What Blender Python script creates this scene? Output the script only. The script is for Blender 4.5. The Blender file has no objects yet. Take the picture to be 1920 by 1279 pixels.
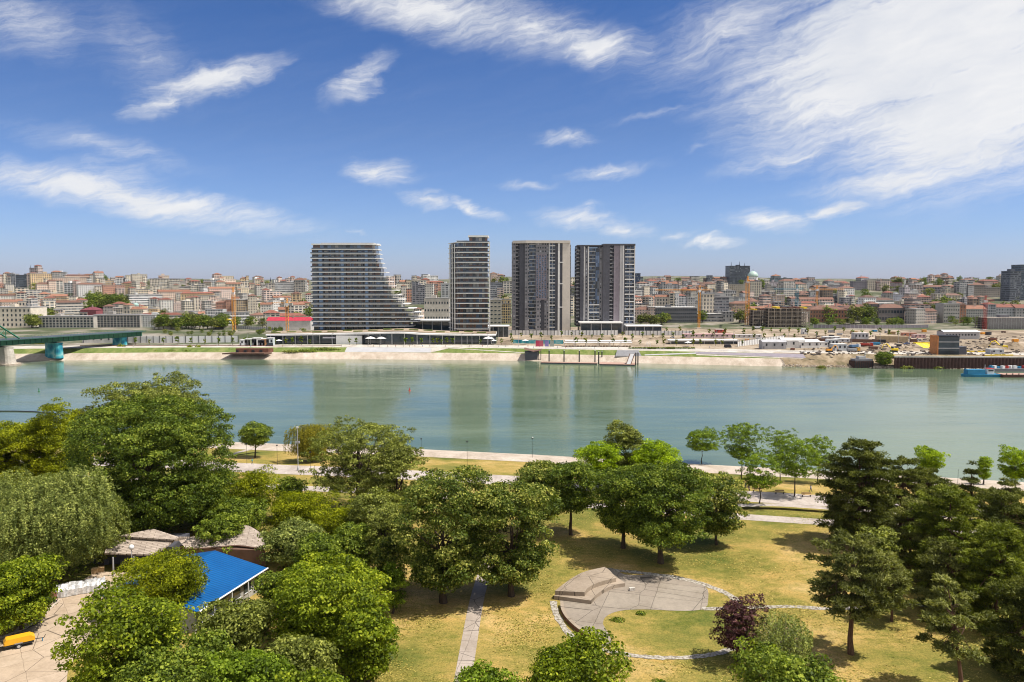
import bpy, math, random
import numpy as np
from mathutils import Vector, Matrix
R = math.radians
SC = bpy.context.scene
COL = SC.collection

# ---------------------------------------------------------------- camera
F = 28.0/36.0*1920.0
CZ = 55.0
PITCH = R(4.21)
cam = bpy.data.objects.new('camera', bpy.data.cameras.new('camera'))
COL.objects.link(cam)
cam.location = (0, 0, CZ)
cam.rotation_euler = (R(90)-PITCH, 0, 0)
cam.data.sensor_width = 36; cam.data.lens = 28.0
cam.data.clip_start = 1; cam.data.clip_end = 30000
SC.camera = cam

def ray(px, py):
    a = (px-960)/F; b = -(py-639.5)/F
    return Vector((a, math.cos(PITCH)+b*math.sin(PITCH), -math.sin(PITCH)+b*math.cos(PITCH)))
def at_z(px, py, z):
    d = ray(px, py); t = (z-CZ)/d.z
    return Vector((d.x*t, d.y*t, z))
def at_y(px, py, Y):
    d = ray(px, py); t = Y/d.y
    return Vector((d.x*t, Y, CZ+d.z*t))
def proj(x, y, z):
    dz = z-CZ
    f = y*math.cos(PITCH)-dz*math.sin(PITCH)
    u = y*math.sin(PITCH)+dz*math.cos(PITCH)
    return 960+F*x/f, 639.5-F*u/f

# ---------------------------------------------------------------- view, sun, sky
SC.view_settings.view_transform = 'Standard'
SC.view_settings.look = 'None'
SC.view_settings.exposure = 0.35
SC.view_settings.gamma = 1.0
SC.view_settings.use_curve_mapping = False
SC.cycles.max_bounces = 6
SC.cycles.diffuse_bounces = 2
SC.cycles.glossy_bounces = 3
SC.cycles.transmission_bounces = 3
SC.cycles.transparent_max_bounces = 6
SC.cycles.volume_bounces = 0
SC.cycles.use_denoising = True
SC.cycles.pixel_filter_type = 'BLACKMAN_HARRIS'; SC.cycles.filter_width = 1.05

SUNDIR = Vector((0.56, -0.08, 1.0)).normalized()
EL = math.asin(SUNDIR.z); AZ = math.atan2(SUNDIR.x, SUNDIR.y)
sl = bpy.data.lights.new('sun', 'SUN'); sl.energy = 5.0; sl.angle = R(0.53); sl.color = (1.0, 0.955, 0.88)
sun = bpy.data.objects.new('sun', sl); COL.objects.link(sun)
sun.rotation_euler = (-SUNDIR).to_track_quat('-Z', 'Y').to_euler()

world = bpy.data.worlds.new('World'); SC.world = world; world.use_nodes = True
SKY_STRENGTH = 0.10
CLOUDS = [  # pixel centre, radii, tilt (deg, rising to the right), strength
 (30,35,150,75,-8,.62),(400,145,165,38,17,1.0),(300,185,80,30,32,.85),(265,100,160,90,-30,.40),
 (672,148,110,34,34,.80),(665,152,60,20,34,.6),(205,278,230,34,-9,.48),(240,372,400,46,-8,.98),(80,352,210,34,-3,.60),(440,395,190,28,-8,.55),
 (215,328,120,40,0,.55),(716,324,80,36,0,.92),(795,378,62,22,-12,.82),(885,396,78,20,-18,.80),
 (820,22,380,62,-9,.85),(1010,60,200,66,-8,.75),(1120,82,140,52,-4,.95),(1065,256,84,20,0,.72),
 (1145,319,125,20,6,.72),(1310,285,50,12,12,.45),(990,346,80,12,0,.5),(1085,412,105,30,-4,.85),(1168,431,85,22,2,.82),(1100,388,50,14,5,.45),
 (1440,417,92,28,-6,.92),(1555,397,90,18,10,.92),(1335,453,62,15,0,.85),(1265,440,46,10,3,.6),
 (1740,70,430,200,14,1.42),(1850,190,330,170,16,1.3),(1540,180,230,120,24,.80),(1500,287,190,34,12,.80),
 (1690,335,205,38,8,.95),(1850,285,250,62,14,.85),(1380,60,290,100,12,.62),(1450,225,170,22,12,.55),(1470,130,200,60,20,.6),(1230,213,130,12,7,.4),
 (660,434,30,7,-10,.5)]
def build_world():
    nt = world.node_tree; N = nt.nodes; L = nt.links; N.clear()
    out = N.new('ShaderNodeOutputWorld'); bg = N.new('ShaderNodeBackground')
    bg.inputs['Strength'].default_value = SKY_STRENGTH
    sky = N.new('ShaderNodeTexSky'); sky.sky_type = 'NISHITA'; sky.sun_disc = False
    sky.sun_elevation = EL; sky.sun_rotation = AZ; sky.altitude = 100
    sky.air_density = 1.0; sky.dust_density = 0.4; sky.ozone_density = 2.2
    tc = N.new('ShaderNodeTexCoord'); sp = N.new('ShaderNodeSeparateXYZ'); L.new(tc.outputs['Generated'], sp.inputs[0])
    def M(op, a, b=None, c=None, clamp=False):
        n = N.new('ShaderNodeMath'); n.operation = op; n.use_clamp = clamp
        for i, v in enumerate((a, b, c)):
            if v is None: continue
            if isinstance(v, (int, float)): n.inputs[i].default_value = v
            else: L.new(v, n.inputs[i])
        return n.outputs[0]
    az = M('MULTIPLY', M('ARCTAN2', sp.outputs[0], sp.outputs[1]), F/100)
    el = M('MULTIPLY', M('ARCSINE', sp.outputs[2]), F/100)
    cb = N.new('ShaderNodeCombineXYZ'); L.new(az, cb.inputs[0]); L.new(el, cb.inputs[1])
    # ragged edges: the cloud coordinates are pushed about by noise
    def noise(vec, scale, detail, rough, typ='FBM'):
        n = N.new('ShaderNodeTexNoise'); n.noise_type = typ if hasattr(n, 'noise_type') else n.noise_type
        n.inputs['Scale'].default_value = scale; n.inputs['Detail'].default_value = detail; n.inputs['Roughness'].default_value = rough
        L.new(vec, n.inputs['Vector']); return n
    def mapped(vec, rot, sx, sy):
        m0 = N.new('ShaderNodeMapping'); m0.inputs['Rotation'].default_value = (0, 0, rot); L.new(vec, m0.inputs[0])
        m1 = N.new('ShaderNodeMapping'); m1.inputs['Scale'].default_value = (sx, sy, 1); L.new(m0.outputs[0], m1.inputs[0])
        return m1.outputs[0]
    def vadd(a, b, s):
        m = N.new('ShaderNodeVectorMath'); m.operation = 'SUBTRACT'; L.new(b, m.inputs[0]); m.inputs[1].default_value = (.5, .5, .5)
        q = N.new('ShaderNodeVectorMath'); q.operation = 'MULTIPLY'; L.new(m.outputs[0], q.inputs[0]); q.inputs[1].default_value = (s[0], s[1], 0)
        w = N.new('ShaderNodeVectorMath'); w.operation = 'ADD'; L.new(a, w.inputs[0]); L.new(q.outputs[0], w.inputs[1]); return w.outputs[0]
    n1 = noise(cb.outputs[0], 0.9, 3, .6); v1 = vadd(cb.outputs[0], n1.outputs['Color'], (.9, .5))
    n2 = noise(mapped(v1, -0.25, .5, 1.3), 3.6, 4, .65); vec = vadd(v1, n2.outputs['Color'], (.65, .20))
    tot = None
    for (cx, cy, rx, ry, ang, s) in CLOUDS:
        d = ray(cx, cy).normalized()
        a0 = math.atan2(d.x, d.y)*F/100; e0 = math.asin(d.z)*F/100
        m = N.new('ShaderNodeMapping'); m.vector_type = 'TEXTURE'
        m.inputs['Location'].default_value = (a0, e0, 0); m.inputs['Rotation'].default_value = (0, 0, R(ang)); m.inputs['Scale'].default_value = (rx/100*1.05, ry/100*1.05, 1)
        L.new(vec, m.inputs[0])
        g = N.new('ShaderNodeTexGradient'); g.gradient_type = 'SPHERICAL'; L.new(m.outputs[0], g.inputs[0])
        v = M('MULTIPLY', g.outputs['Fac'], s)
        tot = v if tot is None else M('SMOOTH_MAX', tot, v, .12)
    st = noise(mapped(v1, -0.24, .30, 2.8), 1.5, 9, .66)
    fine = noise(mapped(vec, -0.45, .8, 2.2), 5.0, 7, .66)
    f = M('ADD', M('MULTIPLY', st.outputs['Fac'], .80), M('MULTIPLY', fine.outputs['Fac'], .30))
    f2 = M('MULTIPLY_ADD', f, 2.9, -.62)
    # unseen cirrus overhead and behind the camera, added to brighten walls facing it
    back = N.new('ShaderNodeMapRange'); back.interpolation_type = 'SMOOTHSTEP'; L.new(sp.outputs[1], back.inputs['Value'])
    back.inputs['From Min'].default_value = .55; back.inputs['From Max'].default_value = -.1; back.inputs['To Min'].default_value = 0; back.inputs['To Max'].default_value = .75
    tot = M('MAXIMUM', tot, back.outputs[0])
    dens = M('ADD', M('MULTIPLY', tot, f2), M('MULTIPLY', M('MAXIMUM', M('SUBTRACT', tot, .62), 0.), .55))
    mr = N.new('ShaderNodeMapRange'); mr.interpolation_type = 'SMOOTHSTEP'; L.new(dens, mr.inputs['Value'])
    mr.inputs['From Min'].default_value = .03; mr.inputs['From Max'].default_value = 1.05
    mr.inputs['To Max'].default_value = .93
    mix = N.new('ShaderNodeMix'); mix.data_type = 'RGBA'; L.new(mr.outputs[0], mix.inputs['Factor'])
    tint = N.new('ShaderNodeMix'); tint.data_type = 'RGBA'; tint.blend_type = 'MULTIPLY'; tint.inputs['Factor'].default_value = 1
    L.new(sky.outputs[0], tint.inputs[6])
    rp = N.new('ShaderNodeValToRGB'); e = rp.color_ramp.elements; e.new(.5); e.new(.5)
    for q, (p_, c_) in zip(e, SKY_TINT): q.position = p_; q.color = (*c_, 1)
    L.new(sp.outputs[2], rp.inputs[0]); L.new(rp.outputs[0], tint.inputs[7])
    L.new(tint.outputs[2], mix.inputs[6])
    body = noise(mapped(v1, -0.24, .35, 1.1), 1.1, 6, .6); cc = N.new('ShaderNodeValToRGB'); L.new(body.outputs['Fac'], cc.inputs[0])
    cc.color_ramp.elements[0].position = .34; cc.color_ramp.elements[0].color = (.60, .62, .66, 1); cc.color_ramp.elements[1].position = .62; cc.color_ramp.elements[1].color = (.74, .735, .73, 1)
    sc_ = N.new('ShaderNodeVectorMath'); sc_.operation = 'SCALE'; sc_.inputs['Scale'].default_value = 10; L.new(cc.outputs[0], sc_.inputs[0]); L.new(sc_.outputs[0], mix.inputs[7])
    L.new(mix.outputs[2], bg.inputs['Color']); L.new(bg.outputs[0], out.inputs['Surface'])
# clear-air colour by height above the horizon
SKY_TINT = [(0., (.60, .68, 1.10)), (.06, (.56, .68, 1.05)), (.18, (.44, .56, .84)), (.33, (.29, .47, .78))]
build_world()

# ---------------------------------------------------------------- helpers
rng = np.random.default_rng(7)
rnd = random.Random(11)
def tag(o, label=None, cat=None, group=None, kind=None):
    if label: o['label'] = label
    if cat: o['category'] = cat
    if group: o['group'] = group
    if kind: o['kind'] = kind
    return o
def thing(name, loc, rz=0.0, label=None, cat=None, group=None, scale=None):
    o = bpy.data.objects.new(name, None); COL.objects.link(o)
    o.location = loc; o.rotation_euler = (0, 0, rz); o.empty_display_size = .5
    if scale: o.scale = scale
    return tag(o, label, cat, group)
def copy_tree(o, parent=None):
    c = o.copy(); COL.objects.link(c); c.parent = parent
    for ch in KIDS.get(o, []):
        add_kid(c, copy_tree(ch, c))
    return c
KIDS = {}
def add_kid(p, c): KIDS.setdefault(p, []).append(c)

class MB:
    """collects faces, links them as one mesh object"""
    def __init__(s): s.v = []; s.f = []
    def quad(s, a, b, c, d):
        n = len(s.v); s.v += [tuple(a), tuple(b), tuple(c), tuple(d)]; s.f.append((n, n+1, n+2, n+3)); return s
    def poly(s, pts):
        n = len(s.v); s.v += [tuple(p) for p in pts]; s.f.append(tuple(range(n, n+len(pts)))); return s
    def box(s, x0, x1, y0, y1, z0, z1):
        n = len(s.v)
        s.v += [(x0,y0,z0),(x1,y0,z0),(x1,y1,z0),(x0,y1,z0),(x0,y0,z1),(x1,y0,z1),(x1,y1,z1),(x0,y1,z1)]
        s.f += [tuple(n+i for i in q) for q in ((0,3,2,1),(4,5,6,7),(0,1,5,4),(1,2,6,5),(2,3,7,6),(3,0,4,7))]
        return s
    def rbox(s, c, size, rz=0., tilt=0.):
        m = Matrix.Translation(c) @ Matrix.Rotation(rz, 4, 'Z') @ Matrix.Rotation(tilt, 4, 'Y')
        t = MB().box(-size[0]/2, size[0]/2, -size[1]/2, size[1]/2, -size[2]/2, size[2]/2)
        n = len(s.v); s.v += [tuple(m @ Vector(p)) for p in t.v]; s.f += [tuple(n+i for i in q) for q in t.f]; return s
    def prism(s, pts, z0, z1, cap=True, z1s=None):
        """footprint pts counter-clockwise"""
        a = sum(pts[i][0]*pts[(i+1) % len(pts)][1]-pts[(i+1) % len(pts)][0]*pts[i][1] for i in range(len(pts)))
        if a < 0: pts = pts[::-1]; z1s = z1s[::-1] if z1s else None
        n = len(s.v); k = len(pts)
        s.v += [(p[0], p[1], z0) for p in pts] + [(p[0], p[1], z1s[i] if z1s else z1) for i, p in enumerate(pts)]
        for i in range(k):
            j = (i+1) % k; s.f.append((n+i, n+j, n+k+j, n+k+i))
        if cap: s.f += [tuple(n+k+i for i in range(k)), tuple(n+i for i in reversed(range(k)))]
        return s
    def tube(s, pts, rad, k=6, cap=True):
        """tapered tube along pts"""
        pts = [Vector(p) for p in pts]
        if isinstance(rad, (int, float)): rad = [rad]*len(pts)
        n = len(s.v)
        for i, p in enumerate(pts):
            d = (pts[min(i+1, len(pts)-1)]-pts[max(i-1, 0)])
            if d.length < 1e-6: d = Vector((0, 0, 1))
            d.normalize()
            up = Vector((0, 0, 1)) if abs(d.z) < .9 else Vector((1, 0, 0))
            a = d.cross(up).normalized(); b = d.cross(a)
            for j in range(k):
                t = 2*math.pi*j/k; s.v.append(tuple(p+(a*math.cos(t)+b*math.sin(t))*rad[i]))
        for i in range(len(pts)-1):
            for j in range(k):
                j2 = (j+1) % k; s.f.append((n+i*k+j, n+(i+1)*k+j, n+(i+1)*k+j2, n+i*k+j2))
        if cap:
            s.f.append(tuple(n+j for j in range(k))); e = n+(len(pts)-1)*k; s.f.append(tuple(e+j for j in reversed(range(k))))
        return s
    def lathe(s, c, prof, k=12):
        n = len(s.v)
        for (r, z) in prof:
            for j in range(k):
                t = 2*math.pi*j/k; s.v.append((c[0]+r*math.cos(t), c[1]+r*math.sin(t), c[2]+z))
        for i in range(len(prof)-1):
            for j in range(k):
                j2 = (j+1) % k; s.f.append((n+i*k+j, n+i*k+j2, n+(i+1)*k+j2, n+(i+1)*k+j))
        s.f.append(tuple(n+j for j in reversed(range(k)))); e = n+(len(prof)-1)*k; s.f.append(tuple(e+j for j in range(k)))
        return s
    def mesh(s, name, mat, smooth=False):
        me = bpy.data.meshes.new(name); me.from_pydata(s.v, [], s.f)
        me.validate()
        if mat: me.materials.append(mat)
        # uv in metres: along the wall, up the wall
        nl = len(me.loops)
        co = np.empty(len(me.vertices)*3); me.vertices.foreach_get('co', co); co = co.reshape(-1, 3)
        li = np.empty(nl, dtype=np.int32); me.loops.foreach_get('vertex_index', li)
        nf = len(me.polygons); ls = np.empty(nf, dtype=np.int32); lt = np.empty(nf, dtype=np.int32); no = np.empty(nf*3)
        me.polygons.foreach_get('loop_start', ls); me.polygons.foreach_get('loop_total', lt); me.polygons.foreach_get('normal', no); no = no.reshape(-1, 3)
        fn = np.repeat(no, lt, axis=0); p = co[li]
        hl = np.hypot(fn[:, 0], fn[:, 1])+1e-9; tx = -fn[:, 1]/hl; ty = fn[:, 0]/hl
        flat = np.abs(fn[:, 2]) > .8
        u = np.where(flat, p[:, 0], p[:, 0]*tx+p[:, 1]*ty); v = np.where(flat, p[:, 1], p[:, 2]/np.maximum(.3, hl))
        uv = me.uv_layers.new(name='UVMap'); uv.data.foreach_set('uv', np.stack([u, v], 1).ravel())
        if smooth: me.polygons.foreach_set('use_smooth', [True]*nf)
        return me
    def build(s, name, mat, parent=None, color=None, smooth=False, loc=None):
        o = bpy.data.objects.new(name, s.mesh(name, mat, smooth)); COL.objects.link(o)
        if parent is not None: o.parent = parent; add_kid(parent, o)
        if color: o.color = (*color, 1)
        if loc: o.location = loc
        return o
def struct(o): o['kind'] = 'structure'; return o
def drop_copy(src, parent, name=None, loc=None, rz=None, scale=None, color=None):
    c = bpy.data.objects.new(name or src.name.split('.')[0], src.data); COL.objects.link(c)
    c.parent = parent
    if parent is not None: add_kid(parent, c)
    if loc is not None: c.location = loc
    if rz is not None: c.rotation_euler = (0, 0, rz)
    if scale is not None: c.scale = scale
    c.color = (*color, 1) if color else src.color
    return c

# ---------------------------------------------------------------- materials
MATS = {}
class NT:
    def __init__(s, name, rough=.8, metal=0., spec=.3):
        s.m = bpy.data.materials.new(name); s.m.use_nodes = True; s.t = s.m.node_tree
        s.b = s.t.nodes['Principled BSDF']; s.b.inputs['Roughness'].default_value = rough; s.b.inputs['Metallic'].default_value = metal
        s.b.inputs['Specular IOR Level'].default_value = spec
        MATS[name] = s.m
    def n(s, typ, **k):
        o = s.t.nodes.new(typ)
        for a, b in k.items(): setattr(o, a, b)
        return o
    def l(s, a, b): s.t.links.new(a, b)
    def noise(s, scale, detail=4, rough=.6, vec=None):
        o = s.n('ShaderNodeTexNoise'); o.inputs['Scale'].default_value = scale; o.inputs['Detail'].default_value = detail; o.inputs['Roughness'].default_value = rough
        s.l(vec if vec is not None else s.coord(), o.inputs['Vector']); return o
    def coord(s, kind='Object'):
        if not hasattr(s, 'tc'): s.tc = s.n('ShaderNodeTexCoord')
        return s.tc.outputs[kind]
    def geo(s):
        if not hasattr(s, 'g'): s.g = s.n('ShaderNodeNewGeometry')
        return s.g.outputs['Position']
    def scale(s, vec, sc, rot=0):
        m = s.n('ShaderNodeMapping'); m.inputs['Rotation'].default_value = (0, 0, rot); m.inputs['Scale'].default_value = sc; s.l(vec, m.inputs[0]); return m.outputs[0]
    def ramp(s, fac, stops):
        r = s.n('ShaderNodeValToRGB'); e = r.color_ramp.elements
        while len(e) < len(stops): e.new(.5)
        for q, (p, c) in zip(e, stops): q.position = p; q.color = (*c, 1)
        s.l(fac, r.inputs[0]); return r.outputs[0]
    def mix(s, fac, a, b, blend='MIX'):
        m = s.n('ShaderNodeMix', data_type='RGBA', blend_type=blend)
        for i, v in ((0, fac), (6, a), (7, b)):
            if isinstance(v, (int, float)): m.inputs[i].default_value = v
            elif isinstance(v, tuple): m.inputs[i].default_value = (*v, 1)
            else: s.l(v, m.inputs[i])
        return m.outputs[2]
    def math(s, op, a, b=0., clamp=False):
        m = s.n('ShaderNodeMath', operation=op, use_clamp=clamp)
        for i, v in enumerate((a, b)):
            if isinstance(v, (int, float)): m.inputs[i].default_value = v
            else: s.l(v, m.inputs[i])
        return m.outputs[0]
    def base(s, c):
        if isinstance(c, tuple): s.b.inputs['Base Color'].default_value = (*c, 1)
        else: s.l(c, s.b.inputs['Base Color'])
        return s
    def bump(s, h, strength=.3, dist=.1):
        b = s.n('ShaderNodeBump'); b.inputs['Strength'].default_value = strength; b.inputs['Distance'].default_value = dist
        s.l(h, b.inputs['Height']); s.l(b.outputs[0], s.b.inputs['Normal']); return s

def plain(name, c, rough=.7, metal=0., var=.18, scale=.6, spec=.3):
    t = NT(name, rough, metal, spec); nz = t.noise(scale, 5, .65, t.geo())
    d = tuple(x*(1-var*1.6) for x in c); u = tuple(min(1, x*(1+var)) for x in c)
    t.base(t.ramp(nz.outputs['Fac'], [(.3, d), (.7, u)])); return t.m
def objcol(name, rough=.8, var=.2, scale=.25):
    t = NT(name, rough); oi = t.n('ShaderNodeObjectInfo'); nz = t.noise(scale, 5, .65, t.geo())
    t.base(t.mix(.9, oi.outputs['Color'], t.ramp(nz.outputs['Fac'], [(.3, (1-var*1.5,)*3), (.7, (1+var*.3,)*3)]), 'MULTIPLY')); return t.m

M_paint = objcol('paint', .45)
M_plaster = objcol('plaster', .85)
M_tile = None
def mk_roof():
    t = NT('roof_tiles', .85); oi = t.n('ShaderNodeObjectInfo'); nz = t.noise(.35, 6, .7, t.geo())
    w = t.n('ShaderNodeTexWave', wave_type='BANDS', bands_direction='Y'); w.inputs['Scale'].default_value = 1.2; w.inputs['Distortion'].default_value = .4
    t.l(t.coord('UV'), w.inputs['Vector'])
    c = t.mix(.95, oi.outputs['Color'], t.ramp(nz.outputs['Fac'], [(.3, (.62, .6, .6)), (.7, (1.12, 1.1, 1.1))]), 'MULTIPLY')
    c = t.mix(.25, c, w.outputs['Color'], 'MULTIPLY'); t.base(c); return t.m
M_roof = mk_roof()
def facade(name, bw, rh, mx, my, glass=((.05, .055, .065), (.16, .17, .18)), gr=.25, floorline=0.):
    """wall with a grid of windows; bw, rh = bay width and storey height, mx, my = share of wall between them"""
    t = NT(name, .8); oi = t.n('ShaderNodeObjectInfo'); uv = t.coord('UV')
    sp = t.n('ShaderNodeSeparateXYZ'); t.l(uv, sp.inputs[0])
    def cell(o, w, m):
        q = t.math('DIVIDE', o, w); fr = t.math('FRACT', q); a = t.math('ABSOLUTE', t.math('SUBTRACT', fr, .5))
        return t.math('LESS_THAN', a, .5-m/2), t.math('FLOOR', q), fr
    mu, iu, _ = cell(sp.outputs[0], bw, mx); mv, iv, fv = cell(sp.outputs[1], rh, my)
    mask = t.math('MULTIPLY', mu, mv)
    cb = t.n('ShaderNodeCombineXYZ'); t.l(iu, cb.inputs[0]); t.l(iv, cb.inputs[1]); t.l(oi.outputs['Random'], cb.inputs[2])
    wn = t.n('ShaderNodeTexWhiteNoise'); t.l(cb.outputs[0], wn.inputs[0])
    gl = t.ramp(wn.outputs['Value'], [(0, glass[0]), (.6, glass[0]), (.8, glass[1]), (1, tuple(min(1, x*1.8) for x in glass[1]))])
    g = t.n('ShaderNodeNewGeometry'); nz = t.noise(.08, 5, .7, g.outputs['Position'])
    wall = t.mix(.9, oi.outputs['Color'], t.ramp(nz.outputs['Fac'], [(.3, (.74, .72, .7)), (.7, (1.05, 1.05, 1.05))]), 'MULTIPLY')
    if floorline:
        fl = t.math('LESS_THAN', fv, .1); wall = t.mix(t.math('MULTIPLY', fl, floorline), wall, (.75, .75, .73))
    # no windows on slopes or flat roofs
    ns = t.n('ShaderNodeSeparateXYZ'); t.l(g.outputs['Normal'], ns.inputs[0])
    up = t.math('LESS_THAN', t.math('ABSOLUTE', ns.outputs[2]), .3); mask = t.math('MULTIPLY', mask, up)
    t.base(t.mix(mask, wall, gl)); rr = t.math('SUBTRACT', .85, t.math('MULTIPLY', mask, .85-gr)); t.l(rr, t.b.inputs['Roughness'])
    return t.m
M_fpunch = facade('facade_punched', 3.1, 3.3, .60, .52)
M_fstrip = facade('facade_ribbon', 1.6, 3.4, .10, .52)
M_fbalc = facade('facade_balconies', 5.2, 3.1, .30, .42)
M_fgrid = facade('facade_grid', 2.6, 3.0, .30, .30, ((.04, .05, .06), (.16, .17, .18)))
M_fold = facade('facade_tall_windows', 3.6, 4.4, .58, .38)
# ---------------------------------------------------------------- terrain
NB = [at_z(x, y, 0) for x, y in ((-250,806),(130,819),(430,829),(600,836),(770,842),(1000,853),(1270,869),(1600,886),(1920,905),(2300,928))]
FB = [at_z(x, y, 0) for x, y in ((-300,680),(50,676.5),(300,674),(700,673.5),(960,676),(1200,681),(1470,687),(1640,690),(1920,693),(2300,697))]
def interp(P, x):
    if x <= P[0].x: return P[0].y
    if x >= P[-1].x: return P[-1].y
    for a, b in zip(P, P[1:]):
        if x <= b.x: t = (x-a.x)/(b.x-a.x); return a.y+(b.y-a.y)*t
yb = lambda x: interp(NB, x)
yf = lambda x: interp(FB, x)
NP = [(-40,-4),(0,0),(3,.6),(18,2.6),(23,2.8),(47,5.2),(63,5.9),(76,6.6),(88,7),(600,7)]
FP = [(-60,-4),(0,0),(7,3.8),(10,4.1),(17,6.7),(19,7),(310,7),(450,11),(690,22),(890,36),(1060,47),(1200,51),(1500,54),(2500,58),(3600,68),(4500,76),(9500,80)]
def lin(P, v):
    if v <= P[0][0]: return P[0][1]
    for a, b in zip(P, P[1:]):
        if v <= b[0]: return a[1]+(b[1]-a[1])*(v-a[0])/(b[0]-a[0])
    return P[-1][1]
def hillz(x, e):
    z = lin(FP, e)
    if e > 310:
        k = min(1, (e-310)/400)
        z += k*(3.4*math.sin(x/170+1.3)+2.0*math.sin(x/71+e/150))
        if e > 2500:
            z += min(1, (e-2500)/1200)*(10*math.sin(x/900+.6)+6*math.sin(x/410)+3*math.sin(x/160+e/300))
            if -700 < x*1.0 < 0 and e > 3500: z += 4
    return z
def gz(x, y):
    m = .5*(yb(x)+yf(x))
    return lin(NP, yb(x)-y) if y < m else hillz(x, y-yf(x))
xs = sorted(set([p.x for p in NB]+[p.x for p in FB]+[float(v) for v in range(-480, 481, 12)]+[float(v) for v in list(range(-2400, -480, 60))+list(range(540, 2460, 60))]+[-9000., -6000., -4000., -3000., 3000., 4000., 6000., 9000.]))
rows = [('n', d) for d in (600, 300, 200, 140, 88, 76, 63, 47, 23, 18, 3, 0, -40)]+[('f', e) for e in (-60, 0, 7, 10, 17, 19, 60, 150, 310)]+[('f', e) for e in range(350, 1550, 40)]+[('f', e) for e in (1700,2000,2500,2900,3300,3600,3900,4200,4500,5000,6000,9500)]
def rowpt(r, x, off=0.):
    k, d = r
    y = yb(x)-d if k == 'n' else yf(x)+d
    return (x, y, (lin(NP, d) if k == 'n' else hillz(x, d))+off)
def grid_obj(name, rws, xl, mat, off=0., smooth=False):
    m = MB(); w = len(xl)
    for r in rws: m.v += [rowpt(r, x, off) for x in xl]
    for i in range(len(rws)-1):
        for j in range(w-1): m.f.append((i*w+j, i*w+j+1, (i+1)*w+j+1, (i+1)*w+j))
    return struct(m.build(name, mat, smooth=smooth))

def mk_lawn():
    t = NT('dry_lawn', .95, spec=.1); p = t.geo()
    big = t.noise(.055, 5, .62, p); mid = t.noise(.35, 6, .7, t.scale(p, (1, 1.9, 1))); fine = t.noise(4.5, 5, .8, p)
    a = t.ramp(big.outputs['Fac'], [(.34, (.115, .135, .030)), (.46, (.24, .205, .055)), (.56, (.37, .265, .088)), (.68, (.48, .34, .155))])
    b = t.ramp(mid.outputs['Fac'], [(.34, (.60, .70, .45)), (.5, (.96, .95, .88)), (.70, (1.2, 1.06, .98))])
    c = t.mix(.85, a, b, 'MULTIPLY')
    c = t.mix(.85, c, t.ramp(fine.outputs['Fac'], [(.35, (.42, .50, .36)), (.5, (.95, .96, .9)), (.66, (1.45, 1.35, 1.25))]), 'MULTIPLY')
    t.base(c); t.bump(fine.outputs['Fac'], .8, .12); return t.m
M_lawn = mk_lawn()
def mk_city_ground():
    t = NT('city_ground', .95, spec=.1); p = t.geo()
    a = t.noise(.02, 6, .7, p); b = t.noise(.2, 4, .7, p)
    c = t.ramp(a.outputs['Fac'], [(.3, (.055, .075, .03)), (.48, (.10, .11, .06)), (.58, (.24, .21, .16)), (.7, (.32, .29, .25))])
    t.base(t.mix(.6, c, t.ramp(b.outputs['Fac'], [(.3, (.6, .6, .6)), (.7, (1.2, 1.2, 1.2))]), 'MULTIPLY')); return t.m
M_cityg = mk_city_ground()
def mk_dust(name, lo, mid, hi, sc=.05):
    t = NT(name, .95, spec=.1); p = t.geo()
    a = t.noise(sc, 7, .72, t.scale(p, (1, .45, 1))); b = t.noise(sc*9, 4, .7, p)
    c = t.ramp(a.outputs['Fac'], [(.32, lo), (.5, mid), (.66, hi)])
    c = t.mix(.6, c, t.ramp(b.outputs['Fac'], [(.3, (.68, .66, .64)), (.7, (1.15, 1.15, 1.15))]), 'MULTIPLY')
    t.base(c); t.bump(b.outputs['Fac'], .5, .3); return t.m
M_dust = mk_dust('site_dust', (.13, .10, .07), (.30, .235, .165), (.47, .385, .295))
M_earth = mk_dust('bank_earth', (.085, .085, .04), (.25, .19, .12), (.40, .32, .22), .09)
M_conc = mk_dust('pale_concrete', (.36, .32, .265), (.49, .445, .385), (.60, .56, .50), .12)
M_stone = mk_dust('stone_quay', (.34, .275, .205), (.47, .39, .31), (.57, .49, .405), .15)
M_path = mk_dust('pale_path', (.32, .27, .23), (.44, .375, .325), (.52, .455, .40), .2)
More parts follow.
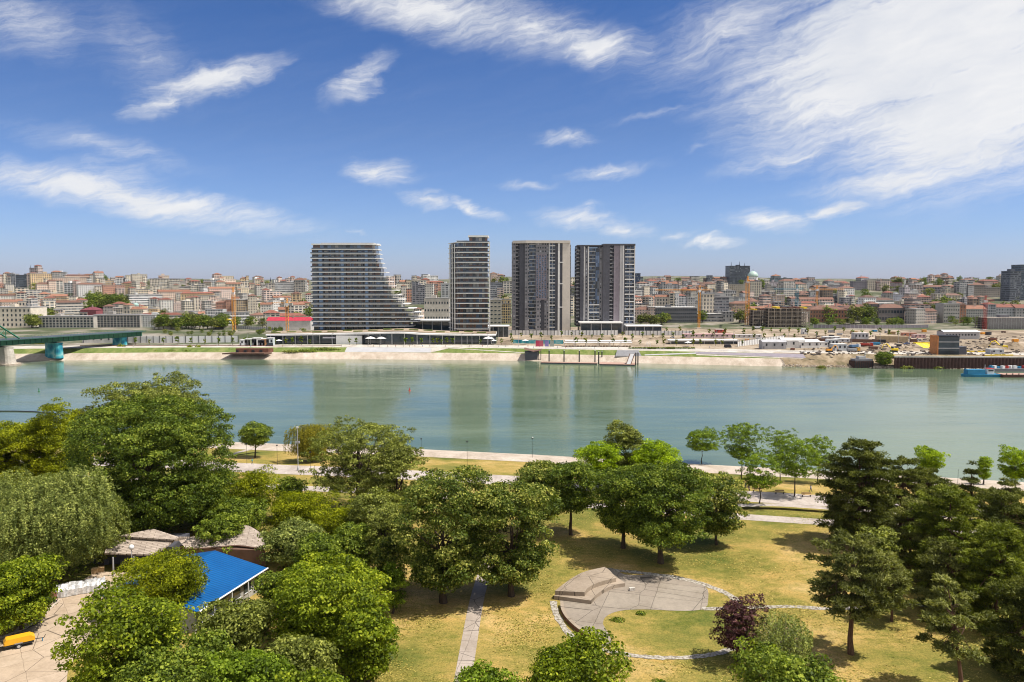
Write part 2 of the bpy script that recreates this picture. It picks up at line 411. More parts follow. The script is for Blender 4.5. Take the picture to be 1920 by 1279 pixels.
def mk_slabs(name, cols, sx, sy, rot, line=.05, dark=.35):
    t = NT(name, .92, spec=.15); p = t.geo(); v = t.scale(p, (1, 1, 1), rot)
    br = t.n('ShaderNodeTexBrick'); br.offset = 0; br.inputs['Scale'].default_value = 1
    br.inputs['Brick Width'].default_value = sx; br.inputs['Row Height'].default_value = sy; br.inputs['Mortar Size'].default_value = line; br.inputs['Mortar Smooth'].default_value = .3
    br.inputs['Color1'].default_value = (*cols[0], 1); br.inputs['Color2'].default_value = (*cols[1], 1); br.inputs['Mortar'].default_value = (*[x*dark for x in cols[0]], 1)
    wob = t.noise(.5, 3, .6, v)
    m = t.n('ShaderNodeVectorMath', operation='MULTIPLY_ADD'); t.l(wob.outputs['Color'], m.inputs[0]); m.inputs[1].default_value = (.35, .35, 0); t.l(v, m.inputs[2]); t.l(m.outputs[0], br.inputs['Vector'])
    a = t.noise(.18, 7, .75, p); b = t.noise(2.5, 5, .7, p)
    c = t.mix(.8, br.outputs['Color'], t.ramp(a.outputs['Fac'], [(.3, (.66, .63, .58)), (.5, (.95, .94, .93)), (.7, (1.15, 1.13, 1.1))]), 'MULTIPLY')
    c = t.mix(.5, c, t.ramp(b.outputs['Fac'], [(.3, (.75, .75, .74)), (.7, (1.15, 1.15, 1.15))]), 'MULTIPLY')
    vo = t.n('ShaderNodeTexVoronoi', feature='DISTANCE_TO_EDGE'); vo.inputs['Scale'].default_value = .16; t.l(t.scale(p, (1, 1, 1), .7), vo.inputs['Vector'])
    crack = t.math('LESS_THAN', vo.outputs['Distance'], .006); c = t.mix(crack, c, tuple(x*.35 for x in cols[0]))
    t.base(c); return t.m
M_yard = mk_slabs('yard_slabs', ((.43, .33, .235), (.48, .375, .275)), 6.5, 5.5, -.62, .035, .6)
M_slabpath = mk_slabs('slab_path', ((.36, .30, .25), (.41, .345, .29)), 9, 3.2, .12, .04, .6)
M_plaza = mk_slabs('plaza_paving', ((.27, .225, .18), (.31, .265, .21)), 7, 6, .3, .05, .5)
def mk_gravel():
    t = NT('white_gravel', .9); p = t.geo(); v = t.n('ShaderNodeTexVoronoi'); v.inputs['Scale'].default_value = 2.6; t.l(p, v.inputs['Vector'])
    t.base(t.ramp(t.math('ADD', t.math('MULTIPLY', v.outputs['Distance'], .9), t.math('MULTIPLY', t.noise(.7, 4, .7, p).outputs['Fac'], .25)), [(.1, (.50, .46, .40)), (.5, (.37, .33, .27)), (.85, (.17, .14, .10))])); t.bump(v.outputs['Distance'], .8, -.1); return t.m
M_gravel = mk_gravel()
def mk_water():
    t = NT('river_water', .08, spec=.5); t.b.inputs['IOR'].default_value = 1.33
    p = t.geo()
    big = t.noise(.010, 5, .6, t.scale(p, (1, 1.6, 1))); med = t.noise(.045, 4, .6, t.scale(p, (.35, 1.6, 1)))
    c = t.ramp(big.outputs['Fac'], [(.3, (.078, .122, .074)), (.7, (.135, .180, .108))]); c = t.mix(.5, c, t.ramp(med.outputs['Fac'], [(.35, (.72, .80, .82)), (.62, (1.12, 1.08, 1.05))]), 'MULTIPLY'); t.base(c)
    streak = t.math('MULTIPLY', big.outputs['Fac'], med.outputs['Fac'])
    r = t.n('ShaderNodeMapRange'); t.l(streak, r.inputs[0]); r.inputs[1].default_value = .15; r.inputs[2].default_value = .4; r.inputs[3].default_value = .05; r.inputs[4].default_value = .17
    t.l(r.outputs[0], t.b.inputs['Roughness'])
    w1 = t.noise(.55, 4, .65, t.scale(p, (.8, 1.5, 1), .2)); w2 = t.noise(.12, 3, .6, t.scale(p, (.7, 1.6, 1), -.15))
    h = t.math('ADD', w1.outputs['Fac'], t.math('MULTIPLY', w2.outputs['Fac'], 2.))
    st = t.n('ShaderNodeMapRange'); t.l(med.outputs['Fac'], st.inputs[0]); st.inputs[1].default_value = .3; st.inputs[2].default_value = .7; st.inputs[3].default_value = .08; st.inputs[4].default_value = .65
    b = t.n('ShaderNodeBump'); b.inputs['Distance'].default_value = .12; t.l(st.outputs[0], b.inputs['Strength']); t.l(h, b.inputs['Height']); t.l(b.outputs[0], t.b.inputs['Normal'])
    return t.m
M_water = mk_water()
M_embgrass = mk_dust('green_bank', (.09, .13, .03), (.15, .19, .05), (.24, .24, .09), .2)
M_rust = plain('rusty_steel', (.20, .085, .055), .85, 0, .2, .4)
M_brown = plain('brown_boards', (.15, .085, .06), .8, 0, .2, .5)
M_dark = plain('dark_metal', (.035, .037, .042), .5, .3)
M_white = plain('white_paint', (.70, .69, .67), .5, 0, .06)
M_steel = plain('grey_steel', (.35, .36, .37), .4, .6, .1)
M_glassdark = plain('dark_glass', (.03, .045, .06), .08, 0, .3, .2, .8)
M_sheet = None

split = [i for i, r in enumerate(rows) if r == ('f', -60)][0]
grid_obj('ground', rows[:split+1], xs, M_lawn)                 # near bank, park and river bed
FAR_RWS = rows[split:]
grid_obj('city_terrain', FAR_RWS, xs, M_cityg, smooth=False)
nearx = [x for x in xs if -480 <= x <= 480]
farx = [x for x in xs if -700 <= x <= 700]
grid_obj('near_quay', [('n', d) for d in (23, 18, 3, 0, -1.5)], nearx, M_stone, .05)
grid_obj('riverside_promenade', [('n', d) for d in (63, 62.9, 51)], nearx, M_path, .03)
grid_obj('park_path', [('n', d) for d in (81, 76)], [x for x in nearx if x < 480], M_path, .03)
grid_obj('far_quay', [('f', e) for e in (-2, 0, 7, 10)], [x for x in farx if x <= at_z(1472, 680, 2).x], M_stone, .06)
grid_obj('far_bank_slope', [('f', e) for e in (10, 17, 19)], [x for x in farx if x <= at_z(1472, 680, 2).x+1], M_embgrass, .05)
grid_obj('earth_bank', [('f', e) for e in (-2, 0, 7, 10, 17, 19, 24)], [x for x in farx if x >= at_z(1460, 680, 2).x], M_earth, .06)
grid_obj('far_promenade', [('f', e) for e in (19, 46)], farx, M_conc, .04)
XC0 = at_y(930, 640, 660).x
grid_obj('construction_ground', [('f', e) for e in (46, 60, 150, 310)], [x for x in farx if x >= XC0], M_dust, .05)
wm = MB(); wm.quad((-9000, 120, 0), (9000, 120, 0), (9000, 1500, 0), (-9000, 1500, 0))
# water only where the bed lies below it
wm = MB(); n = len(xs)
wm.v = [(x, yb(x)-8, 0) for x in xs]+[(x, yf(x)+8, 0) for x in xs]; wm.f = [(i, i+1, n+i+1, n+i) for i in range(n-1)]
struct(wm.build('river', M_water))

def flat_poly(name, px, z, mat, off=.02):
    m = MB(); m.poly([at_z(x, y, z)+Vector((0, 0, off)) for x, y in px]); return struct(m.build(name, mat))
def smooth_line(P, k=6):
    out = []
    P = [Vector(p) for p in P]
    for i in range(len(P)-1):
        a = P[max(i-1, 0)]; b = P[i]; c = P[i+1]; d = P[min(i+2, len(P)-1)]
        for j in range(k):
            t = j/k; out.append(.5*((2*b)+(c-a)*t+(2*a-5*b+4*c-d)*t*t+(3*b-3*c+d-a)*t**3))
    return out+[P[-1]]
def ribbon(name, px, z, w, mat, off=.03, jit=0.):
    P = smooth_line([at_z(x, y, z) for x, y in px]); m = MB(); L = []; Q = []
    for i, p in enumerate(P):
        d = (P[min(i+1, len(P)-1)]-P[max(i-1, 0)]).normalized(); nn = Vector((-d.y, d.x, 0)); ww = w/2
        L.append(p+nn*(ww+rnd.uniform(-jit, jit))+Vector((0, 0, off))); Q.append(p-nn*(ww+rnd.uniform(-jit, jit))+Vector((0, 0, off)))
    n = len(P); m.v = [tuple(q) for q in Q]+[tuple(q) for q in L]; m.f = [(i, i+1, n+i+1, n+i) for i in range(n-1)]
    return struct(m.build(name, mat))
s6 = lambda u, v: (900+u/3.692, 1000+v/3.692)
GZ = 7.0
# paved plaza with the grass island
plz = [(560,478),(575,530),(605,590),(655,650),(720,705),(790,760),(850,790),(915,765)]
isl = [(915,760),(895,705),(862,650),(852,625),(862,590),(900,560),(960,540),(1040,530),(1160,528),(1300,535),(1450,538),(1545,528)]
plz2 = [(1575,500),(1580,400),(1540,362),(1450,330),(1300,303),(1150,290),(1000,285),(900,240),(700,275),(520,400)]
S = lambda L, k=4: [(p.x, p.y) for p in smooth_line([(a, b, 0) for a, b in L], k)]
flat_poly('plaza_paving', [s6(*p) for p in S(plz)+S(isl)[1:]+S(plz2)], GZ, M_plaza, .03)
ribbon('gravel_ring', [s6(*p) for p in ((505,470),(530,560),(580,650),(660,730),(780,790),(900,820),(1050,845),(1200,860),(1400,862),(1600,842),(1740,800),(1850,740))], GZ, 1.0, M_gravel, .05, .12)
ribbon('gravel_border', [s6(*p) for p in ((930,258),(1050,268),(1200,285),(1350,305),(1480,335),(1600,372),(1720,425),(1790,480))], GZ, 1.2, M_gravel, .045, .12)
ribbon('gravel_path', [(1318,1142),(1356,1141),(1420,1139),(1488,1138),(1560,1142),(1640,1137),(1700,1132),(1760,1140),(1850,1150)], GZ, 1.1, M_gravel, .04, .1)
ribbon('slab_path', [(864,1300),(878,1215),(893,1130),(905,1085),(918,1040)], GZ, 2.15, M_slabpath, .03)
ribbon('park_walk', [(1380,948),(1450,947),(1520,951),(1600,957),(1720,966),(1920,985)], GZ, 2.2, M_path, .04)
ribbon('grass_diagonal_path', [(425,858),(450,850),(490,840)], 4.6, 1.6, M_path, .4)
flat_poly('concrete_yard', [(-180,1420),(110,1420),(128,1250),(200,1190),(300,1130),(335,1076),(180,1072),(128,1105),(60,1150),(20,1190),(-120,1240)], GZ, M_yard, .03)

# stage with two curved steps and a low curved wall
M_stepm = mk_slabs('step_concrete', ((.33, .265, .20), (.37, .30, .235)), 5, 50, .5, .05, .5)
stg = thing('stage_platform', at_z(*s6(640, 440), GZ), 0, 'raised round platform of two curved grey concrete steps beside the paved circle', 'platform')
o0 = stg.location
def local(px, z): p = at_z(*px, GZ+z); return (p.x-o0.x, p.y-o0.y)
up_ = S([(520,398),(560,365),(640,308),(740,262),(865,232)])+[(900,258),(942,308)]+S([(942,308),(860,328),(790,352),(745,380),(724,408)])[1:]
lo_ = [(512,432)]+S([(512,432),(560,385),(640,330),(740,290),(860,258)])[1:]+[(925,285),(1005,345)]+S([(1005,345),(930,357),(860,387),(805,425),(768,465)])[1:]
lp = MB().prism([local(s6(*p), .6) for p in lo_], -.1, .6); lp.build('lower_step', M_stepm, stg)
upx = MB().prism([local(s6(*p), 1.25) for p in up_], .6, 1.25); upx.build('upper_step', M_stepm, stg)
wl = smooth_line([at_z(*s6(*p), GZ) for p in ((566,500),(572,550),(602,605),(655,660),(705,700),(752,735))], 5)
cw = thing('curved_wall', wl[0], 0, 'low curved brown retaining wall along the edge of the paved circle', 'wall')
m = MB(); W2 = []
for i, p in enumerate(wl):
    d = (wl[min(i+1, len(wl)-1)]-wl[max(i-1, 0)]).normalized(); nn = Vector((-d.y, d.x, 0)); W2.append((p+nn*.18-wl[0], p-nn*.18-wl[0]))
m.prism([(a.x, a.y) for a, b in W2]+[(b.x, b.y) for a, b in reversed(W2)], -.1, .55); m.build('wall_body', M_rust, cw)
m = MB().prism([((a*1.0).x, a.y) for a, b in [(q[0]+(q[0]-q[1])*.15, q[1]) for q in W2]]+[(b.x, b.y) for a, b in reversed([(q[0], q[1]+(q[1]-q[0])*.15) for q in W2])], .552, .64); m.build('coping', M_stepm, cw)
pb = thing('stone_block', at_z(1185, 1107, GZ), .2, 'small pale block lying on the paved circle near the steps', 'block')
MB().rbox((0, 0, .22), (.9, .5, .44)).build('block_body', M_conc, pb); MB().rbox((.1, .3, .1), (.5, .4, .2), .4).build('broken_piece', M_conc, pb)
# ---------------------------------------------------------------- trees
def mk_leaf(name, dark, mid, light, trans=.24, rough=.55):
    m = bpy.data.materials.new(name); m.use_nodes = True; t = m.node_tree; N = t.nodes; L = t.links
    dark, mid, light = [(c[0]*1.12*k, c[1]*1.10*k, c[2]*.68*k) for c, k in ((dark, .62), (mid, .92), (light, 1.22))]
    out = N['Material Output']; b = N['Principled BSDF']; b.inputs['Roughness'].default_value = rough; b.inputs['Specular IOR Level'].default_value = .12
    at = N.new('ShaderNodeAttribute'); at.attribute_name = 'leafvar'
    r = N.new('ShaderNodeValToRGB'); e = r.color_ramp.elements; e.new(.5)
    for q, (p, c) in zip(e, ((.05, dark), (.5, mid), (.95, light))): q.position = p; q.color = (*c, 1)
    L.new(at.outputs['Fac'], r.inputs[0]); L.new(r.outputs[0], b.inputs['Base Color'])
    tr = N.new('ShaderNodeBsdfTranslucent'); mx = N.new('ShaderNodeMixShader'); mx.inputs[0].default_value = trans
    g = N.new('ShaderNodeMix'); g.data_type = 'RGBA'; g.blend_type = 'MULTIPLY'; g.inputs[0].default_value = 1; L.new(r.outputs[0], g.inputs[6]); g.inputs[7].default_value = (1.6, 1.7, .5, 1)
    L.new(g.outputs[2], tr.inputs[0]); L.new(b.outputs[0], mx.inputs[1]); L.new(tr.outputs[0], mx.inputs[2]); L.new(mx.outputs[0], out.inputs['Surface'])
    MATS[name] = m; return m
LEAF = {
 'dark':   mk_leaf('leaf_dark_green', (0.046,0.073,0.017), (0.100,0.148,0.025), (0.220,0.252,0.053)),
 'maple':  mk_leaf('leaf_maple_green', (0.066,0.099,0.012), (0.153,0.204,0.017), (0.295,0.325,0.036), .30),
 'mid':    mk_leaf('leaf_mid_green', (0.057,0.089,0.019), (0.129,0.179,0.030), (0.247,0.283,0.056)),
 'olive':  mk_leaf('leaf_olive', (0.083,0.101,0.030), (0.168,0.194,0.056), (0.310,0.321,0.113)),
 'grey':   mk_leaf('leaf_grey_green', (0.084,0.114,0.044), (0.175,0.211,0.080), (0.332,0.348,0.152)),
 'linden': mk_leaf('leaf_linden', (0.051,0.081,0.019), (0.108,0.146,0.031), (0.356,0.347,0.131)),
 'yellow': mk_leaf('leaf_yellow_green', (0.078,0.102,0.008), (0.183,0.212,0.009), (0.313,0.320,0.019), .34),
 'lime':   mk_leaf('leaf_lime', (0.102,0.158,0.008), (0.215,0.304,0.011), (0.340,0.420,0.028), .36),
 'fresh':  mk_leaf('leaf_fresh_green', (0.062,0.100,0.011), (0.130,0.194,0.021), (0.227,0.294,0.043), .34),
 'pine':   mk_leaf('needle_pine', (.040,.050,.014), (.105,.122,.036), (.215,.220,.090), .22),
 'pineg':  mk_leaf('needle_grey_pine', (0.063,0.075,0.028), (0.155,0.167,0.070), (0.270,0.270,0.130), .22),
 'pinel':  mk_leaf('needle_bright_pine', (.060,.080,.014), (.135,.165,.030), (.250,.265,.065), .25),
 'plum':   mk_leaf('leaf_purple', (.035,.014,.022), (.085,.034,.060), (.150,.068,.105), .2),
 'willow': mk_leaf('leaf_willow', (0.096,0.095,0.014), (0.204,0.189,0.028), (0.329,0.284,0.057), .4)}
def mk_bark(name, c):
    t = NT(name, .95, spec=.1); p = t.coord('Object'); nz = t.noise(2.5, 6, .75, t.scale(p, (2, 2, .5)))
    t.base(t.ramp(nz.outputs['Fac'], [(.3, tuple(x*.4 for x in c)), (.7, tuple(x*1.4 for x in c))])); t.bump(nz.outputs['Fac'], .8, .05); return t.m
M_bark = mk_bark('bark', (.085, .062, .045)); M_barkp = mk_bark('bark_pale', (.42, .37, .31)); M_barkr = mk_bark('bark_pine', (.13, .075, .05))

def leaf_faces(cen, nor, size, asp, g, spin=None):
    """rhombic leaves: centres, normals -> verts (4 per leaf)"""
    n = len(cen)
    nor = nor/(np.linalg.norm(nor, axis=1, keepdims=True)+1e-9)
    if spin is None:
        a = g.normal(size=(n, 3))
    else: a = spin
    t = np.cross(nor, a); t /= np.linalg.norm(t, axis=1, keepdims=True)+1e-9
    if spin is not None:  # long axis follows spin
        b = t; t = np.cross(b, nor)
    else: b = np.cross(nor, t)
    s = size*g.uniform(.65, 1.35, (n, 1)) if np.isscalar(size) else size[:, None]
    v = np.empty((n, 4, 3)); fold = nor*s*.12
    v[:, 0] = cen+t*s*.5; v[:, 1] = cen+b*s*asp*.5+fold; v[:, 2] = cen-t*s*.5; v[:, 3] = cen-b*s*asp*.5+fold
    return v.reshape(-1, 3)
def leaf_object(name, verts, var, mat, parent):
    n = len(verts)//4
    me = bpy.data.meshes.new(name)
    me.vertices.add(n*4); me.vertices.foreach_set('co', verts.astype(np.float32).ravel())
    me.loops.add(n*4); me.loops.foreach_set('vertex_index', np.arange(n*4, dtype=np.int32))
    me.polygons.add(n); me.polygons.foreach_set('loop_start', np.arange(0, n*4, 4, dtype=np.int32)); me.polygons.foreach_set('loop_total', np.full(n, 4, dtype=np.int32))
    a = me.attributes.new('leafvar', 'FLOAT', 'FACE'); a.data.foreach_set('value', np.clip(var, 0, 1).astype(np.float32))
    me.materials.append(mat); me.update(calc_edges=True)
    o = bpy.data.objects.new(name, me); COL.objects.link(o)
    if parent is not None: o.parent = parent; add_kid(parent, o)
    return o
def sph(n, g):
    v = g.normal(size=(n, 3)); return v/np.linalg.norm(v, axis=1, keepdims=True)

def crown_clusters(h, cb, r, ncl, g, lobes=16, lob=.30, shell=.62, taper=0., top=1.0, sq=1.0):
    """centres of the leaf clusters of a broadleaf crown; returns pos, outward dir"""
    c = np.array([0, 0, (h+cb)/2]); az = (h-cb)/2
    L = sph(lobes, g); L[:, 2] = L[:, 2]*.8+.1; amp = g.uniform(.3, 1., lobes)
    # spread the outer clumps apart so that shade gathers between them
    nout = int(ncl*.62); cand = sph(nout*7, g); md = 2.9/math.sqrt(max(4, nout)); keep = []
    for v_ in cand:
        if len(keep) >= nout: break
        if keep and (np.linalg.norm(np.array(keep)-v_, axis=1).min() < md): continue
        keep.append(v_)
    keep = np.array(keep); nin = max(8, int(ncl*.38)); d = np.concatenate([keep, sph(nin, g)]); ncl = len(d)
    k = np.zeros(ncl)
    for l, a in zip(L, amp): k += a*np.exp(-(1-(d@l))/.07)
    k = k/np.percentile(k, 90); rad = 1-lob+lob*np.clip(k, 0, 1.25)
    rr = np.concatenate([g.uniform(.84, 1.04, len(keep)), g.uniform(max(.2, shell-.2), .74, nin)])
    p = d*(rad*rr)[:, None]
    q = np.sign(p)*np.abs(p)**sq if sq != 1 else p.copy()
    lowr = q[:, 2] < 0; q[lowr, 2] = -np.abs(q[lowr, 2])**.66
    z = q[:, 2]; wid = 1-taper*np.clip(z, -1, 1)
    P = np.stack([q[:, 0]*r*wid, q[:, 1]*r*wid, z*az*top], 1)+c
    return P, d
def broad_crown(P, d, cr, per, leaf, asp, g, flat=.62, updir=.7, spread=.75):
    n = len(P); crs = cr*g.uniform(.55, 1.3, n)
    idx = np.repeat(np.arange(n), np.maximum(6, (per*(crs/cr)**2).astype(int)))
    o = sph(len(idx), g)*(g.random((len(idx), 1))**.33)
    up = g.random(len(idx)) < .6; o[up, 2] = np.abs(o[up, 2])
    off = o*crs[idx][:, None]; off[:, 2] *= flat
    cen = P[idx]+off; nor = o*.5+d[idx]*.3+np.array([0, 0, .42])+g.normal(size=o.shape)*.62
    v = leaf_faces(cen, nor, leaf, asp, g)
    var = (g.random(n)*.5)[idx]+g.random(len(idx))**1.4*.62-.05
    return v, var
def trunk_mesh(h, cb, r, rad, g, P, nl=9, lean=(0, 0), fork=.5):
    m = MB(); hh = cb+(h-cb)*fork
    pts = [(lean[0]*(max(0., z)/hh)**1.5+g.normal()*.08, lean[1]*(max(0., z)/hh)**1.5+g.normal()*.08, z) for z in np.linspace(-.3, hh, 7)]
    m.tube(pts, [rad*(1.25-.25*min(1, i*2/6))*(1-.75*(i/6)**1.3) if i else rad*1.5 for i in range(7)], 8)
    if len(P):
        for k in range(nl):
            t = P[g.integers(len(P))]; i = g.integers(3, 6); b = Vector(pts[i]); e = b.lerp(Vector(t), .9)
            mid = b.lerp(e, .5)+Vector((g.normal()*.3, g.normal()*.3, -abs(e.z-b.z)*.12+.2))
            r0 = rad*(.42 if i < 5 else .3)
            m.tube([b, mid, e], [r0, r0*.55, r0*.15], 5, False)
            for q in range(2):
                t2 = P[g.integers(len(P))]
                if (Vector(t2)-e).length < r*.9: m.tube([mid, Vector(t2)], [r0*.4, r0*.08], 4, False)
    return m

def tree(kind, cx, by, ty, wpx, leafc, label, name='broadleaf_tree', cbf=.25, ncl=None, per=None, cr=None, leaf=None, bx=None, cat='tree', group=None,
         trunk=True, nl=8, lob=.38, shell=.50, taper=0., lean=None, z=None, asp=.62, bark=None, fork=.5, seed=None, sq=.86, dense=1., trad=None, flat=.62):
    """cx, ty, wpx: crown in photo pixels; by: the pixel row where the trunk meets the ground"""
    if z is None:
        z = 7.
        for _ in range(4): p = at_z(bx or cx, by, z); z = gz(p.x, p.y)
    base = at_z(cx, by, z)
    top = at_y(cx, ty, base.y); h = top.z-z
    # the crown bulges towards the lens: keep the outline inside the pixel box
    mpp = (base.y*math.cos(PITCH))/F
    r = wpx/2*mpp*(.97 if kind == 'pine' else 1.10)
    g = np.random.default_rng(seed if seed is not None else int(cx*7+by*3))
    cb = h*cbf*(.42 if cbf < .26 else .78)
    root = thing(name, base, 0, label, cat, group)
    if kind == 'broad':
        leaf = (leaf or .40)*.96; cr = cr or max(.7, min(1.45, r*.19))
        area = 4*math.pi*r*((h-cb)/2+r)/2
        ncl = ncl or int(area/(cr*cr)*.80*dense)+12; per = per or int(95*(cr/1.2)**2*(.40/leaf)**1.6)
        P, d = crown_clusters(h-cr*.4, cb, r-cr*.5, ncl, g, lob=lob, shell=shell, taper=taper, sq=sq)
        v, var = broad_crown(P, d, cr, per, leaf, asp, g, flat)
    elif kind == 'droop':
        leaf = leaf or .30; cr = cr or .8; ncl = ncl or int(4*math.pi*r*((h-cb)/2+r)/2*2.6*dense)
        P, d = crown_clusters(h-.3, cb+1., r-.3, ncl, g, lob=.34, shell=.5)
        per = per or 34; idx = np.repeat(np.arange(len(P)), per); t = g.random(len(idx))
        ln = g.uniform(.8, 2.6, len(P))[idx]
        off = np.stack([d[idx, 0]*.5*np.sqrt(t)+g.normal(size=len(idx))*.16, d[idx, 1]*.5*np.sqrt(t)+g.normal(size=len(idx))*.16, -ln*t], 1)
        cen = P[idx]+off; cen[:, 2] = np.maximum(cen[:, 2], .3); nor = d[idx]*.6+g.normal(size=cen.shape)*.6+np.array([0, 0, .5])
        v = leaf_faces(cen, nor, leaf, .5, g); var = (g.random(len(P))*.5)[idx]+g.random(len(idx))*.5
    elif kind == 'pine':
        leaf = leaf or .55; cr = cr or 1.0
        # whorls of branches that end in flat needle pads
        nw = max(5, int((h-cb)/1.5)); P = []; D = []
        for i in range(nw):
            f = i/(nw-1); zz = cb+(h-cb)*(f*.93+.02)
            prof = (1-f)**.55*(.72+.28*math.sin(min(1, f*3)*math.pi/2)) if taper else math.sqrt(max(.06, 1-(abs(f-.35)/.72)**2.2))
            nb = max(3, int((3.5+6*prof)*dense*(r/4)**.5))
            for b in range(nb):
                a = g.random()*6.283; L = r*prof*g.uniform(.62, 1.12)
                for s_ in np.arange(max(.3, L*.42), L+.01, cr*.62):
                    P.append((math.cos(a)*s_+g.normal()*.35, math.sin(a)*s_+g.normal()*.35, zz+s_*.10+g.normal()*.16)); D.append((math.cos(a)*.5, math.sin(a)*.5, .6))
        P.append((0, 0, h-.4)); D.append((0, 0, 1)); P = np.array(P); D = np.array(D); n = len(P)
        per = per or 88; idx = np.repeat(np.arange(n), per); o = sph(len(idx), g); o[:, 2] = np.abs(o[:, 2])*1.1-.35
        crs = (cr*g.uniform(.6, 1.25, n))[idx][:, None]; off = o*crs*g.uniform(.35, 1, (len(idx), 1)); off[:, 2] *= .72
        cen = P[idx]+off; axis = o+D[idx]*.6+g.normal(size=o.shape)*.25
        v = leaf_faces(cen, g.normal(size=o.shape)+np.array([0, 0, .6]), leaf, .26, g, spin=axis)
        var = (g.random(n)*.5)[idx]+g.random(len(idx))*.35+np.clip(off[:, 2], 0, 1)*.15
    if lean: 
        k = (v[:, 2:3]/h)**1.2; v[:, :2] += k*np.array([lean]); P = P.copy(); P[:, :2] += (P[:, 2:3]/h)**1.2*np.array([lean])
    if trunk:
        rad = trad or max(.10, min(.55, h*.020))
        if kind == 'pine': tm = trunk_mesh(h, cb, r, rad, g, P, 26, fork=.86, lean=lean or (0, 0))
        else: tm = trunk_mesh(h, cb, r, rad, g, P, nl, fork=fork, lean=lean or (0, 0))
        tm.build('trunk', bark or (M_barkr if kind == 'pine' else M_bark), root)
    leaf_object('crown', v, var, LEAF[leafc], root)
    STAT.append((len(v)//4, name, cx))
    return root
STAT = []
T = tree
# -- river side
T('broad', 479, 858, 790, 66, 'mid', 'small round tree alone on dry grass by the near quay', cbf=.36, leaf=.34, nl=8, bx=479, asp=.6)
T('droop', 585, 866, 783, 84, 'willow', 'yellow green weeping tree beside the white lamp post', name='willow_tree', cbf=.05)
T('broad', 1316, 868, 799, 78, 'fresh', 'young light green tree at the water edge, slightly apart from its taller neighbour', name='young_tree', cbf=.34, dense=.46, leaf=.32, cr=.62, trad=.12)
T('broad', 1391, 905, 781, 82, 'fresh', 'tallest of the thin light green trees by the promenade', name='young_tree', cbf=.36, dense=.42, leaf=.32, cr=.62, trad=.15)
T('broad', 1424, 950, 838, 84, 'fresh', 'thin light green tree beside the narrow park walk, nearest of its row', name='young_tree', cbf=.3, dense=.40, leaf=.32, cr=.62, trad=.13)
T('broad', 1462, 905, 794, 66, 'fresh', 'sparse young tree with bare twigs showing at its top', name='young_tree', cbf=.26, dense=.34, leaf=.30, cr=.6, trad=.12)
T('broad', 1490, 931, 812, 92, 'fresh', 'airy light green tree whose trunk stands next to the promenade benches', name='young_tree', cbf=.3, dense=.40, leaf=.32, cr=.62, trad=.15)
T('broad', 1533, 906, 806, 68, 'fresh', 'light green young tree leaning toward the dark pine', name='young_tree', cbf=.3, dense=.38, leaf=.32, cr=.6, trad=.12)
T('broad', 1743, 900, 834, 62, 'lime', 'small yellow green tree on the quay lawn behind the pines', name='young_tree', cbf=.3, dense=.7, leaf=.34, lob=.45, trad=.12)
T('broad', 1844, 908, 848, 28, 'lime', 'tiny lime green sapling between the dark conifer and a bigger lime tree', name='young_tree', cbf=.15, leaf=.28, cr=.55)
T('broad', 1902, 925, 832, 66, 'lime', 'yellow green tree cut by the picture edge near the quay', name='young_tree', cbf=.28, dense=.75, leaf=.34, lob=.4, trad=.14)
T('broad', 1124, 920, 818, 86, 'lime', 'bright lime tree on the river side of the dark group, beside the olive one', name='lime_green_tree', cbf=.2, lob=.4)
T('broad', 1226, 928, 818, 96, 'lime', 'bright lime tree peeking above the big dark crown', name='lime_green_tree', cbf=.2, lob=.4)
T('broad', 1172, 912, 776, 80, 'olive', 'slender olive tree standing between two lime trees', cbf=.15, taper=.35)
# -- centre
T('broad', 672, 963, 761, 215, 'olive', 'tall airy olive green poplar with visible limbs beside the promenade', name='poplar_tree', cbf=.22, dense=.42, cr=.85, nl=30, lob=.42, shell=.35, leaf=.34, fork=.7, trad=.42)
T('broad', 745, 985, 800, 100, 'olive', 'narrow olive crown grown into the right side of the airy poplar', name='poplar_tree', cbf=.12, dense=.85, lob=.4, leaf=.36)
T('broad', 1010, 1000, 846, 110, 'linden', 'grey green tree behind the pale flowering linden', cbf=.2)
T('broad', 1070, 1003, 848, 118, 'dark', 'round dark tree with a clear dark trunk left of the largest crown', cbf=.30, nl=8, trad=.28)
T('broad', 1168, 1028, 852, 125, 'dark', 'dark green tree merged behind the largest central crown', cbf=.2)
T('broad', 1238, 1056, 846, 178, 'dark', 'largest dark green maple in the middle of the park with short trunk', name='maple_tree', cbf=.25, dense=1.1, nl=14, trad=.42)
T('broad', 1343, 1022, 868, 108, 'linden', 'dense green tree on the lawn edge right of the largest maple', cbf=.12, trad=.22)
T('broad', 832, 1130, 853, 178, 'linden', 'huge dark linden tree whose trunk stands left of the slab path', name='linden_tree', cbf=.10, leaf=.40, dense=1.0, nl=16, trad=.45, sq=.72)
T('broad', 958, 1118, 868, 165, 'linden', 'tall linden tree with pale flowers over the slab path', name='linden_tree', cbf=.09, leaf=.40, dense=1.0, nl=14, trad=.4, sq=.72)
T('broad', 728, 1088, 930, 92, 'olive', 'dull olive shrub tree with bare branches left of the linden', cbf=.3, dense=.7, nl=18, leaf=.3)
T('broad', 738, 1150, 1050, 60, 'fresh', 'thin yellow green bush below the huge dark linden', name='bush', cbf=.1, dense=.5, leaf=.28, cat='bush')
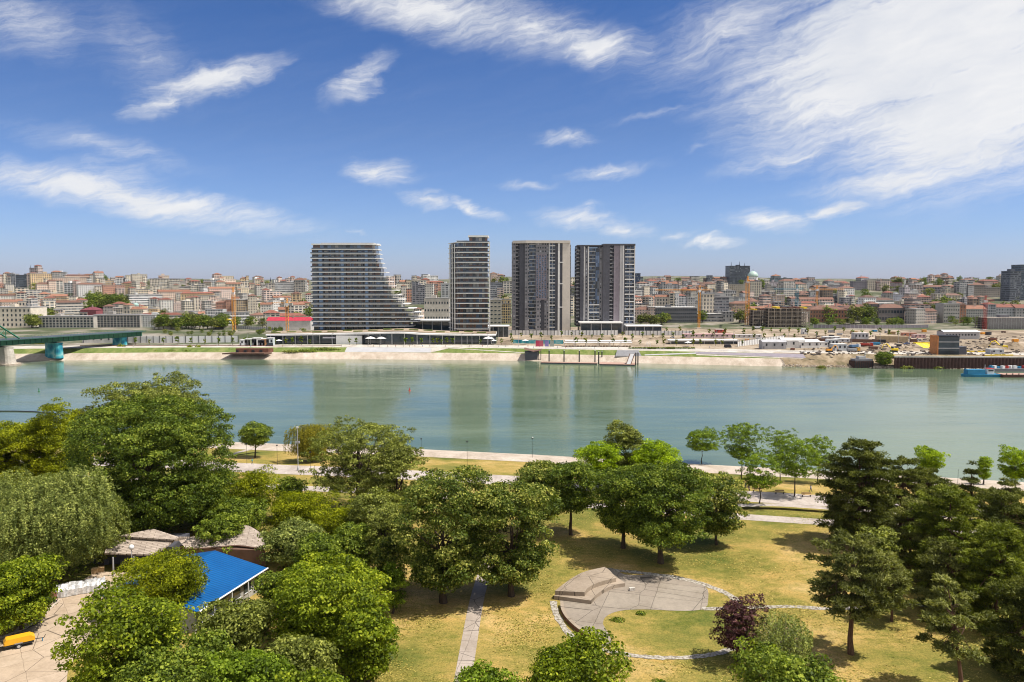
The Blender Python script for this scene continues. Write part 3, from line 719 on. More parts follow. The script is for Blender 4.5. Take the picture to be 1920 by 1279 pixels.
# -- left mass
T('broad', 290, 962, 684, 210, 'olive', 'pale olive tree top showing above the huge round tree', cbf=.3, dense=.8, lob=.45, leaf=.38)
T('broad', 283, 1012, 722, 300, 'dark', 'huge round dark green tree towering over the left of the park', cbf=.12, dense=1.0, leaf=.40, nl=16, lob=.22, trad=.6)
T('broad', 92, 935, 747, 120, 'yellow', 'yellow green tree with a knobbly top by the river', cbf=.12, lob=.42, leaf=.36)
T('broad', 28, 935, 772, 150, 'yellow', 'wide yellow green tree at the picture edge by the river', cbf=.12, lob=.35, leaf=.38)
T('broad', 152, 905, 746, 62, 'yellow', 'narrow round topped tree squeezed against the huge round one', cbf=.1, leaf=.34)
T('broad', -40, 925, 790, 110, 'mid', 'green tree half outside the picture by the river', cbf=.12)
T('droop', 105, 1095, 848, 225, 'grey', 'big drooping grey green birch behind the yard', name='birch_tree', cbf=.10, dense=1.0)
T('droop', -10, 1060, 868, 170, 'grey', 'drooping birch cut by the picture edge above the dark maple', name='birch_tree', cbf=.10)
T('droop', 190, 1062, 905, 90, 'olive', 'narrow hanging olive tree at the end of the shingled shelter', name='birch_tree', cbf=.08)
T('broad', 40, 1182, 1026, 160, 'maple', 'round maple overhanging the yard above the yellow compressor', name='maple_tree', cbf=.10)
T('broad', -60, 1230, 1060, 170, 'maple', 'maple mostly outside the picture beside the yellow compressor', name='maple_tree', cbf=.1)
T('broad', 375, 992, 862, 150, 'mid', 'leafy sumac with spiky tufts in front of the huge round tree', name='sumac_tree', cbf=.1, lob=.4, asp=.3, leaf=.5)
T('broad', 275, 978, 900, 150, 'mid', 'low sumac thicket behind the shingled roofs', name='sumac_tree', cbf=.06, lob=.4, asp=.3, leaf=.5)
T('broad', 478, 985, 866, 92, 'yellow', 'upright yellow green shrub tree with reddish tips', name='sumac_tree', cbf=.08, lob=.5, asp=.35, leaf=.44)
T('broad', 545, 975, 885, 70, 'mid', 'small dark pointed tree behind the yellow green thicket', cbf=.08, taper=.4)
T('broad', 560, 1010, 905, 130, 'yellow', 'broad yellow green thicket above the blue roof', name='sumac_tree', cbf=.06, lob=.45, asp=.35, leaf=.44)
T('broad', 445, 1008, 925, 110, 'mid', 'dark green shrub right behind the weathered shingle roof', cbf=.05)
T('broad', 640, 1040, 935, 110, 'yellow', 'yellow green thicket below the airy poplar', name='sumac_tree', cbf=.06, lob=.45, asp=.4, leaf=.42)
T('broad', 556, 1062, 966, 128, 'grey', 'grey green bushy tree beside the far corner of the blue roof', cbf=.1)
T('broad', 662, 1092, 970, 100, 'mid', 'green shrub tree between the grey bushy tree and the linden', cbf=.1, leaf=.36)
T('broad', 612, 1225, 1032, 235, 'maple', 'big dark maple filling the lower left beside the lawn', name='maple_tree', cbf=.10, dense=.95, lob=.38)
T('broad', 690, 1290, 1120, 120, 'maple', 'low maple crown spreading over the lawn edge near the bottom', name='maple_tree', cbf=.08, dense=.9, lob=.4)
T('broad', 318, 1172, 1022, 178, 'yellow', 'airy ash tree overhanging the blue roof and the yard', name='ash_tree', cbf=.30, dense=.95, lob=.42, shell=.5, nl=20, leaf=.34, asp=.5)
T('broad', 252, 1350, 1084, 228, 'maple', 'large bright green maple over the yard', name='maple_tree', cbf=.25, dense=1.0, lob=.40, shell=.6)
T('broad', 440, 1260, 1112, 125, 'olive', 'olive shrub tree below the white wall of the blue roofed house', cbf=.08, dense=.9)
T('broad', 300, 1400, 1200, 230, 'mid', 'duller green crown below the bright maple at the bottom edge', cbf=.2)
T('broad', 480, 1390, 1200, 190, 'fresh', 'fresh green bush top along the bottom edge', cbf=.15, lob=.4)
T('broad', 600, 1420, 1235, 150, 'maple', 'maple top just rising over the bottom edge by the dirt patch', name='maple_tree', cbf=.2)
T('broad', 700, 1045, 905, 110, 'olive', 'olive bushy crown between the airy poplar and the huge linden', cbf=.05)
T('broad', 728, 1112, 995, 80, 'linden', 'dull green crown tucked against the foot of the huge linden', cbf=.05)
T('broad', 600, 1105, 985, 120, 'mid', 'green tree filling the space right of the grey bushy tree', cbf=.05)
T('broad', 520, 1150, 1060, 80, 'mid', 'small tree at the corner of the white wall under the blue roof', cbf=.05)
T('broad', 470, 1190, 1118, 110, 'olive', 'olive bush hugging the white wall below the blue roof', name='bush', cat='bush', cbf=.03)
T('broad', 400, 958, 880, 90, 'yellow', 'yellow green shrub between the huge round tree and the sumac', cbf=.05)
T('broad', 420, 1045, 958, 90, 'mid', 'dark leafy shrub leaning on the swept roof', cbf=.05)
T('broad', 190, 985, 905, 130, 'mid', 'shaded green tree between the birch and the huge round tree', cbf=.05)
T('broad', 700, 1240, 1150, 90, 'fresh', 'fresh green bush at the lawn edge beside the dark maple', name='bush', cat='bush', cbf=.03)
T('broad', 560, 1330, 1180, 150, 'olive', 'olive crown in the gap between two maples near the bottom', cbf=.1)
T('broad', 395, 1300, 1165, 100, 'mid', 'shaded green crown right of the bright maple over the yard', cbf=.1)
# -- bottom
T('broad', 1068, 1400, 1188, 205, 'maple', 'bright maple crown in front of the round paved platform', name='maple_tree', cbf=.3, dense=1.0, lob=.45)
T('broad', 905, 1420, 1235, 120, 'fresh', 'low bright crown at the end of the slab path', cbf=.3, lob=.4)
T('broad', 1478, 1415, 1215, 220, 'mid', 'bushy green crown below the drooping twiggy shrub', cbf=.25, lob=.4)
T('broad', 1236, 1420, 1262, 60, 'fresh', 'small crown tip poking over the bottom edge below the gravel ring', cbf=.4)
T('broad', 1383, 1240, 1104, 104, 'plum', 'purple leaved plum tree at the end of the gravel ring', name='plum_tree', cbf=.12, leaf=.28, cr=.42, dense=.62, nl=26, lob=.46, shell=.3)
T('droop', 1468, 1262, 1128, 140, 'grey', 'drooping grey green shrub with pale bare twigs', name='twiggy_shrub', cbf=.06, dense=.55, leaf=.24, nl=60, bark=M_barkp, cat='shrub', trad=.12, fork=.6)
# -- pines
T('pine', 1607, 1022, 826, 150, 'pine', 'tall dark pine at the lawn edge with its crown against the river', name='pine_tree', cbf=.13, dense=1.15, cr=1.2)
T('pine', 1688, 1010, 862, 130, 'pine', 'dark pine tucked behind the tall one', name='pine_tree', cbf=.08)
T('pine', 1594, 1226, 1008, 175, 'pineg', 'grey green pine with a bare straight trunk on the lower lawn', name='pine_tree', cbf=.50, dense=1.0, cr=1.0, trad=.32)
T('pine', 1672, 1165, 1055, 85, 'pineg', 'greyish pine half hidden behind the bare trunked one', name='pine_tree', cbf=.3)
T('pine', 1775, 1100, 915, 158, 'pinel', 'broad bright green pine in the thick of the conifer grove', name='pine_tree', cbf=.08, dense=1.1)
T('pine', 1706, 1060, 935, 110, 'pineg', 'narrow greyish pine left of the bright green one', name='pine_tree', cbf=.08)
T('pine', 1819, 965, 866, 58, 'pine', 'slim dark pointed conifer near the promenade', name='conifer_tree', cbf=.04, taper=1, dense=1.3)
T('pine', 1885, 1075, 925, 150, 'pine', 'dark pine at the picture edge above the bright ones', name='pine_tree', cbf=.08, dense=1.1)
T('pine', 1868, 1175, 985, 168, 'pinel', 'wide bright pine low in the grove at the picture edge', name='pine_tree', cbf=.10, dense=1.05)
T('pine', 1775, 1150, 1020, 120, 'pineg', 'rounded grey pine in front of the bright grove', name='pine_tree', cbf=.12)
T('pine', 1930, 1270, 1080, 180, 'pine', 'dark pine cut by the picture edge beside the leaning one', name='pine_tree', cbf=.15)
T('pine', 1800, 1300, 1090, 135, 'pineg', 'leaning thin pine with a crooked trunk at the bottom corner', name='pine_tree', cbf=.48, dense=.65, lean=(-1.6, .6), bx=1840, trad=.24)
T('pine', 1735, 965, 880, 110, 'pine', 'low dark pine under the quay lime tree', name='pine_tree', cbf=.05)
T('pine', 1890, 985, 905, 90, 'pine', 'dark bushy pine by the benches at the picture edge', name='pine_tree', cbf=.05)
T('broad', 1640, 1095, 985, 90, 'olive', 'olive bush in shade between the pines', name='bush', cbf=.05, cat='bush')
# ---------------------------------------------------------------- the towers across the river
def mk_towerglass(name, pal, bw, rh, gr=.12, spec=.6):
    """glazed storeys: every bay and storey draws its own pane from the palette"""
    t = NT(name, gr, 0, spec); uv = t.coord('UV'); sp = t.n('ShaderNodeSeparateXYZ'); t.l(uv, sp.inputs[0]); oi = t.n('ShaderNodeObjectInfo')
    q = t.math('DIVIDE', sp.outputs[0], bw); iu = t.math('FLOOR', q); fu = t.math('FRACT', q); iv = t.math('FLOOR', t.math('DIVIDE', sp.outputs[1], rh))
    cb = t.n('ShaderNodeCombineXYZ'); t.l(iu, cb.inputs[0]); t.l(iv, cb.inputs[1]); t.l(oi.outputs['Random'], cb.inputs[2])
    wn = t.n('ShaderNodeTexWhiteNoise'); t.l(cb.outputs[0], wn.inputs[0])
    n = len(pal); r = t.n('ShaderNodeValToRGB'); r.color_ramp.interpolation = 'CONSTANT'; e = r.color_ramp.elements
    while len(e) < n: e.new(.5)
    for i, q_ in enumerate(e): q_.position = i/n; q_.color = (*pal[i], 1)
    t.l(wn.outputs['Value'], r.inputs[0]); fr = t.math('LESS_THAN', fu, .07)
    t.base(t.mix(fr, r.outputs[0], (.05, .05, .055))); return t.m
BL = (.07, .11, .19); BK = (.022, .027, .036); BR = (.14, .07, .05); GY = (.12, .135, .16); CU = (.30, .28, .26); SB = (.15, .22, .36)
M_tg1 = mk_towerglass('tower_glazing', [BK, BL, GY, BR, SB, BK, CU, BR, GY], 3.1, 4.4)
M_tg2 = mk_towerglass('tower_glazing_brown', [BK, BR, GY, BR, BL, BK, CU, BR], 2.6, 4.4)
M_tg3 = mk_towerglass('tower_glazing_blue', [BK, BL, SB, GY, BK, BL], 1.8, 3.5)
M_slab = plain('white_balcony_slab', (.72, .70, .67), .6, 0, .06)
M_beige = plain('beige_cladding', (.60, .54, .47), .7, 0, .06, .3)
M_grey = plain('grey_cladding', (.17, .165, .18), .6, 0, .1, .3)
M_dgrey = plain('dark_cladding', (.085, .085, .10), .5, 0, .12, .3)
M_mauve = plain('mauve_cladding', (.26, .225, .25), .65, 0, .1, .3)
M_lgrey = plain('light_cladding', (.42, .41, .41), .65, 0, .08, .3)
M_pdark = facade('panel_dark_windows', 2.3, 3.45, .50, .55, ((.02, .03, .04), (.25, .26, .28)))
def L3(px, py, Y, o): p = at_y(px, py, Y); return (p.x-o.x, p.y-o.y, p.z-o.z)

M_rail = plain('balustrade_glass', (.075, .095, .12), .1, 0, .1, .2, .7)
M_bluepane = plain('blue_glass_strip', (.12, .20, .34), .1, 0, .1, .2, .7)
def tower_stepped():
    Y = 668; base = at_y(650, 618, Y); o = Vector((base.x, Y, 15.5))
    root = thing('stepped_tower', o, 0, 'widest apartment tower, its white balcony storeys stepping down on one side like a slope', 'tower')
    ys = [458.5,467.5,476,484.5,493,502,510.5,519,527.5,536,544.5,553,561.5,570,578.5,586.5,595,603,611.5]
    xr = [710.5,712,713,715,718,721,726,730.5,734,740,746,748,757,766,777,785,789,785,775]
    zt = None; W = lambda px: at_y(px, 540, Y).x-o.x
    zs = [at_y(650, y, Y).z-o.z for y in ys]
    for i, (z, x) in enumerate(zip(zs, xr)):
        x0 = W(582.5 if i else 585); x1 = W(x); k = (i > 9)*min(14, (i-9)*1.5)
        m = MB(); pts = [(x0, 0), (x1-5, 0), (x1-1.2, 1.2), (x1, 4.5), (x1-1, 20+k), (x0, 20)]
        m.prism(pts, z-.36, z+(.24 if i else .8)); sl_ = m.build('balcony_slab', M_slab, root)
        if i+1 < len(zs):
            zb = zs[i+1]+.35; x1g = W(xr[i])-(3.2 if i < 6 else 5.5 if i < 10 else 9)
            g = MB().box(x0+1.0, x1g, 1.9, 19, zb, z-.55); g.build('glazing', M_tg1, root)
            r = MB().box(x0+.2, W(xr[i+1])-5.5, .1, .16, zb, zb+1.0); r.build('railing', M_rail, sl_)
    for c in (601, 641, 688): MB().box(W(c)-1.6, W(c)+1.6, .9, 2.6, 0, zs[1]-1).build('recess_column', M_bluepane, root)
    for k in range(1, 12):
        c = 585+k*10.6; top = zs[1]-1
        MB().box(W(c)-.28, W(c)+.28, .25, 2.2, 0, top).build('party_wall', M_dgrey, root)
    for k in range(4):
        c = 718+k*13; j = max(i for i in range(19) if i == 0 or xr[i] < c+8); MB().box(W(c)-.28, W(c)+.28, .6, 2.4, 0, zs[min(18, j+1)]-.5).build('party_wall', M_dgrey, root)
    MB().box(W(600), W(700), 5, 16, zs[0]+.9, zs[0]+1.7).build('roof_plant', M_lgrey, root)
    MB().box(W(586), W(775), 2.5, 19, -1, zs[-1]-.55).build('base_storey', MATS['dark_glass'], root)
    return root
tower_stepped()

def tower_slim():
    Y = 650; o = Vector((at_y(880, 620, Y).x, Y, 7.5))
    root = thing('slim_tower', o, 0, 'slim apartment tower with brown glass and white storey bands, angled flank and roof box', 'tower')
    W = lambda px, YY=Y: at_y(px, 540, YY).x-o.x
    zs = [at_y(880, 454.5+9.55*i, Y).z-o.z for i in range(19)]
    A = (W(857), 0); B = (W(916), 0); C = (W(912, Y+32), 32); D = (W(843.5, Y+22), 22)
    out = [(A[0]-.3, -1.2), (B[0]+1.4, -1.2), (C[0]+1.2, C[1]), (D[0]-1.2, D[1])]; inn = [(A[0]+1.2, .9), (B[0]-.6, .9), (C[0]-.6, C[1]-1), (D[0]+.9, D[1])]
    for i, z in enumerate(zs):
        s = MB().prism(out, z-.28, z+.26); sl_ = s.build('balcony_slab', M_slab, root); MB().box(A[0]+.2, B[0]+.8, -1.15, -1.1, z+.34, z+1.2).build('railing', M_rail, sl_)
        zb = zs[i+1]+.42 if i+1 < len(zs) else -1
        if z-.42-zb > .5: MB().prism(inn, zb, z-.42).build('glazing', M_tg2, root)
    for k in range(1, 6):      # white fins on the shaded flank
        f = k/6; x = A[0]+(D[0]-A[0])*f; y = A[1]+(D[1]-A[1])*f
        MB().box(x-1.3, x-.5, y-.3, y+.3, 0, zs[0]-1).build('flank_fin', M_slab if k % 2 else M_dark, root)
    for c in (864, 871.5, 879, 886.5, 894, 901.5, 909): MB().box(W(c)-.18, W(c)+.18, -.2, 1.2, 0, zs[0]).build('party_wall', M_dgrey, root)
    MB().box(B[0]+.5, B[0]+1.3, -.9, 1.6, 0, zs[0]).build('corner_fin', M_slab, root)
    MB().box(W(880), W(914), .5, 18, zs[0]+.42, zs[0]+4.2).build('roof_box', M_tg2, root)
    MB().box(W(878), W(916), -.6, 19.5, zs[0]+4.2, zs[0]+5.6).build('roof_slab', M_slab, root)
    MB().box(W(856), W(878), 2, 14, zs[0]+.42, zs[0]+1.6).build('parapet', M_lgrey, root)
    return root
tower_slim()

def seg_tower(name, label, Y, ybase, segs, depth, pitch, ftop):
    """segs: (px0, px1, pytop, pybot, setback, kind)"""
    ox = (segs[0][0]+segs[-1][1])/2; o = Vector((at_y(ox, ybase, Y).x, Y, 7.0)); root = thing(name, o, 0, label, 'tower')
    W = lambda px: at_y(px, 540, Y).x-o.x
    nsl = 0
    for (a, b, yt, yb_, sb, kind) in segs:
        z1 = at_y(ox, yt, Y).z-o.z; z0 = max(-.5, at_y(ox, yb_, Y).z-o.z) if yb_ < ybase-3 else -.5
        x0 = W(a); x1 = W(b); d1 = depth
        if kind in ('balcony', 'whitebalcony', 'glassbalcony'):
            MB().box(x0, x1, sb+1.8, d1, z0, z1).build('glazing', {'balcony': M_pdark, 'whitebalcony': M_tg3, 'glassbalcony': M_tg3}[kind], root, color=(.12, .12, .14))
            n = int((z1-z0)/pitch); 
            for i in range(1, n+1):
                z = z1-i*pitch+.2
                if z < z0: break
                m = MB().box(x0-.15, x1+.15, sb-.3, sb+1.8, z, z+.28)
                m2 = MB().box(x0-.1, x1+.1, sb-.3, sb-.2, z+.28, z+1.0)
                if kind == 'whitebalcony': m.box((x0+x1)/2-.12, (x0+x1)/2+.12, sb-.2, sb+.1, z+.75, z+pitch)
                elif kind == 'balcony': m.box(x0-.1, x0+(x1-x0)*.62, sb-.3, sb-.18, z+.28, z+.9)
                bo = m.build('balcony', M_slab if kind != 'balcony' else M_lgrey, root); nsl += 1
                if kind != 'balcony': m2.build('railing', M_slab if kind == 'whitebalcony' and z1-z > 1 and i % 2 else M_rail, bo)
        else:
            mat = {'dark': M_dgrey, 'grey': M_grey, 'mauve': M_mauve, 'beige': M_beige, 'light': M_lgrey, 'win': M_pdark, 'glass': M_tg3, 'white': M_slab}[kind]
            col = {'win': (.25, .245, .26)}.get(kind)
            MB().box(x0, x1, sb, d1, z0, z1).build('wall_panel' if kind != 'glass' else 'glazing', mat, root, color=col)
    return root, o, W, nsl
r3, o3, W3, n3 = seg_tower('beige_framed_tower', 'broad dark tower with beige framed end wall and mauve centre, left of the paired towers', 765, 620, [
 (959.5,967,453,620,5,'win'), (967,974,454,620,6.5,'balcony'), (974,984,455,620,4,'dark'), (984,992,456,620,2,'win'), (992,1004.5,452,620,3,'glassbalcony'),
 (1004.5,1025,455,477,1.2,'win'), (1004.5,1025,477,562,.6,'mauve'), (1004.5,1014,562,620,1,'win'), (1014,1021,562,620,2.4,'dark'), (1021,1029,456,620,1.6,'win'), (1029,1030.2,453,620,0,'white'), (1030.2,1041,455,620,1.8,'whitebalcony'),
 (1041,1046,455,620,1.2,'dark'), (1046,1049.5,452,620,0,'white'), (1049.5,1054.5,455,620,.9,'dark'), (1054.5,1069,451,620,0,'beige'), (1069,1071.5,458,620,8,'balcony')], 30, 3.55, 4)
m = MB(); zt = at_y(1010, 456, 765).z-7
m.prism([(W3(961), 5), (W3(986), -.6), (W3(1068.5), -.6), (W3(1068.5), 31), (W3(961), 31)], zt, zt+2.6); m.build('parapet', M_beige, r3)
for i, y in enumerate((492, 532, 576)): MB().box(W3(1046), W3(1056), -.1, .5, at_y(1000, y+1, 765).z-7, at_y(1000, y-1, 765).z-7).build('frame_bar', M_slab, r3)
# small windows of the mauve panel
w0 = MB().box(-.75, .75, -.12, .05, -.8, .8).build('window', M_tg3, r3); first = True
for r in range(20):
    for c in range(4):
        p = (W3(1007.5+c*5), .6, at_y(1000, 480.5+r*4.05, 765).z-7)
        if first: w0.location = p; first = False
        else: drop_copy(w0, r3, 'window', p)
r4, o4, W4, n4 = seg_tower('paired_tower', 'lower half of the paired dark towers, with bright glass bays between white walls', 765, 616, [
 (1081.5,1088,463,612,4,'balcony'), (1088,1094.5,461,616,0,'dark'), (1094.5,1104,462.5,616,1.2,'win'), (1104,1116,465,566,2.2,'glassbalcony'), (1116,1124,465,566,2.2,'glass'), (1104,1124,566,616,.8,'whitebalcony'), (1124,1130,463,616,1.6,'win')], 28, 3.55, 4)
zt = at_y(1100, 462, 765).z-7; MB().box(W4(1082), W4(1130), .2, 28.2, zt, zt+1.4).build('parapet', M_dgrey, r4)
for a, b in ((1094.6, 1096.2), (1102.5, 1104.2)): MB().box(W4(a), W4(b), .5, 3, 0, zt).build('white_fin', M_slab, r4)
r5, o5, W5, n5 = seg_tower('paired_tower', 'taller half of the paired dark towers, ending in a white balcony grid', 762, 614, [
 (1130.5,1143,459,616,0,'dark'), (1143,1151,460,616,1.8,'balcony'), (1151,1162,459,616,.6,'mauve'), (1162,1168,460,616,0,'light'), (1168,1169.4,459,616,-.2,'white'), (1169.4,1171.5,460,616,.8,'dark'), (1171.5,1190.5,462,618,1.4,'whitebalcony')], 30, 3.55, 4)
zt = at_y(1160, 460.5, 762).z-7; MB().box(W5(1130.4), W5(1190.6), -.2, 30.2, zt, zt+1.7).build('parapet', M_dgrey, r5)
MB().box(W5(1189.4), W5(1190.8), 1.0, 29, 0, zt).build('corner_fin', M_slab, r5)

# ---------------------------------------------------------------- shopping podium in front of the towers
def podium():
    Y = 622; o = Vector((at_y(740, 645, Y).x, Y, 7.04)); root = thing('glass_podium', o, 0, 'low glass fronted gallery with long curved white roof edge below the towers', 'pavilion')
    W = lambda px: at_y(px, 640, Y).x-o.x
    crv = S([(500,627.5),(600,626),(680,624.5),(752,622),(800,625),(860,627),(930,627.5)], 5)
    pts = [(W(px), -8*math.exp(-((px-752)/60)**2), at_y(px, py, Y).z-o.z) for px, py in crv]
    n = len(pts); m = MB()
    for k, (dy, dz) in enumerate(((-2.2, 0), (-2.2, 1.1), (0, 1.5), (34, 1.5), (34, 0))): m.v += [(x, y+dy, z+dz-.9) for x, y, z in pts]
    for r in range(5):
        for i in range(n-1): a = r*n+i; b = ((r+1) % 5)*n+i; m.f.append((a, a+1, b+1, b))
    m.f += [tuple(r*n for r in range(5)), tuple(r*n+n-1 for r in reversed(range(5)))]
    m.build('curved_roof', M_slab, root)
    g = MB()
    for i in range(n-1):
        (x0, y0, z0), (x1, y1, z1) = pts[i], pts[i+1]; g.quad((x0, y0+1.5, -.4), (x1, y1+1.5, -.4), (x1, y1+1.5, z1-.9), (x0, y0+1.5, z0-.9))
    g.build('glass_front', MATS['dark_glass'], root)
    for k in range(19):
        px = 508+k*23; j = min(range(n), key=lambda q: abs(pts[q][0]-W(px))); MB().tube([(W(px), pts[j][1]-.6, -.4), (W(px), pts[j][1]-.6, pts[j][2]-.8)], .22, 6).build('column', M_white, root)
    MB().box(W(632), W(680), -3.5, 1, -.4, at_y(650, 629, Y).z-o.z).build('white_wall_block', M_white, root)
    for a, b in ((606, 630), (684, 702), (704, 722)):
        MB().poly([(W(a), -.2, 6.2), (W(b), -.2, 6.2), (W(b)+.6, -4.2, 4.6), (W(a)+.6, -4.2, 4.6)]).build('awning', M_grey, root)
    m = MB(); m.v = [(x, y-.6, z+.78) for x, y, z in pts]+[(x, 34, z+.78) for x, y, z in pts]; m.f = [(i, i+1, n+i+1, n+i) for i in range(n-1)]; m.build('roof_terrace', M_dust, root)
    for k in range(16):
        a = W(512+k*26); j = min(range(n), key=lambda q: abs(pts[q][0]-a)); MB().box(a-3.5, a+3.5, 6+(k % 3)*6, 9+(k % 3)*6, pts[j][2]+.6, pts[j][2]+1.5).build('planting_bed', M_embgrass, root)
    return root
podium()
mz = at_y(650, 626, 622).z
def lowpav(px0, px1, yt, ybm, Y, label, cat='pavilion', dp=16):
    z0 = gz(at_y(px0, ybm, Y).x, Y); o = Vector((at_y((px0+px1)/2, ybm, Y).x, Y, z0)); root = thing('pavilion', o, 0, label, cat); W = lambda px: at_y(px, 600, Y).x-o.x; h = at_y(px0, yt, Y).z-z0
    MB().box(W(px0)-1, W(px1)+1, -1.5, dp+1, h-.9, h).build('roof', M_slab, root); MB().box(W(px0), W(px1), 0, dp, -.5, h-.9).build('glass_wall', MATS['dark_glass'], root)
    for k in range(5): x = W(px0)+(W(px1)-W(px0))*k/4; MB().box(x-.25, x+.25, -1.2, -.7, -.5, h-.9).build('post', M_lgrey, root)
    return root
lowpav(1089, 1166, 604.5, 620, 745, 'flat roofed glass hall at the foot of the paired towers', dp=18)
lowpav(1176, 1240, 610.5, 621, 742, 'long low grey hall beside the foot of the paired towers')
lowpav(915, 953, 611, 625, 700, 'dark blue low hall between the slim tower and the beige framed one')
lowpav(1258, 1383, 637.5, 646, 618, 'low restaurant pavilion with dark glass front behind the far promenade', dp=10)
lowpav(1062, 1118, 638.5, 645, 628, 'long pale cafe building behind the first canopies on the promenade', dp=7)
lowpav(1124, 1182, 639, 645.5, 630, 'second pale cafe building behind the last canopies', dp=7)
lowpav(775, 846, 600.5, 622, 690, 'terraced glass hall tucked between the stepped tower and the slim tower', dp=26)
# ---------------------------------------------------------------- the city on the hill
TAKEN = []; NCITY = 0
COVER = np.zeros((160, 480), bool)      # photo columns /4, rows 480..640
CITY = []
def rect_px(x0, x1, y, zt):
    a = proj(x0, y, zt); b = proj(x1, y, zt); return a[0], b[0], a[1]
def cover(x0, x1, yt, yb_): COVER[max(0, int(yt-480)):max(0, int(yb_-480)), max(0, int(x0/4)):max(0, int(x1/4))] = True
def seen(x0, x1, yt, yb_):
    s = COVER[max(0, int(yt-480)):max(1, int(yb_-480)), max(0, int(x0/4)):max(1, int(x1/4)+1)]
    return 0. if s.size == 0 else 1-s.mean()
for r in ((582,712,457,620),(712,745,520,620),(745,780,570,620),(843,916,445,625),(959,1070,450,622),(1081,1191,460,620),(0,300,640,660)): cover(*r)
def hroof(m, x0, x1, y0, y1, z, h, ov=.5):
    """hipped roof"""
    x0 -= ov; x1 += ov; y0 -= ov; y1 += ov; w = x1-x0; d = y1-y0; k = min(w, d)/2
    if w >= d: a = (x0+k, (y0+y1)/2, z+h); b = (x1-k, (y0+y1)/2, z+h)
    else: a = ((x0+x1)/2, y0+k, z+h); b = ((x0+x1)/2, y1-k, z+h)
    A, B, C, D = (x0, y0, z), (x1, y0, z), (x1, y1, z), (x0, y1, z)
    if w >= d: m.poly([A, B, b, a]); m.poly([B, C, b]); m.poly([C, D, a, b]); m.poly([D, A, a])
    else: m.poly([A, B, a]); m.poly([B, C, b, a]); m.poly([C, D, b]); m.poly([D, A, a, b])
    m.poly([D, C, B, A]); return m
def building(x, y, w, d, hgt, wcol, mat, roof='hip', rcol=(.33, .14, .09), rz=0., name='apartment_building', label=None, cat='building', z=None, extra=True, windows=None, desc=None):
    z = gz(x, y) if z is None else z
    root = thing(name, (x, y, z), rz, label, cat); root['_d'] = desc or ''
    if windows: mat = M_plaster
    MB().box(-w/2, w/2, 0, d, -7, hgt).build('wall', mat, root, color=wcol)
    if roof == 'hip': hroof(MB(), -w/2, w/2, 0, d, hgt, min(w, d)*.18+.5).build('roof', M_roof, root, color=rcol)
    elif roof == 'gable':
        m = MB(); q = min(w, d)*.24
        m.poly([(-w/2-.4, -.5, hgt-.1), (w/2+.4, -.5, hgt-.1), (w/2+.4, d/2, hgt+q), (-w/2-.4, d/2, hgt+q)]); m.poly([(w/2+.4, d+.5, hgt-.1), (-w/2-.4, d+.5, hgt-.1), (-w/2-.4, d/2, hgt+q), (w/2+.4, d/2, hgt+q)])
        m.poly([(w/2, 0, hgt-.1), (w/2, d, hgt-.1), (w/2, d/2, hgt+q-.1)]); m.poly([(-w/2, d, hgt-.1), (-w/2, 0, hgt-.1), (-w/2, d/2, hgt+q-.1)]); m.build('roof', M_roof, root, color=rcol)
    else:
        m = MB().box(-w/2-.3, w/2+.3, -.3, d+.3, hgt, hgt+.7); m.build('roof', M_plaster, root, color=rcol)
        if extra and w > 12:
            c = rnd.uniform(-w*.3, w*.2); MB().box(c, c+rnd.uniform(3, 7), d*.3, d*.7, hgt+.7, hgt+rnd.uniform(2.4, 4)).build('roof_house', M_plaster, root, color=tuple(v*.9 for v in wcol))
    if cat == 'building' and extra and w > 15 and not windows and y > 860:
        f = rnd.uniform(.28, .5)*w; sd = rnd.choice((-1, 1)); dh = rnd.choice((-4.5, -3.2, 2.6, 3.4, 5)); k = rnd.uniform(.72, 1.15); wc = tuple(min(.85, v*k) for v in rnd.choice((wcol, wcol, CREAM, GB, LB, PINK)))
        a, b = (sd*w/2, sd*(w/2-f)); a, b = min(a, b), max(a, b); wing = MB().box(a-.02, b+.02, -1.6, d*.8, -7, hgt+dh).build('wing', rnd.choice((M_fpunch, M_fbalc, M_fold, M_fgrid)), root, color=wc)
        if rnd.random() < .55: hroof(MB(), a, b, -1.6, d*.8, hgt+dh, min(f, d)*.2+.5).build('wing_roof', M_roof, wing, color=rcol if roof != 'flat' else rnd.choice((RED, TER, RED2)))
        else: MB().box(a-.3, b+.3, -1.9, d*.8+.3, hgt+dh, hgt+dh+.6).build('wing_roof', M_plaster, wing, color=GRY)
    if extra and roof != 'flat':
        for k in range(rnd.choice((1, 1, 2))):
            cx = rnd.uniform(-w*.3, w*.3); MB().box(cx-.5, cx+.5, d*.35, d*.35+.9, hgt+.5, hgt+min(w, d)*.26+rnd.uniform(1.4, 2.2)).build('chimney', M_plaster, root, color=(.45, .36, .3))
    if windows:
        nx, ny, ww, wh = windows; f = None
        for j in range(ny):
            for i in range(nx):
                px_ = -w/2+w*(i+.5)/nx; pz = (hgt-1.0)*(j+.5)/ny+.5
                if f is None: f = MB().box(-ww/2, ww/2, -.14, .05, -wh/2, wh/2).build('window', MATS['dark_glass'], root); f.location = (px_, 0, pz)
                else: drop_copy(f, root, 'window', (px_, 0, pz))
    CITY.append(root); a = proj(x-w/2, y, z+hgt)[0]; b = proj(x+w/2, y, z+hgt)[0]
    yt = proj(x, y, z+hgt)[1]; cover(a, b, yt, proj(x, y, z)[1]+2)
    return root
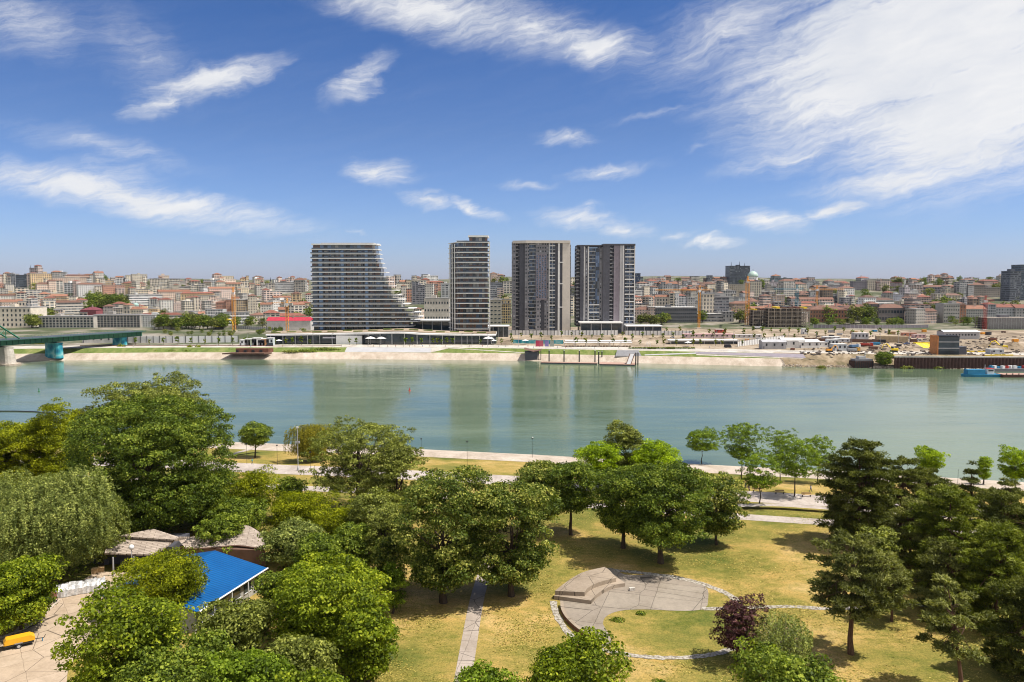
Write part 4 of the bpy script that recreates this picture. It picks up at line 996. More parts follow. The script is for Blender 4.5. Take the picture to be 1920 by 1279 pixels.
def B(px0, px1, yt, Y, wcol, mat, roof, rcol, label, name='apartment_building', dep=16, rz=0., windows=None, **k):
    """a particular building: photo columns, roof line row and its distance"""
    a = at_y(px0, yt, Y); b = at_y(px1, yt, Y); x = (a.x+b.x)/2; z = gz(x, Y); h = max(2., a.z-z)
    if roof in ('hip', 'gable'): h = max(2.5, h-min(b.x-a.x, dep)*(.18 if roof == 'hip' else .24))
    return building(x, Y, b.x-a.x, dep, h, wcol, mat, roof, rcol, rz, name, label, z=z, windows=windows, **k)
RED = (.27, .11, .078); RED2 = (.33, .165, .105); TER = (.22, .12, .085); MAR = (.22, .06, .075); GRY = (.30, .29, .28); DGR = (.10, .10, .11); WHR = (.62, .60, .57)
CREAM = (.76, .67, .54); WH = (.82, .80, .77); PINK = (.74, .58, .50); OCH = (.68, .50, .30); GB = (.50, .46, .41); LB = (.64, .58, .50); BRK = (.33, .17, .11); DG = (.17, .17, .18); CO = (.40, .37, .33)
# near, named ones (front to back)
B(-30, 57, 577, 850, CREAM, M_fold, 'flat', GRY, 'large pale neoclassical block with tall windows above the green bridge', dep=30, windows=(11, 4, 1.6, 2.6))
B(34, 60, 566, 866, CREAM, M_fold, 'flat', GRY, 'taller attic corner of the pale neoclassical block by the bridge', dep=14)
B(72, 175, 594, 838, GB, M_fstrip, 'flat', GRY, 'long unfinished grey block with scaffold poles behind the bridge', dep=18, windows=(16, 4, 2.2, 1.8))
B(175, 262, 591, 846, CO, M_fgrid, 'flat', GRY, 'long pale concrete block with rows of openings, right half of the riverside range', dep=18, windows=(14, 5, 2.4, 1.7))
B(262, 291, 592, 850, WH, M_fpunch, 'flat', GRY, 'small white block ending the long riverside range', dep=14, windows=(6, 5, 1.0, 1.3))
B(1229, 1307, 577, 905, DG, M_fstrip, 'flat', WHR, 'long dark office block with three window bands beside the orange crane', dep=22, windows=(20, 4, 1.8, 1.5))
B(1316, 1367, 557, 930, (.27, .26, .27), M_fstrip, 'flat', GRY, 'tall dark ribbon windowed office block on its own podium', dep=20)
B(1326, 1360, 550, 940, (.52, .50, .47), M_plaster, 'flat', GRY, 'plant storey on top of the tall ribbon windowed block', dep=10, extra=False)
B(1310, 1375, 589, 912, (.35, .34, .33), M_fstrip, 'flat', WHR, 'wide flat base under the tall ribbon windowed block', dep=14)
B(1519, 1588, 574, 900, BRK, M_fpunch, 'hip', TER, 'brick hall with three rows of windows and tiled roof right of the concrete frames', dep=22, windows=(13, 3, 1.2, 1.9))
B(1588, 1648, 572, 912, (.24, .20, .19), M_fold, 'hip', TER, 'dark fronted station wing behind the big park tree', dep=22)
B(1648, 1704, 571, 908, (.22, .19, .18), M_fold, 'hip', TER, 'dark station wing with tall openings and brown tiled roof', dep=22, windows=(10, 2, 2.6, 3.2))
B(1704, 1746, 572, 900, GB, M_fbalc, 'flat', TER, 'terraced block with a maroon corner beside the wooded street', dep=18)
B(1770, 1800, 570, 900, (.44, .41, .37), M_fpunch, 'flat', GRY, 'rounded pale apartment block right of the wooded street', dep=18, windows=(7, 5, 1.2, 1.4))
B(1800, 1812, 572, 902, BRK, M_fpunch, 'flat', TER, 'narrow brick red stair tower between pale blocks', dep=16)
B(1812, 1850, 573, 904, (.42, .41, .38), M_fpunch, 'gable', RED2, 'pale block with red gable roof behind the red crane', dep=16, windows=(9, 5, 1.1, 1.4))
B(1850, 1905, 570, 915, (.36, .37, .38), M_fpunch, 'gable', RED, 'grey blue block with bright red roof above the netted scaffold', dep=16)
B(1905, 1990, 571, 912, (.36, .35, .34), M_fpunch, 'gable', RED, 'last grey block under a red roof at the picture edge', dep=16)
B(1190, 1228, 576, 900, PINK, M_fpunch, 'hip', TER, 'old pink house with brown roof right beside the paired towers', dep=16)
B(920, 958, 562, 905, (.55, .44, .25), M_fold, 'flat', GRY, 'ochre block with long vertical strips beside the slim tower', dep=20)
B(918, 940, 563, 890, (.50, .46, .38), M_fpunch, 'flat', GRY, 'beige block with small windows in front of the ochre strips', dep=12, windows=(3, 6, 2.4, 1.2))
B(795, 842, 560, 930, LB, M_fold, 'flat', GRY, 'wide beige public block with arched windows behind the terraced hall', dep=20, windows=(9, 3, 1.4, 2.4))
B(772, 800, 535, 1200, (.36, .34, .36), M_fgrid, 'flat', GRY, 'mauve grey high block rising behind the stepped slope', dep=20)
B(797, 812, 533, 1120, (.60, .56, .50), M_fpunch, 'flat', WHR, 'pale narrow high block next to the mauve grey one', dep=14)
B(826, 843, 532, 1180, (.55, .54, .52), M_fbalc, 'flat', WHR, 'white banded high block left of the slim tower', dep=16)
B(916, 962, 530, 1420, (.33, .33, .36), M_fstrip, 'flat', GRY, 'long blue grey office slab seen right of the slim tower', dep=18)
B(918, 945, 543, 1260, (.42, .42, .43), M_fstrip, 'flat', WHR, 'low grey striped block under the blue grey slab', dep=14)
B(150, 180, 576, 950, (.30, .09, .10), M_plaster, 'hip', MAR, 'long maroon roofed market hall on the lower slope', dep=20)
B(232, 268, 576, 948, CREAM, M_fpunch, 'hip', RED2, 'cream house with orange roof below the small green dome', dep=14)
B(500, 582, 595, 800, (.62, .58, .54), M_plaster, 'gable', (.52, .045, .075), 'long low shed with a bright crimson roof left of the stepped tower', name='shed', cat='shed', dep=14)
B(12, 28, 514, 1560, (.42, .42, .44), M_fgrid, 'flat', GRY, 'grey slab at the start of the skyline high point', dep=14)
B(29, 66, 516, 1540, (.14, .17, .21), M_fstrip, 'flat', GRY, 'dark glass and concrete block crowning the left skyline', dep=20)
B(55, 72, 503, 1580, (.48, .42, .42), M_fpunch, 'flat', GRY, 'stepped pinkish block topping the left skyline', dep=16)
B(119, 144, 531, 1320, WH, M_fbalc, 'flat', WHR, 'white block with dark window bands above the green slope', dep=14)
B(145, 162, 535, 1330, (.42, .20, .10), M_plaster, 'flat', GRY, 'windowless brick red block beside the white banded one', dep=14, extra=False)
B(229, 256, 528, 1420, OCH, M_fpunch, 'hip', RED, 'tall ochre house with dark red roof near the church spire', dep=16)
B(381, 413, 525, 1560, WH, M_fold, 'flat', WHR, 'white columned block on the skyline left of the pale dome', dep=18)
B(515, 572, 530, 1480, WH, M_fstrip, 'flat', GRY, 'wide white block with window bands just left of the stepped tower top', dep=18)
B(1449, 1486, 522, 1640, (.30, .35, .37), M_fgrid, 'flat', GRY, 'wide greenish glass block on the right skyline', dep=18)
B(1487, 1530, 527, 1560, DG, M_fstrip, 'flat', GRY, 'dark flat block under a white arch on the right skyline', dep=18)
B(1600, 1650, 528, 1500, (.27, .24, .27), M_fpunch, 'flat', GRY, 'dark mauve slab block on the right skyline', dep=16)
B(1650, 1692, 530, 1480, (.31, .24, .25), M_fpunch, 'flat', RED, 'reddish slab block continuing the dark mauve one', dep=16)
B(1803, 1890, 540, 1330, (.42, .37, .33), M_fpunch, 'flat', GRY, 'very long beige barrack block on the upper right slope', dep=18)
B(1660, 1692, 552, 1180, (.55, .54, .60), M_fpunch, 'flat', WHR, 'bright lavender white block above the station wings', dep=14)
# landmark high-rise on the ridge, dome, glass tower
def rise(px0, px1, yt, Y, col, mat, label, name='office_tower', dep=26):
    r = B(px0, px1, yt, Y, col, mat, 'flat', DGR, label, name=name, dep=dep, cat='tower'); return r
r = rise(1368.5, 1406.5, 499, 1650, (.115, .125, .15), M_fgrid, 'dark square high-rise alone on the ridge with antennas', dep=34)
for x, hh in ((-16, 8), (1, 9), (12, 6)): MB().tube([(x, 8, 0), (x, 8, hh)], [.7, .25], 5).build('antenna', M_dark, r, loc=(0, 0, at_y(1380, 499, 1650).z-gz(at_y(1387, 499, 1650).x, 1650)+.7))
rise(1191, 1201, 513, 1650, (.045, .07, .14), M_fstrip, 'narrow dark blue glass tower on the ridge beside the paired towers', dep=14)
rise(1200.5, 1206, 520, 1660, (.40, .42, .38), M_fgrid, 'pale green grey tower attached to the narrow blue one', dep=12)
rise(1327, 1336, 517, 1650, (.24, .24, .26), M_fgrid, 'small grey tower on the skyline left of the dark high-rise', dep=12)
rise(1895, 1915, 509, 1250, (.15, .16, .19), M_fstrip, 'grey office tower at the picture edge on the right ridge', dep=24)
rise(1914, 1960, 497, 1270, (.10, .13, .17), M_fstrip, 'tallest dark tower cut by the right picture edge', dep=24)
def dome(px, ytop, Y, r, col, label, drum=1.2, name='domed_church', wcol=WH):
    p = at_y(px, ytop, Y); z = gz(p.x, Y); root = thing(name, (p.x, Y, z), 0, label, 'church'); H = p.z-z; hd = r*1.25
    MB().box(-r*1.5, r*1.5, -r*1.3, r*1.3, -5, H-hd-r*drum).build('nave', M_plaster, root, color=wcol)
    MB().lathe((0, 0, 0), [(r*.95, H-hd-r*drum), (r*.95, H-hd)], 14).build('drum', M_fold, root, color=wcol)
    MB().lathe((0, 0, H-hd), [(r*1.05*math.cos(a), r*1.1*math.sin(a)) for a in np.linspace(0, 1.45, 7)], 14).build('cupola', M_paint, root, color=col, smooth=True)
    MB().tube([(0, 0, H-r*.2), (0, 0, H+2.5)], .25, 4).build('cross', M_dark, root)
    return root
dome(1412, 507, 1600, 10, (.45, .58, .50), 'white church with pale green dome behind the dark high-rise', drum=.8)
dome(481, 518.5, 1600, 5.5, (.66, .68, .62), 'pale domed church on the skyline between the bridge and the towers')
dome(254.5, 567, 1010, 3.6, (.35, .50, .44), 'small pale green dome on the lower slope behind the long blocks')
def spire(px, yt, Y, label, w=3.2):
    p = at_y(px, yt, Y); z = gz(p.x, Y); root = thing('church_spire', (p.x, Y, z), 0, label, 'church tower'); H = p.z-z
    MB().box(-w/2, w/2, -w/2, w/2, -3, H*.62).build('tower_shaft', M_fold, root, color=(.45, .40, .34)); MB().lathe((0, 0, 0), [(w*.75, H*.62), (w*.3, H*.78), (.1, H)], 8).build('spire_roof', M_dark, root)
spire(232.5, 516, 1500, 'thin dark church spire beside the ochre house'); spire(57, 497, 1590, 'needle spire on the highest left roof', 2.2); spire(507, 520, 1620, 'small spire on the skyline left of the wide white block', 2.4)
spire(1352, 517, 1660, 'slender spire on the ridge left of the dark high-rise', 2.4)

# the many houses between, tier by tier
cols_l = [('cream', CREAM), ('white', WH), ('pink', PINK), ('ochre', OCH), ('beige', LB), ('peach', (.80, .62, .50)), ('white', (.84, .81, .77)), ('cream', (.80, .70, .56)), ('brick red', (.50, .27, .19)), ('sand', (.72, .60, .44)), ('pale stone', (.70, .66, .60))]
cols_r = [('beige', (.58, .50, .42)), ('grey', (.38, .37, .37)), ('cream', (.66, .58, .46)), ('mauve grey', (.42, .37, .39)), ('brown', (.34, .25, .19)), ('pale grey', (.55, .53, .51)), ('white', (.74, .71, .67)), ('pink', (.60, .45, .38))]
roofs_l = [('red', RED, 'hip'), ('orange', RED2, 'gable'), ('grey', GRY, 'flat'), ('pale', (.45, .42, .39), 'flat'), ('white', WHR, 'flat'), ('grey', GRY, 'flat'), ('brown', TER, 'hip'), ('pale', (.5, .47, .43), 'flat')]
roofs_r = [('red', RED, 'hip'), ('brown', TER, 'hip'), ('grey', GRY, 'flat'), ('dark', DGR, 'flat'), ('orange', RED2, 'gable'), ('brown', TER, 'gable'), ('grey', GRY, 'flat'), ('pale', (.42, .40, .37), 'flat'), ('dull brown', (.20, .12, .09), 'hip')]
mats_f = [(M_fpunch, 'small windowed'), (M_fpunch, 'small windowed'), (M_fbalc, 'balconied'), (M_fstrip, 'band windowed'), (M_fold, 'tall windowed'), (M_fgrid, 'gridded')]
NUMW = {2: 'two', 3: 'three', 4: 'four', 5: 'five', 6: 'six', 7: 'seven', 8: 'eight', 9: 'nine', 10: 'ten'}
cg = random.Random(5); pend = []
TREESPOTS = []
for ti, Y0 in enumerate((905, 960, 1020, 1085, 1155, 1235, 1320, 1410, 1500, 1585, 1660)):
    half = Y0*.68; x = -half+cg.uniform(-25, 0)
    while x < half:
        w = cg.choice((11, 14, 17, 20, 24, 28, 36, 46)) * (1 if Y0 < 1300 else 1.15); d = cg.uniform(10, 14); Y = Y0+cg.uniform(-22, 22); xc = x+w/2
        px, py = proj(xc, Y, gz(xc, Y)); left = px < 850
        if 150 < px < 240 and 1100 < Y < 1290: TREESPOTS.append((x, Y)); x += 9; continue
        if 1742 < px < 1776 and Y < 1400: TREESPOTS.append((x, Y)); x += 9; continue
        if cg.random() < (.22 if Y0 > 940 else .40): TREESPOTS.append((x+cg.uniform(0, 8), Y)); x += cg.uniform(10, 18); continue
        st = cg.choice((3, 3, 4, 4, 5, 5, 6, 7)) + (1 if Y0 > 1300 and cg.random() < .5 else 0) + (3 if cg.random() < .05 else 0)
        if Y0 > 1560: st = cg.choice((2, 3, 3, 4, 5, 6, 7)) if left else cg.choice((2, 2, 3, 3, 4, 5))
        elif Y0 > 1400 and not left: st = min(st, 4)
        if Y0 < 1000: st = cg.choice((2, 2, 3, 4))
        h = st*3.3+.5; z = gz(xc, Y); a = proj(xc-w/2, Y, z)[0]; b = proj(xc+w/2, Y, z)[0]; yt = proj(xc, Y, z+h)[1]
        vis = seen(a, b, yt-2, min(py, yt+14))
        if vis > .30 and -10 < px < 1935 and (b-a)*vis > 3:
            cn, c = cg.choice(cols_l if left else cols_r); rn, rc, rt = cg.choice(roofs_l if left else roofs_r); mt, mn = cg.choice(mats_f)
            k = cg.uniform(.82, 1.12); c = tuple(v*k for v in c); k2 = cg.uniform(.8, 1.25); rc = tuple(v*k2 for v in rc)
            r = building(xc, Y, w, d, h, c, mt, rt, rc, cg.uniform(.15, .75) if left else cg.uniform(-.1, .65), 'town_house' if st < 4 else 'apartment_building', extra=(b-a > 13))
            pend.append((r, f"{cn} {NUMW.get(st, 'many')} storey block" if st > 3 else f"{cn} {NUMW[st]} storey house", f"{rn} {'flat' if rt == 'flat' else 'hipped' if rt == 'hip' else 'gabled'} roof", px, yt))
        else: TREESPOTS.append((xc, Y)) if vis > .1 and cg.random() < .3 else None
        x += w+cg.uniform(0, 5)
AREAS = [(70,'above the bridge end'),(150,'above the scaffolded block'),(230,'above the long concrete block'),(300,'above the small green dome'),(370,'left of the pale church dome'),(440,'behind the first orange crane'),(510,'near the crimson shed'),(600,'beside the stepped tower'),
 (800,'behind the stepped slope'),(850,'left of the slim tower'),(962,'right of the slim tower'),(1085,'behind the beige framed tower'),(1240,'right of the paired towers'),(1310,'above the dark office block'),(1370,'above the ribbon windowed block'),
 (1440,'below the dark high-rise'),(1520,'above the concrete frames'),(1600,'above the brick hall'),(1700,'above the station wings'),(1770,'along the wooded street'),(1850,'above the red crane'),(3000,'above the netted scaffold')]
def where(px, yt):
    a = next(n for lim, n in AREAS if px < lim)
    t = 'on the skyline' if yt < 531 else 'high' if yt < 546 else 'midway' if yt < 562 else 'low'
    return a, t
ORD = ['first', 'second', 'third', 'fourth', 'fifth', 'sixth', 'seventh', 'eighth', 'ninth', 'tenth', 'eleventh', 'twelfth']
def name_all(pend, cat):
    gr = {}
    for r, a, b, px, yt in pend:
        ar, t = where(px, yt); t = '' if cat == 'tree' else t; gr.setdefault((a, b, ar, t), []).append((px, r))
    for (a, b, ar, t), L in gr.items():
        L.sort(key=lambda q: q[0])
        for i, (px, r) in enumerate(L):
            s = f"{a} with {b}, {t} {ar}" if b else f"{a}, {ar}"
            if len(L) > 1: s += f", {ORD[min(i, 11)]} from left"
            w = s.split()
            if len(w) > 16: s = s.replace(' storey block', ' storey').replace(' storey house', ' storey').replace(' with ', ', ').replace('hipped roof', 'roof').replace('gabled roof', 'roof').replace(' flat roof', ' roof')
            if len(s.split()) > 16: s = s.replace(' the ', ' ')
            r['label'] = s; r['category'] = cat
name_all(pend, 'building')
for r in [q[0] for q in pend]: r['group'] = 'houses of the city on the hill'
for r in CITY:
    if '_d' in r: del r['_d']
print('CITY', len(CITY))

# ---------------------------------------------------------------- city trees: a few grown crowns, copied
def proto_tree(h, r, leafc, n, seed, cbf=.12, leaf=.9, name='city_tree'):
    g = np.random.default_rng(seed); root = thing(name, (0, 0, 0)); P, d = crown_clusters(h, h*cbf, r, n, g, lobes=7, lob=.35, shell=.6)
    v, var = broad_crown(P, d, r*.30, 16, leaf, .7, g); MB().tube([(0, 0, -1), (0, 0, h*.55)], [h*.03, h*.012], 5).build('trunk', M_bark, root); leaf_object('crown', v, var, LEAF[leafc], root); return root
protos = [proto_tree(11, 5.5, c, 60, i, leaf=l) for i, (c, l) in enumerate((('pine', .95), ('dark', .9), ('olive', .9), ('pine', .8), ('dark', 1.0)))]
used = set(); tp = []
def place_tree(x, y, s, k, zsc=1., protos=protos, z=None, name=None):
    src = protos[k % len(protos)]
    r = src if src not in used else copy_tree(src)
    used.add(src); r.location = (x, y, gz(x, y)-.3 if z is None else z); r.scale = (s, s, s*zsc); r.rotation_euler[2] = rnd.random()*6.28
    return r
for x, y in TREESPOTS:
    px, py = proj(x, y, gz(x, y)+6)
    if not (0 <= px < 1920) or rnd.random() < .26: continue
    if 582 < px < 745 or 843 < px < 916 or 959 < px < 1070 or 1081 < px < 1191: continue
    k = rnd.randrange(5); s = rnd.uniform(1.0, 1.75); r = place_tree(x, y, s, k); tp.append((r, ('dark green', 'green', 'olive', 'dark', 'leafy')[k]+' tree among the houses', '', px, py))
def tree_mass(x0, x1, y0, y1, n, Y0, Y1, s=1.2, what='tree in the wooded belt', ks=(0, 1, 3, 4)):
    for i in range(n):
        px = rnd.uniform(x0, x1); Y = rnd.uniform(Y0, Y1); p = at_y(px, 600, Y); k = rnd.choice(ks); sc = s*rnd.uniform(.75, 1.2)
        r = place_tree(p.x, Y, sc, k); tp.append((r, ('dark green', 'green', 'olive', 'dark', 'leafy')[k]+' '+what, '', px, proj(p.x, Y, gz(p.x, Y)+6)[1]))
tree_mass(290, 425, 0, 0, 34, 800, 850, 1.35); tree_mass(160, 236, 0, 0, 20, 1085, 1160, 2.0, 'tree on the green slope'); tree_mass(1745, 1772, 0, 0, 12, 930, 1150, 1.5, 'tree lining the wooded street')
tree_mass(58, 76, 0, 0, 5, 830, 850, 1.3, 'tree beside the pale neoclassical block', (1, 2)); tree_mass(500, 580, 0, 0, 12, 800, 850, .75, 'street tree near the crimson shed', (1, 4))
tree_mass(1195, 1250, 0, 0, 8, 850, 890, 1.1, 'tree by the old pink house'); tree_mass(1520, 1700, 0, 0, 22, 850, 880, .75, 'street tree before the station', (1, 2, 4)); tree_mass(1600, 1630, 0, 0, 3, 868, 885, 2.1, 'big tree hiding the station wing', (0, 1))
tree_mass(1545, 1700, 0, 0, 10, 1640, 1700, 1.1, 'tree on the right ridge'); tree_mass(1722, 1860, 0, 0, 14, 1500, 1720, 1.3, 'tree on the right ridge'); tree_mass(1776, 1845, 0, 0, 7, 860, 890, .9, 'tree before the pale blocks', (1, 2)); tree_mass(410, 520, 0, 0, 10, 840, 880, 1.0, 'tree below the orange cranes'); tree_mass(430, 582, 0, 0, 16, 700, 790, .5, 'shrub on bare slope', (1, 2)); tree_mass(290, 440, 0, 0, 14, 690, 770, .45, 'shrub on open ground', (1, 2))
tree_mass(1672, 1684, 0, 0, 3, 1560, 1580, 2.1, 'tall dark tree on the right ridge', (0, 3)); tree_mass(775, 850, 0, 0, 8, 655, 690, .55, 'planted tree on the roof terrace', (1, 2)); tree_mass(1860, 1920, 0, 0, 6, 815, 850, .8, 'bush before the netted scaffold', (1, 2))
name_all(tp, 'tree')
for r in tp: r[0]['group'] = 'trees of the city'
print('CITYTREES', len(tp))
# ---------------------------------------------------------------- green bridge
M_green = plain('green_paint', (.045, .17, .10), .5, 0, .15, .2); M_greend = plain('weathered_green', (.035, .10, .075), .6, 0, .2, .3)
def mk_mural():
    t = NT('painted_mural', .7); p = t.coord('Object'); v = t.n('ShaderNodeTexVoronoi'); v.inputs['Scale'].default_value = .22; t.l(p, v.inputs['Vector'])
    t.base(t.ramp(t.math('FRACT', t.math('MULTIPLY', v.outputs['Distance'], 1.1)), [(.0, (.02, .10, .18)), (.35, (.02, .22, .30)), (.6, (.08, .38, .42)), (.85, (.28, .50, .50))])); return t.m
M_mural = mk_mural()
def bridge():
    P0 = at_y(256, 618, 735); P1 = at_y(-160, 668, 420)   # lower flange ends
    A = at_y(256, 629, 625); Bq = at_y(0, 649.5, 530); Bq = A+(Bq-A)*1.5; d = (Bq-A); L = d.length; rz = math.atan2(d.y, d.x); slope = (Bq.z-A.z)/L
    root = thing('girder_bridge', (A.x, A.y, A.z), rz, 'long green steel girder bridge crossing the river at the picture edge', 'bridge')
    H = 3.1
    for s in (-6, 6):
        m = MB().box(0, L, s-.2, s+.2, 0, H); m.box(0, L, s-.6, s+.6, -.25, 0); m.box(0, L, s-.6, s+.6, H, H+.25); m.build('main_girder', M_green, root)
        m = MB()
        for k in range(int(L/4)): m.box(k*4+1, k*4+1.25, s-.45, s+.45, 0, H)
        m.build('stiffener_plate', M_greend, root)
    MB().box(0, L, -7.6, 7.6, H+.26, H+.6).build('deck', M_dgrey, root)
    for s in (-9, 9):
        MB().box(0, L, s-1.4, s+1.4, H+.1, H+.4).build('walkway', M_greend, root)
        m = MB().box(0, L, s-.05+(1.3 if s > 0 else -1.3), s+.05+(1.3 if s > 0 else -1.3), H+1.3, H+1.42)
        for k in range(int(L/2.5)): x = k*2.5; y = s+(1.3 if s > 0 else -1.3); m.box(x, x+.09, y-.05, y+.05, H+.4, H+1.3)
        m.build('railing', M_green, root)
    m = MB()
    for k in range(int(L/6)): m.box(k*6, k*6+.3, -6, 6, .6, H-.2)
    m.build('cross_beam', M_greend, root)
    # the arch truss begins over the river pier
    tx = L*.61
    for s in (-6.8, 6.8):
        m = MB(); pts = [(tx+q*9, s, H+.8+(6.5*q if q < 4 else 26+(q-4)*2)) for q in range(6)]
        m.tube(pts, .55, 4)
        for q in range(1, 6): m.tube([(tx+q*9, s, H+.8), pts[q]], .3, 4); m.tube([(tx+(q-1)*9, s, H+.8) if q % 2 else pts[q-1], pts[q] if q % 2 else (tx+q*9, s, H+.8)], .25, 4)
        m.build('arch_truss', M_green, root)
    return root, A, d.normalized()
br, BA, BD = bridge()
def pier(px, by, z0, w, ln, mat, label, taper=.75, top=None, base=True):
    p = at_z(px, by, z0); t = ((p.x-BA.x)*BD.x+(p.y-BA.y)*BD.y); q = BA+BD*t; root = thing('bridge_pier', (q.x, q.y, z0), math.atan2(BD.y, BD.x), label, 'bridge pier'); h = q.z-.3-z0
    m = MB(); n = 14
    f = lambda k, s: [(w/2*s*math.cos(a)*k, (ln/2 if math.sin(a) > 0 else -ln/2)*s+w/2*s*math.sin(a)*k) for a in np.linspace(0, 2*math.pi, n, endpoint=False)]
    lo = f(1, 1); hi = f(1, taper); nn = 0; m.v = [(x, y, -3) for x, y in lo]+[(x, y, h) for x, y in hi]; m.f = [(i, (i+1) % n, n+(i+1) % n, n+i) for i in range(n)]+[tuple(range(n, 2*n))]
    m.build('shaft', mat, root)
    if base: MB().prism([(x*1.35, y*1.15) for x, y in lo], -3, .9).build('footing', M_stone, root)
    MB().prism([(x*1.08, y*1.03) for x, y in hi], h-1.1, h-.05).build('pier_cap', mat, root)
pier(18, 684, .3, 9, 16, M_conc, 'pale concrete river pier carrying the green bridge', .72)
pier(115, 664, 4.5, 6, 10, M_mural, 'bridge pier covered by a turquoise and dark blue mural', .92, base=False)
pier(190, 645, 7, 5, 9, M_mural, 'second painted bridge pier, farther back under the deck', .95, base=False)

# ---------------------------------------------------------------- hoardings, walls and the quay
def rel(px, py, z, o): p = at_z(px, py, z); return Vector((p.x-o.x, p.y-o.y, 0))
def line_wall(name, label, P, z, h, mat, th=.25, cat='fence', color=None, post=None, pmat=None, slope=None):
    W = [at_z(x, y, z) for x, y in P]; o = W[0].copy(); root = thing(name, o, 0, label, cat)
    m = MB()
    for i, (a, b) in enumerate(zip(W, W[1:])):
        hh = h if not isinstance(h, (list, tuple)) else None; h0, h1 = (h, h) if hh is not None else (h[i], h[i+1])
        d = (b-a).normalized(); n = Vector((-d.y, d.x, 0))*th/2; a2 = a-o; b2 = b-o
        m.prism([(a2-n)[:2], (b2-n)[:2], (b2+n)[:2], (a2+n)[:2]], -.4, h0, z1s=[h0, h1, h1, h0] if h0 != h1 else None)
    m.build('panel_run' if post else 'wall_body', mat, root, color=color)
    if post:
        L = sum((b-a).length for a, b in zip(W, W[1:])); n = min(90, int(L/post)); src = None
        for k in range(n+1):
            t = L*k/n
            for a, b in zip(W, W[1:]):
                l = (b-a).length
                if t <= l+1e-6: p = a.lerp(b, t/l)-o; break
                t -= l
            if src is None: src = MB().box(-.18, .18, -.35, -.14, -.3, (max(h) if isinstance(h, (list, tuple)) else h)+.5).build('post', pmat or M_dark, root, loc=p)
            else: drop_copy(src, root, 'post', p)
    return root
line_wall('hoarding', 'white building site hoarding below the beige framed and paired towers', [(953,628.5),(1040,629),(1159,628.5)], 7, 4.4, M_white, post=3.2)
line_wall('hoarding', 'white hoarding continuing toward the dark office block', [(1172,628.8),(1300,629.3)], 7, 4.2, M_white, post=3.2)
line_wall('hoarding', 'white panel fence between the bridge end and the promenade sheds', [(228,643),(330,643),(447,642)], 7, 5.2, M_white, post=5)
line_wall('hoarding', 'pinkish pale hoarding along the upper road behind the first crane', [(440,616),(530,621)], 7, 3.0, M_lgrey, post=3)
line_wall('hoarding', 'mauve fence in front of the brick hall and station', [(1525,616),(1640,617),(1740,616)], 7, 4.0, M_mauve, post=4, pmat=M_lgrey)
line_wall('hoarding', 'tilted white panel fence beside the grey site hall', [(1383,650),(1425,645),(1470,640)], 7, [3.5, 4.2, 4.6], M_white, post=2.6, pmat=M_lgrey)
line_wall('painted_wall', 'pastel painted low wall behind the cafe canopies', [(962,644),(1056,645)], 7, 3.0, M_mural, .3, 'wall')
line_wall('site_wall', 'low dark earth wall in the middle of the building site', [(1500,640),(1575,641),(1650,643)], 7, 2.6, M_brown, .8, 'wall')
line_wall('site_wall', 'long tan block wall with a bright end behind the site sheds', [(1642,641),(1700,642)], 7, 5.0, plain('tan_wall', (.42, .32, .20), .8), 8, 'wall')
line_wall('retaining_wall', 'rust coloured steel retaining wall along the far promenade left part', [(150,652.5),(300,652),(420,652),(510,653),(640,652.5)], 5.6, 1.9, M_rust, .3, 'wall')
line_wall('retaining_wall', 'rust coloured retaining wall right of the pale quay ramp', [(800,655.2),(940,655.5),(985,655.8)], 5.2, 1.6, M_rust, .3, 'wall')
line_wall('deck_edge', 'long pale promenade deck edge running above the green bank', [(935,655.5),(1200,658),(1400,661),(1538,663)], 5.9, 1.35, M_white, .5, 'wall')
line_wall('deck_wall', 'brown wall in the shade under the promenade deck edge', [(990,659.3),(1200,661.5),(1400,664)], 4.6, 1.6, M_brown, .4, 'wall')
def bank_patch(name, xa, xb, ea, eb, mat, off=.12):
    """strip on the bank between photo columns; e runs from the water inland, (start, end) along the strip"""
    m = MB(); n = 24
    for i in range(n+1):
        t = i/n; x = at_z(xa+(xb-xa)*t, 660, 5).x; lo = ea[0]+(ea[1]-ea[0])*t; hi = eb[0]+(eb[1]-eb[0])*t
        for k in range(7): e = lo+(hi-lo)*k/6; m.v.append((x, yf(x)+e, lin(FP, e)+off))
    for i in range(n):
        for k in range(6): a = i*7+k; m.f.append((a, a+7, a+8, a+1))
    return struct(m.build(name, mat))
bank_patch('quay_ramp', 642, 806, (10.2, 10.2), (18.5, 18.5), M_lgrey)
bank_patch('white_ramp', 806, 838, (10, 16.5), (18, 18.8), M_conc, .16)
bank_patch('white_ramp', 838, 985, (17, 10.5), (17.9, 11.4), M_conc, .14)
bank_patch('white_ramp', 1200, 1290, (10.6, 14.6), (12, 16.4), M_lgrey, .14)
bank_patch('white_ramp', 1290, 1465, (12.6, 10.2), (14.2, 10.9), M_conc, .15)
bank_patch('brown_bank', 1290, 1470, (14.8, 11.4), (18, 18), M_mauve, .14)
# stair between the deck and the lower quay
st = thing('quay_stair', at_z(1184, 668, 4.0), 0, 'wide grey stair from the promenade deck down to the floating pontoon', 'stairs')
for k in range(8): MB().box(-11+k*.3, 7-k*.1, k*1.2, k*1.2+1.3, -.3, .4+k*.42).build('step', M_lgrey, st)
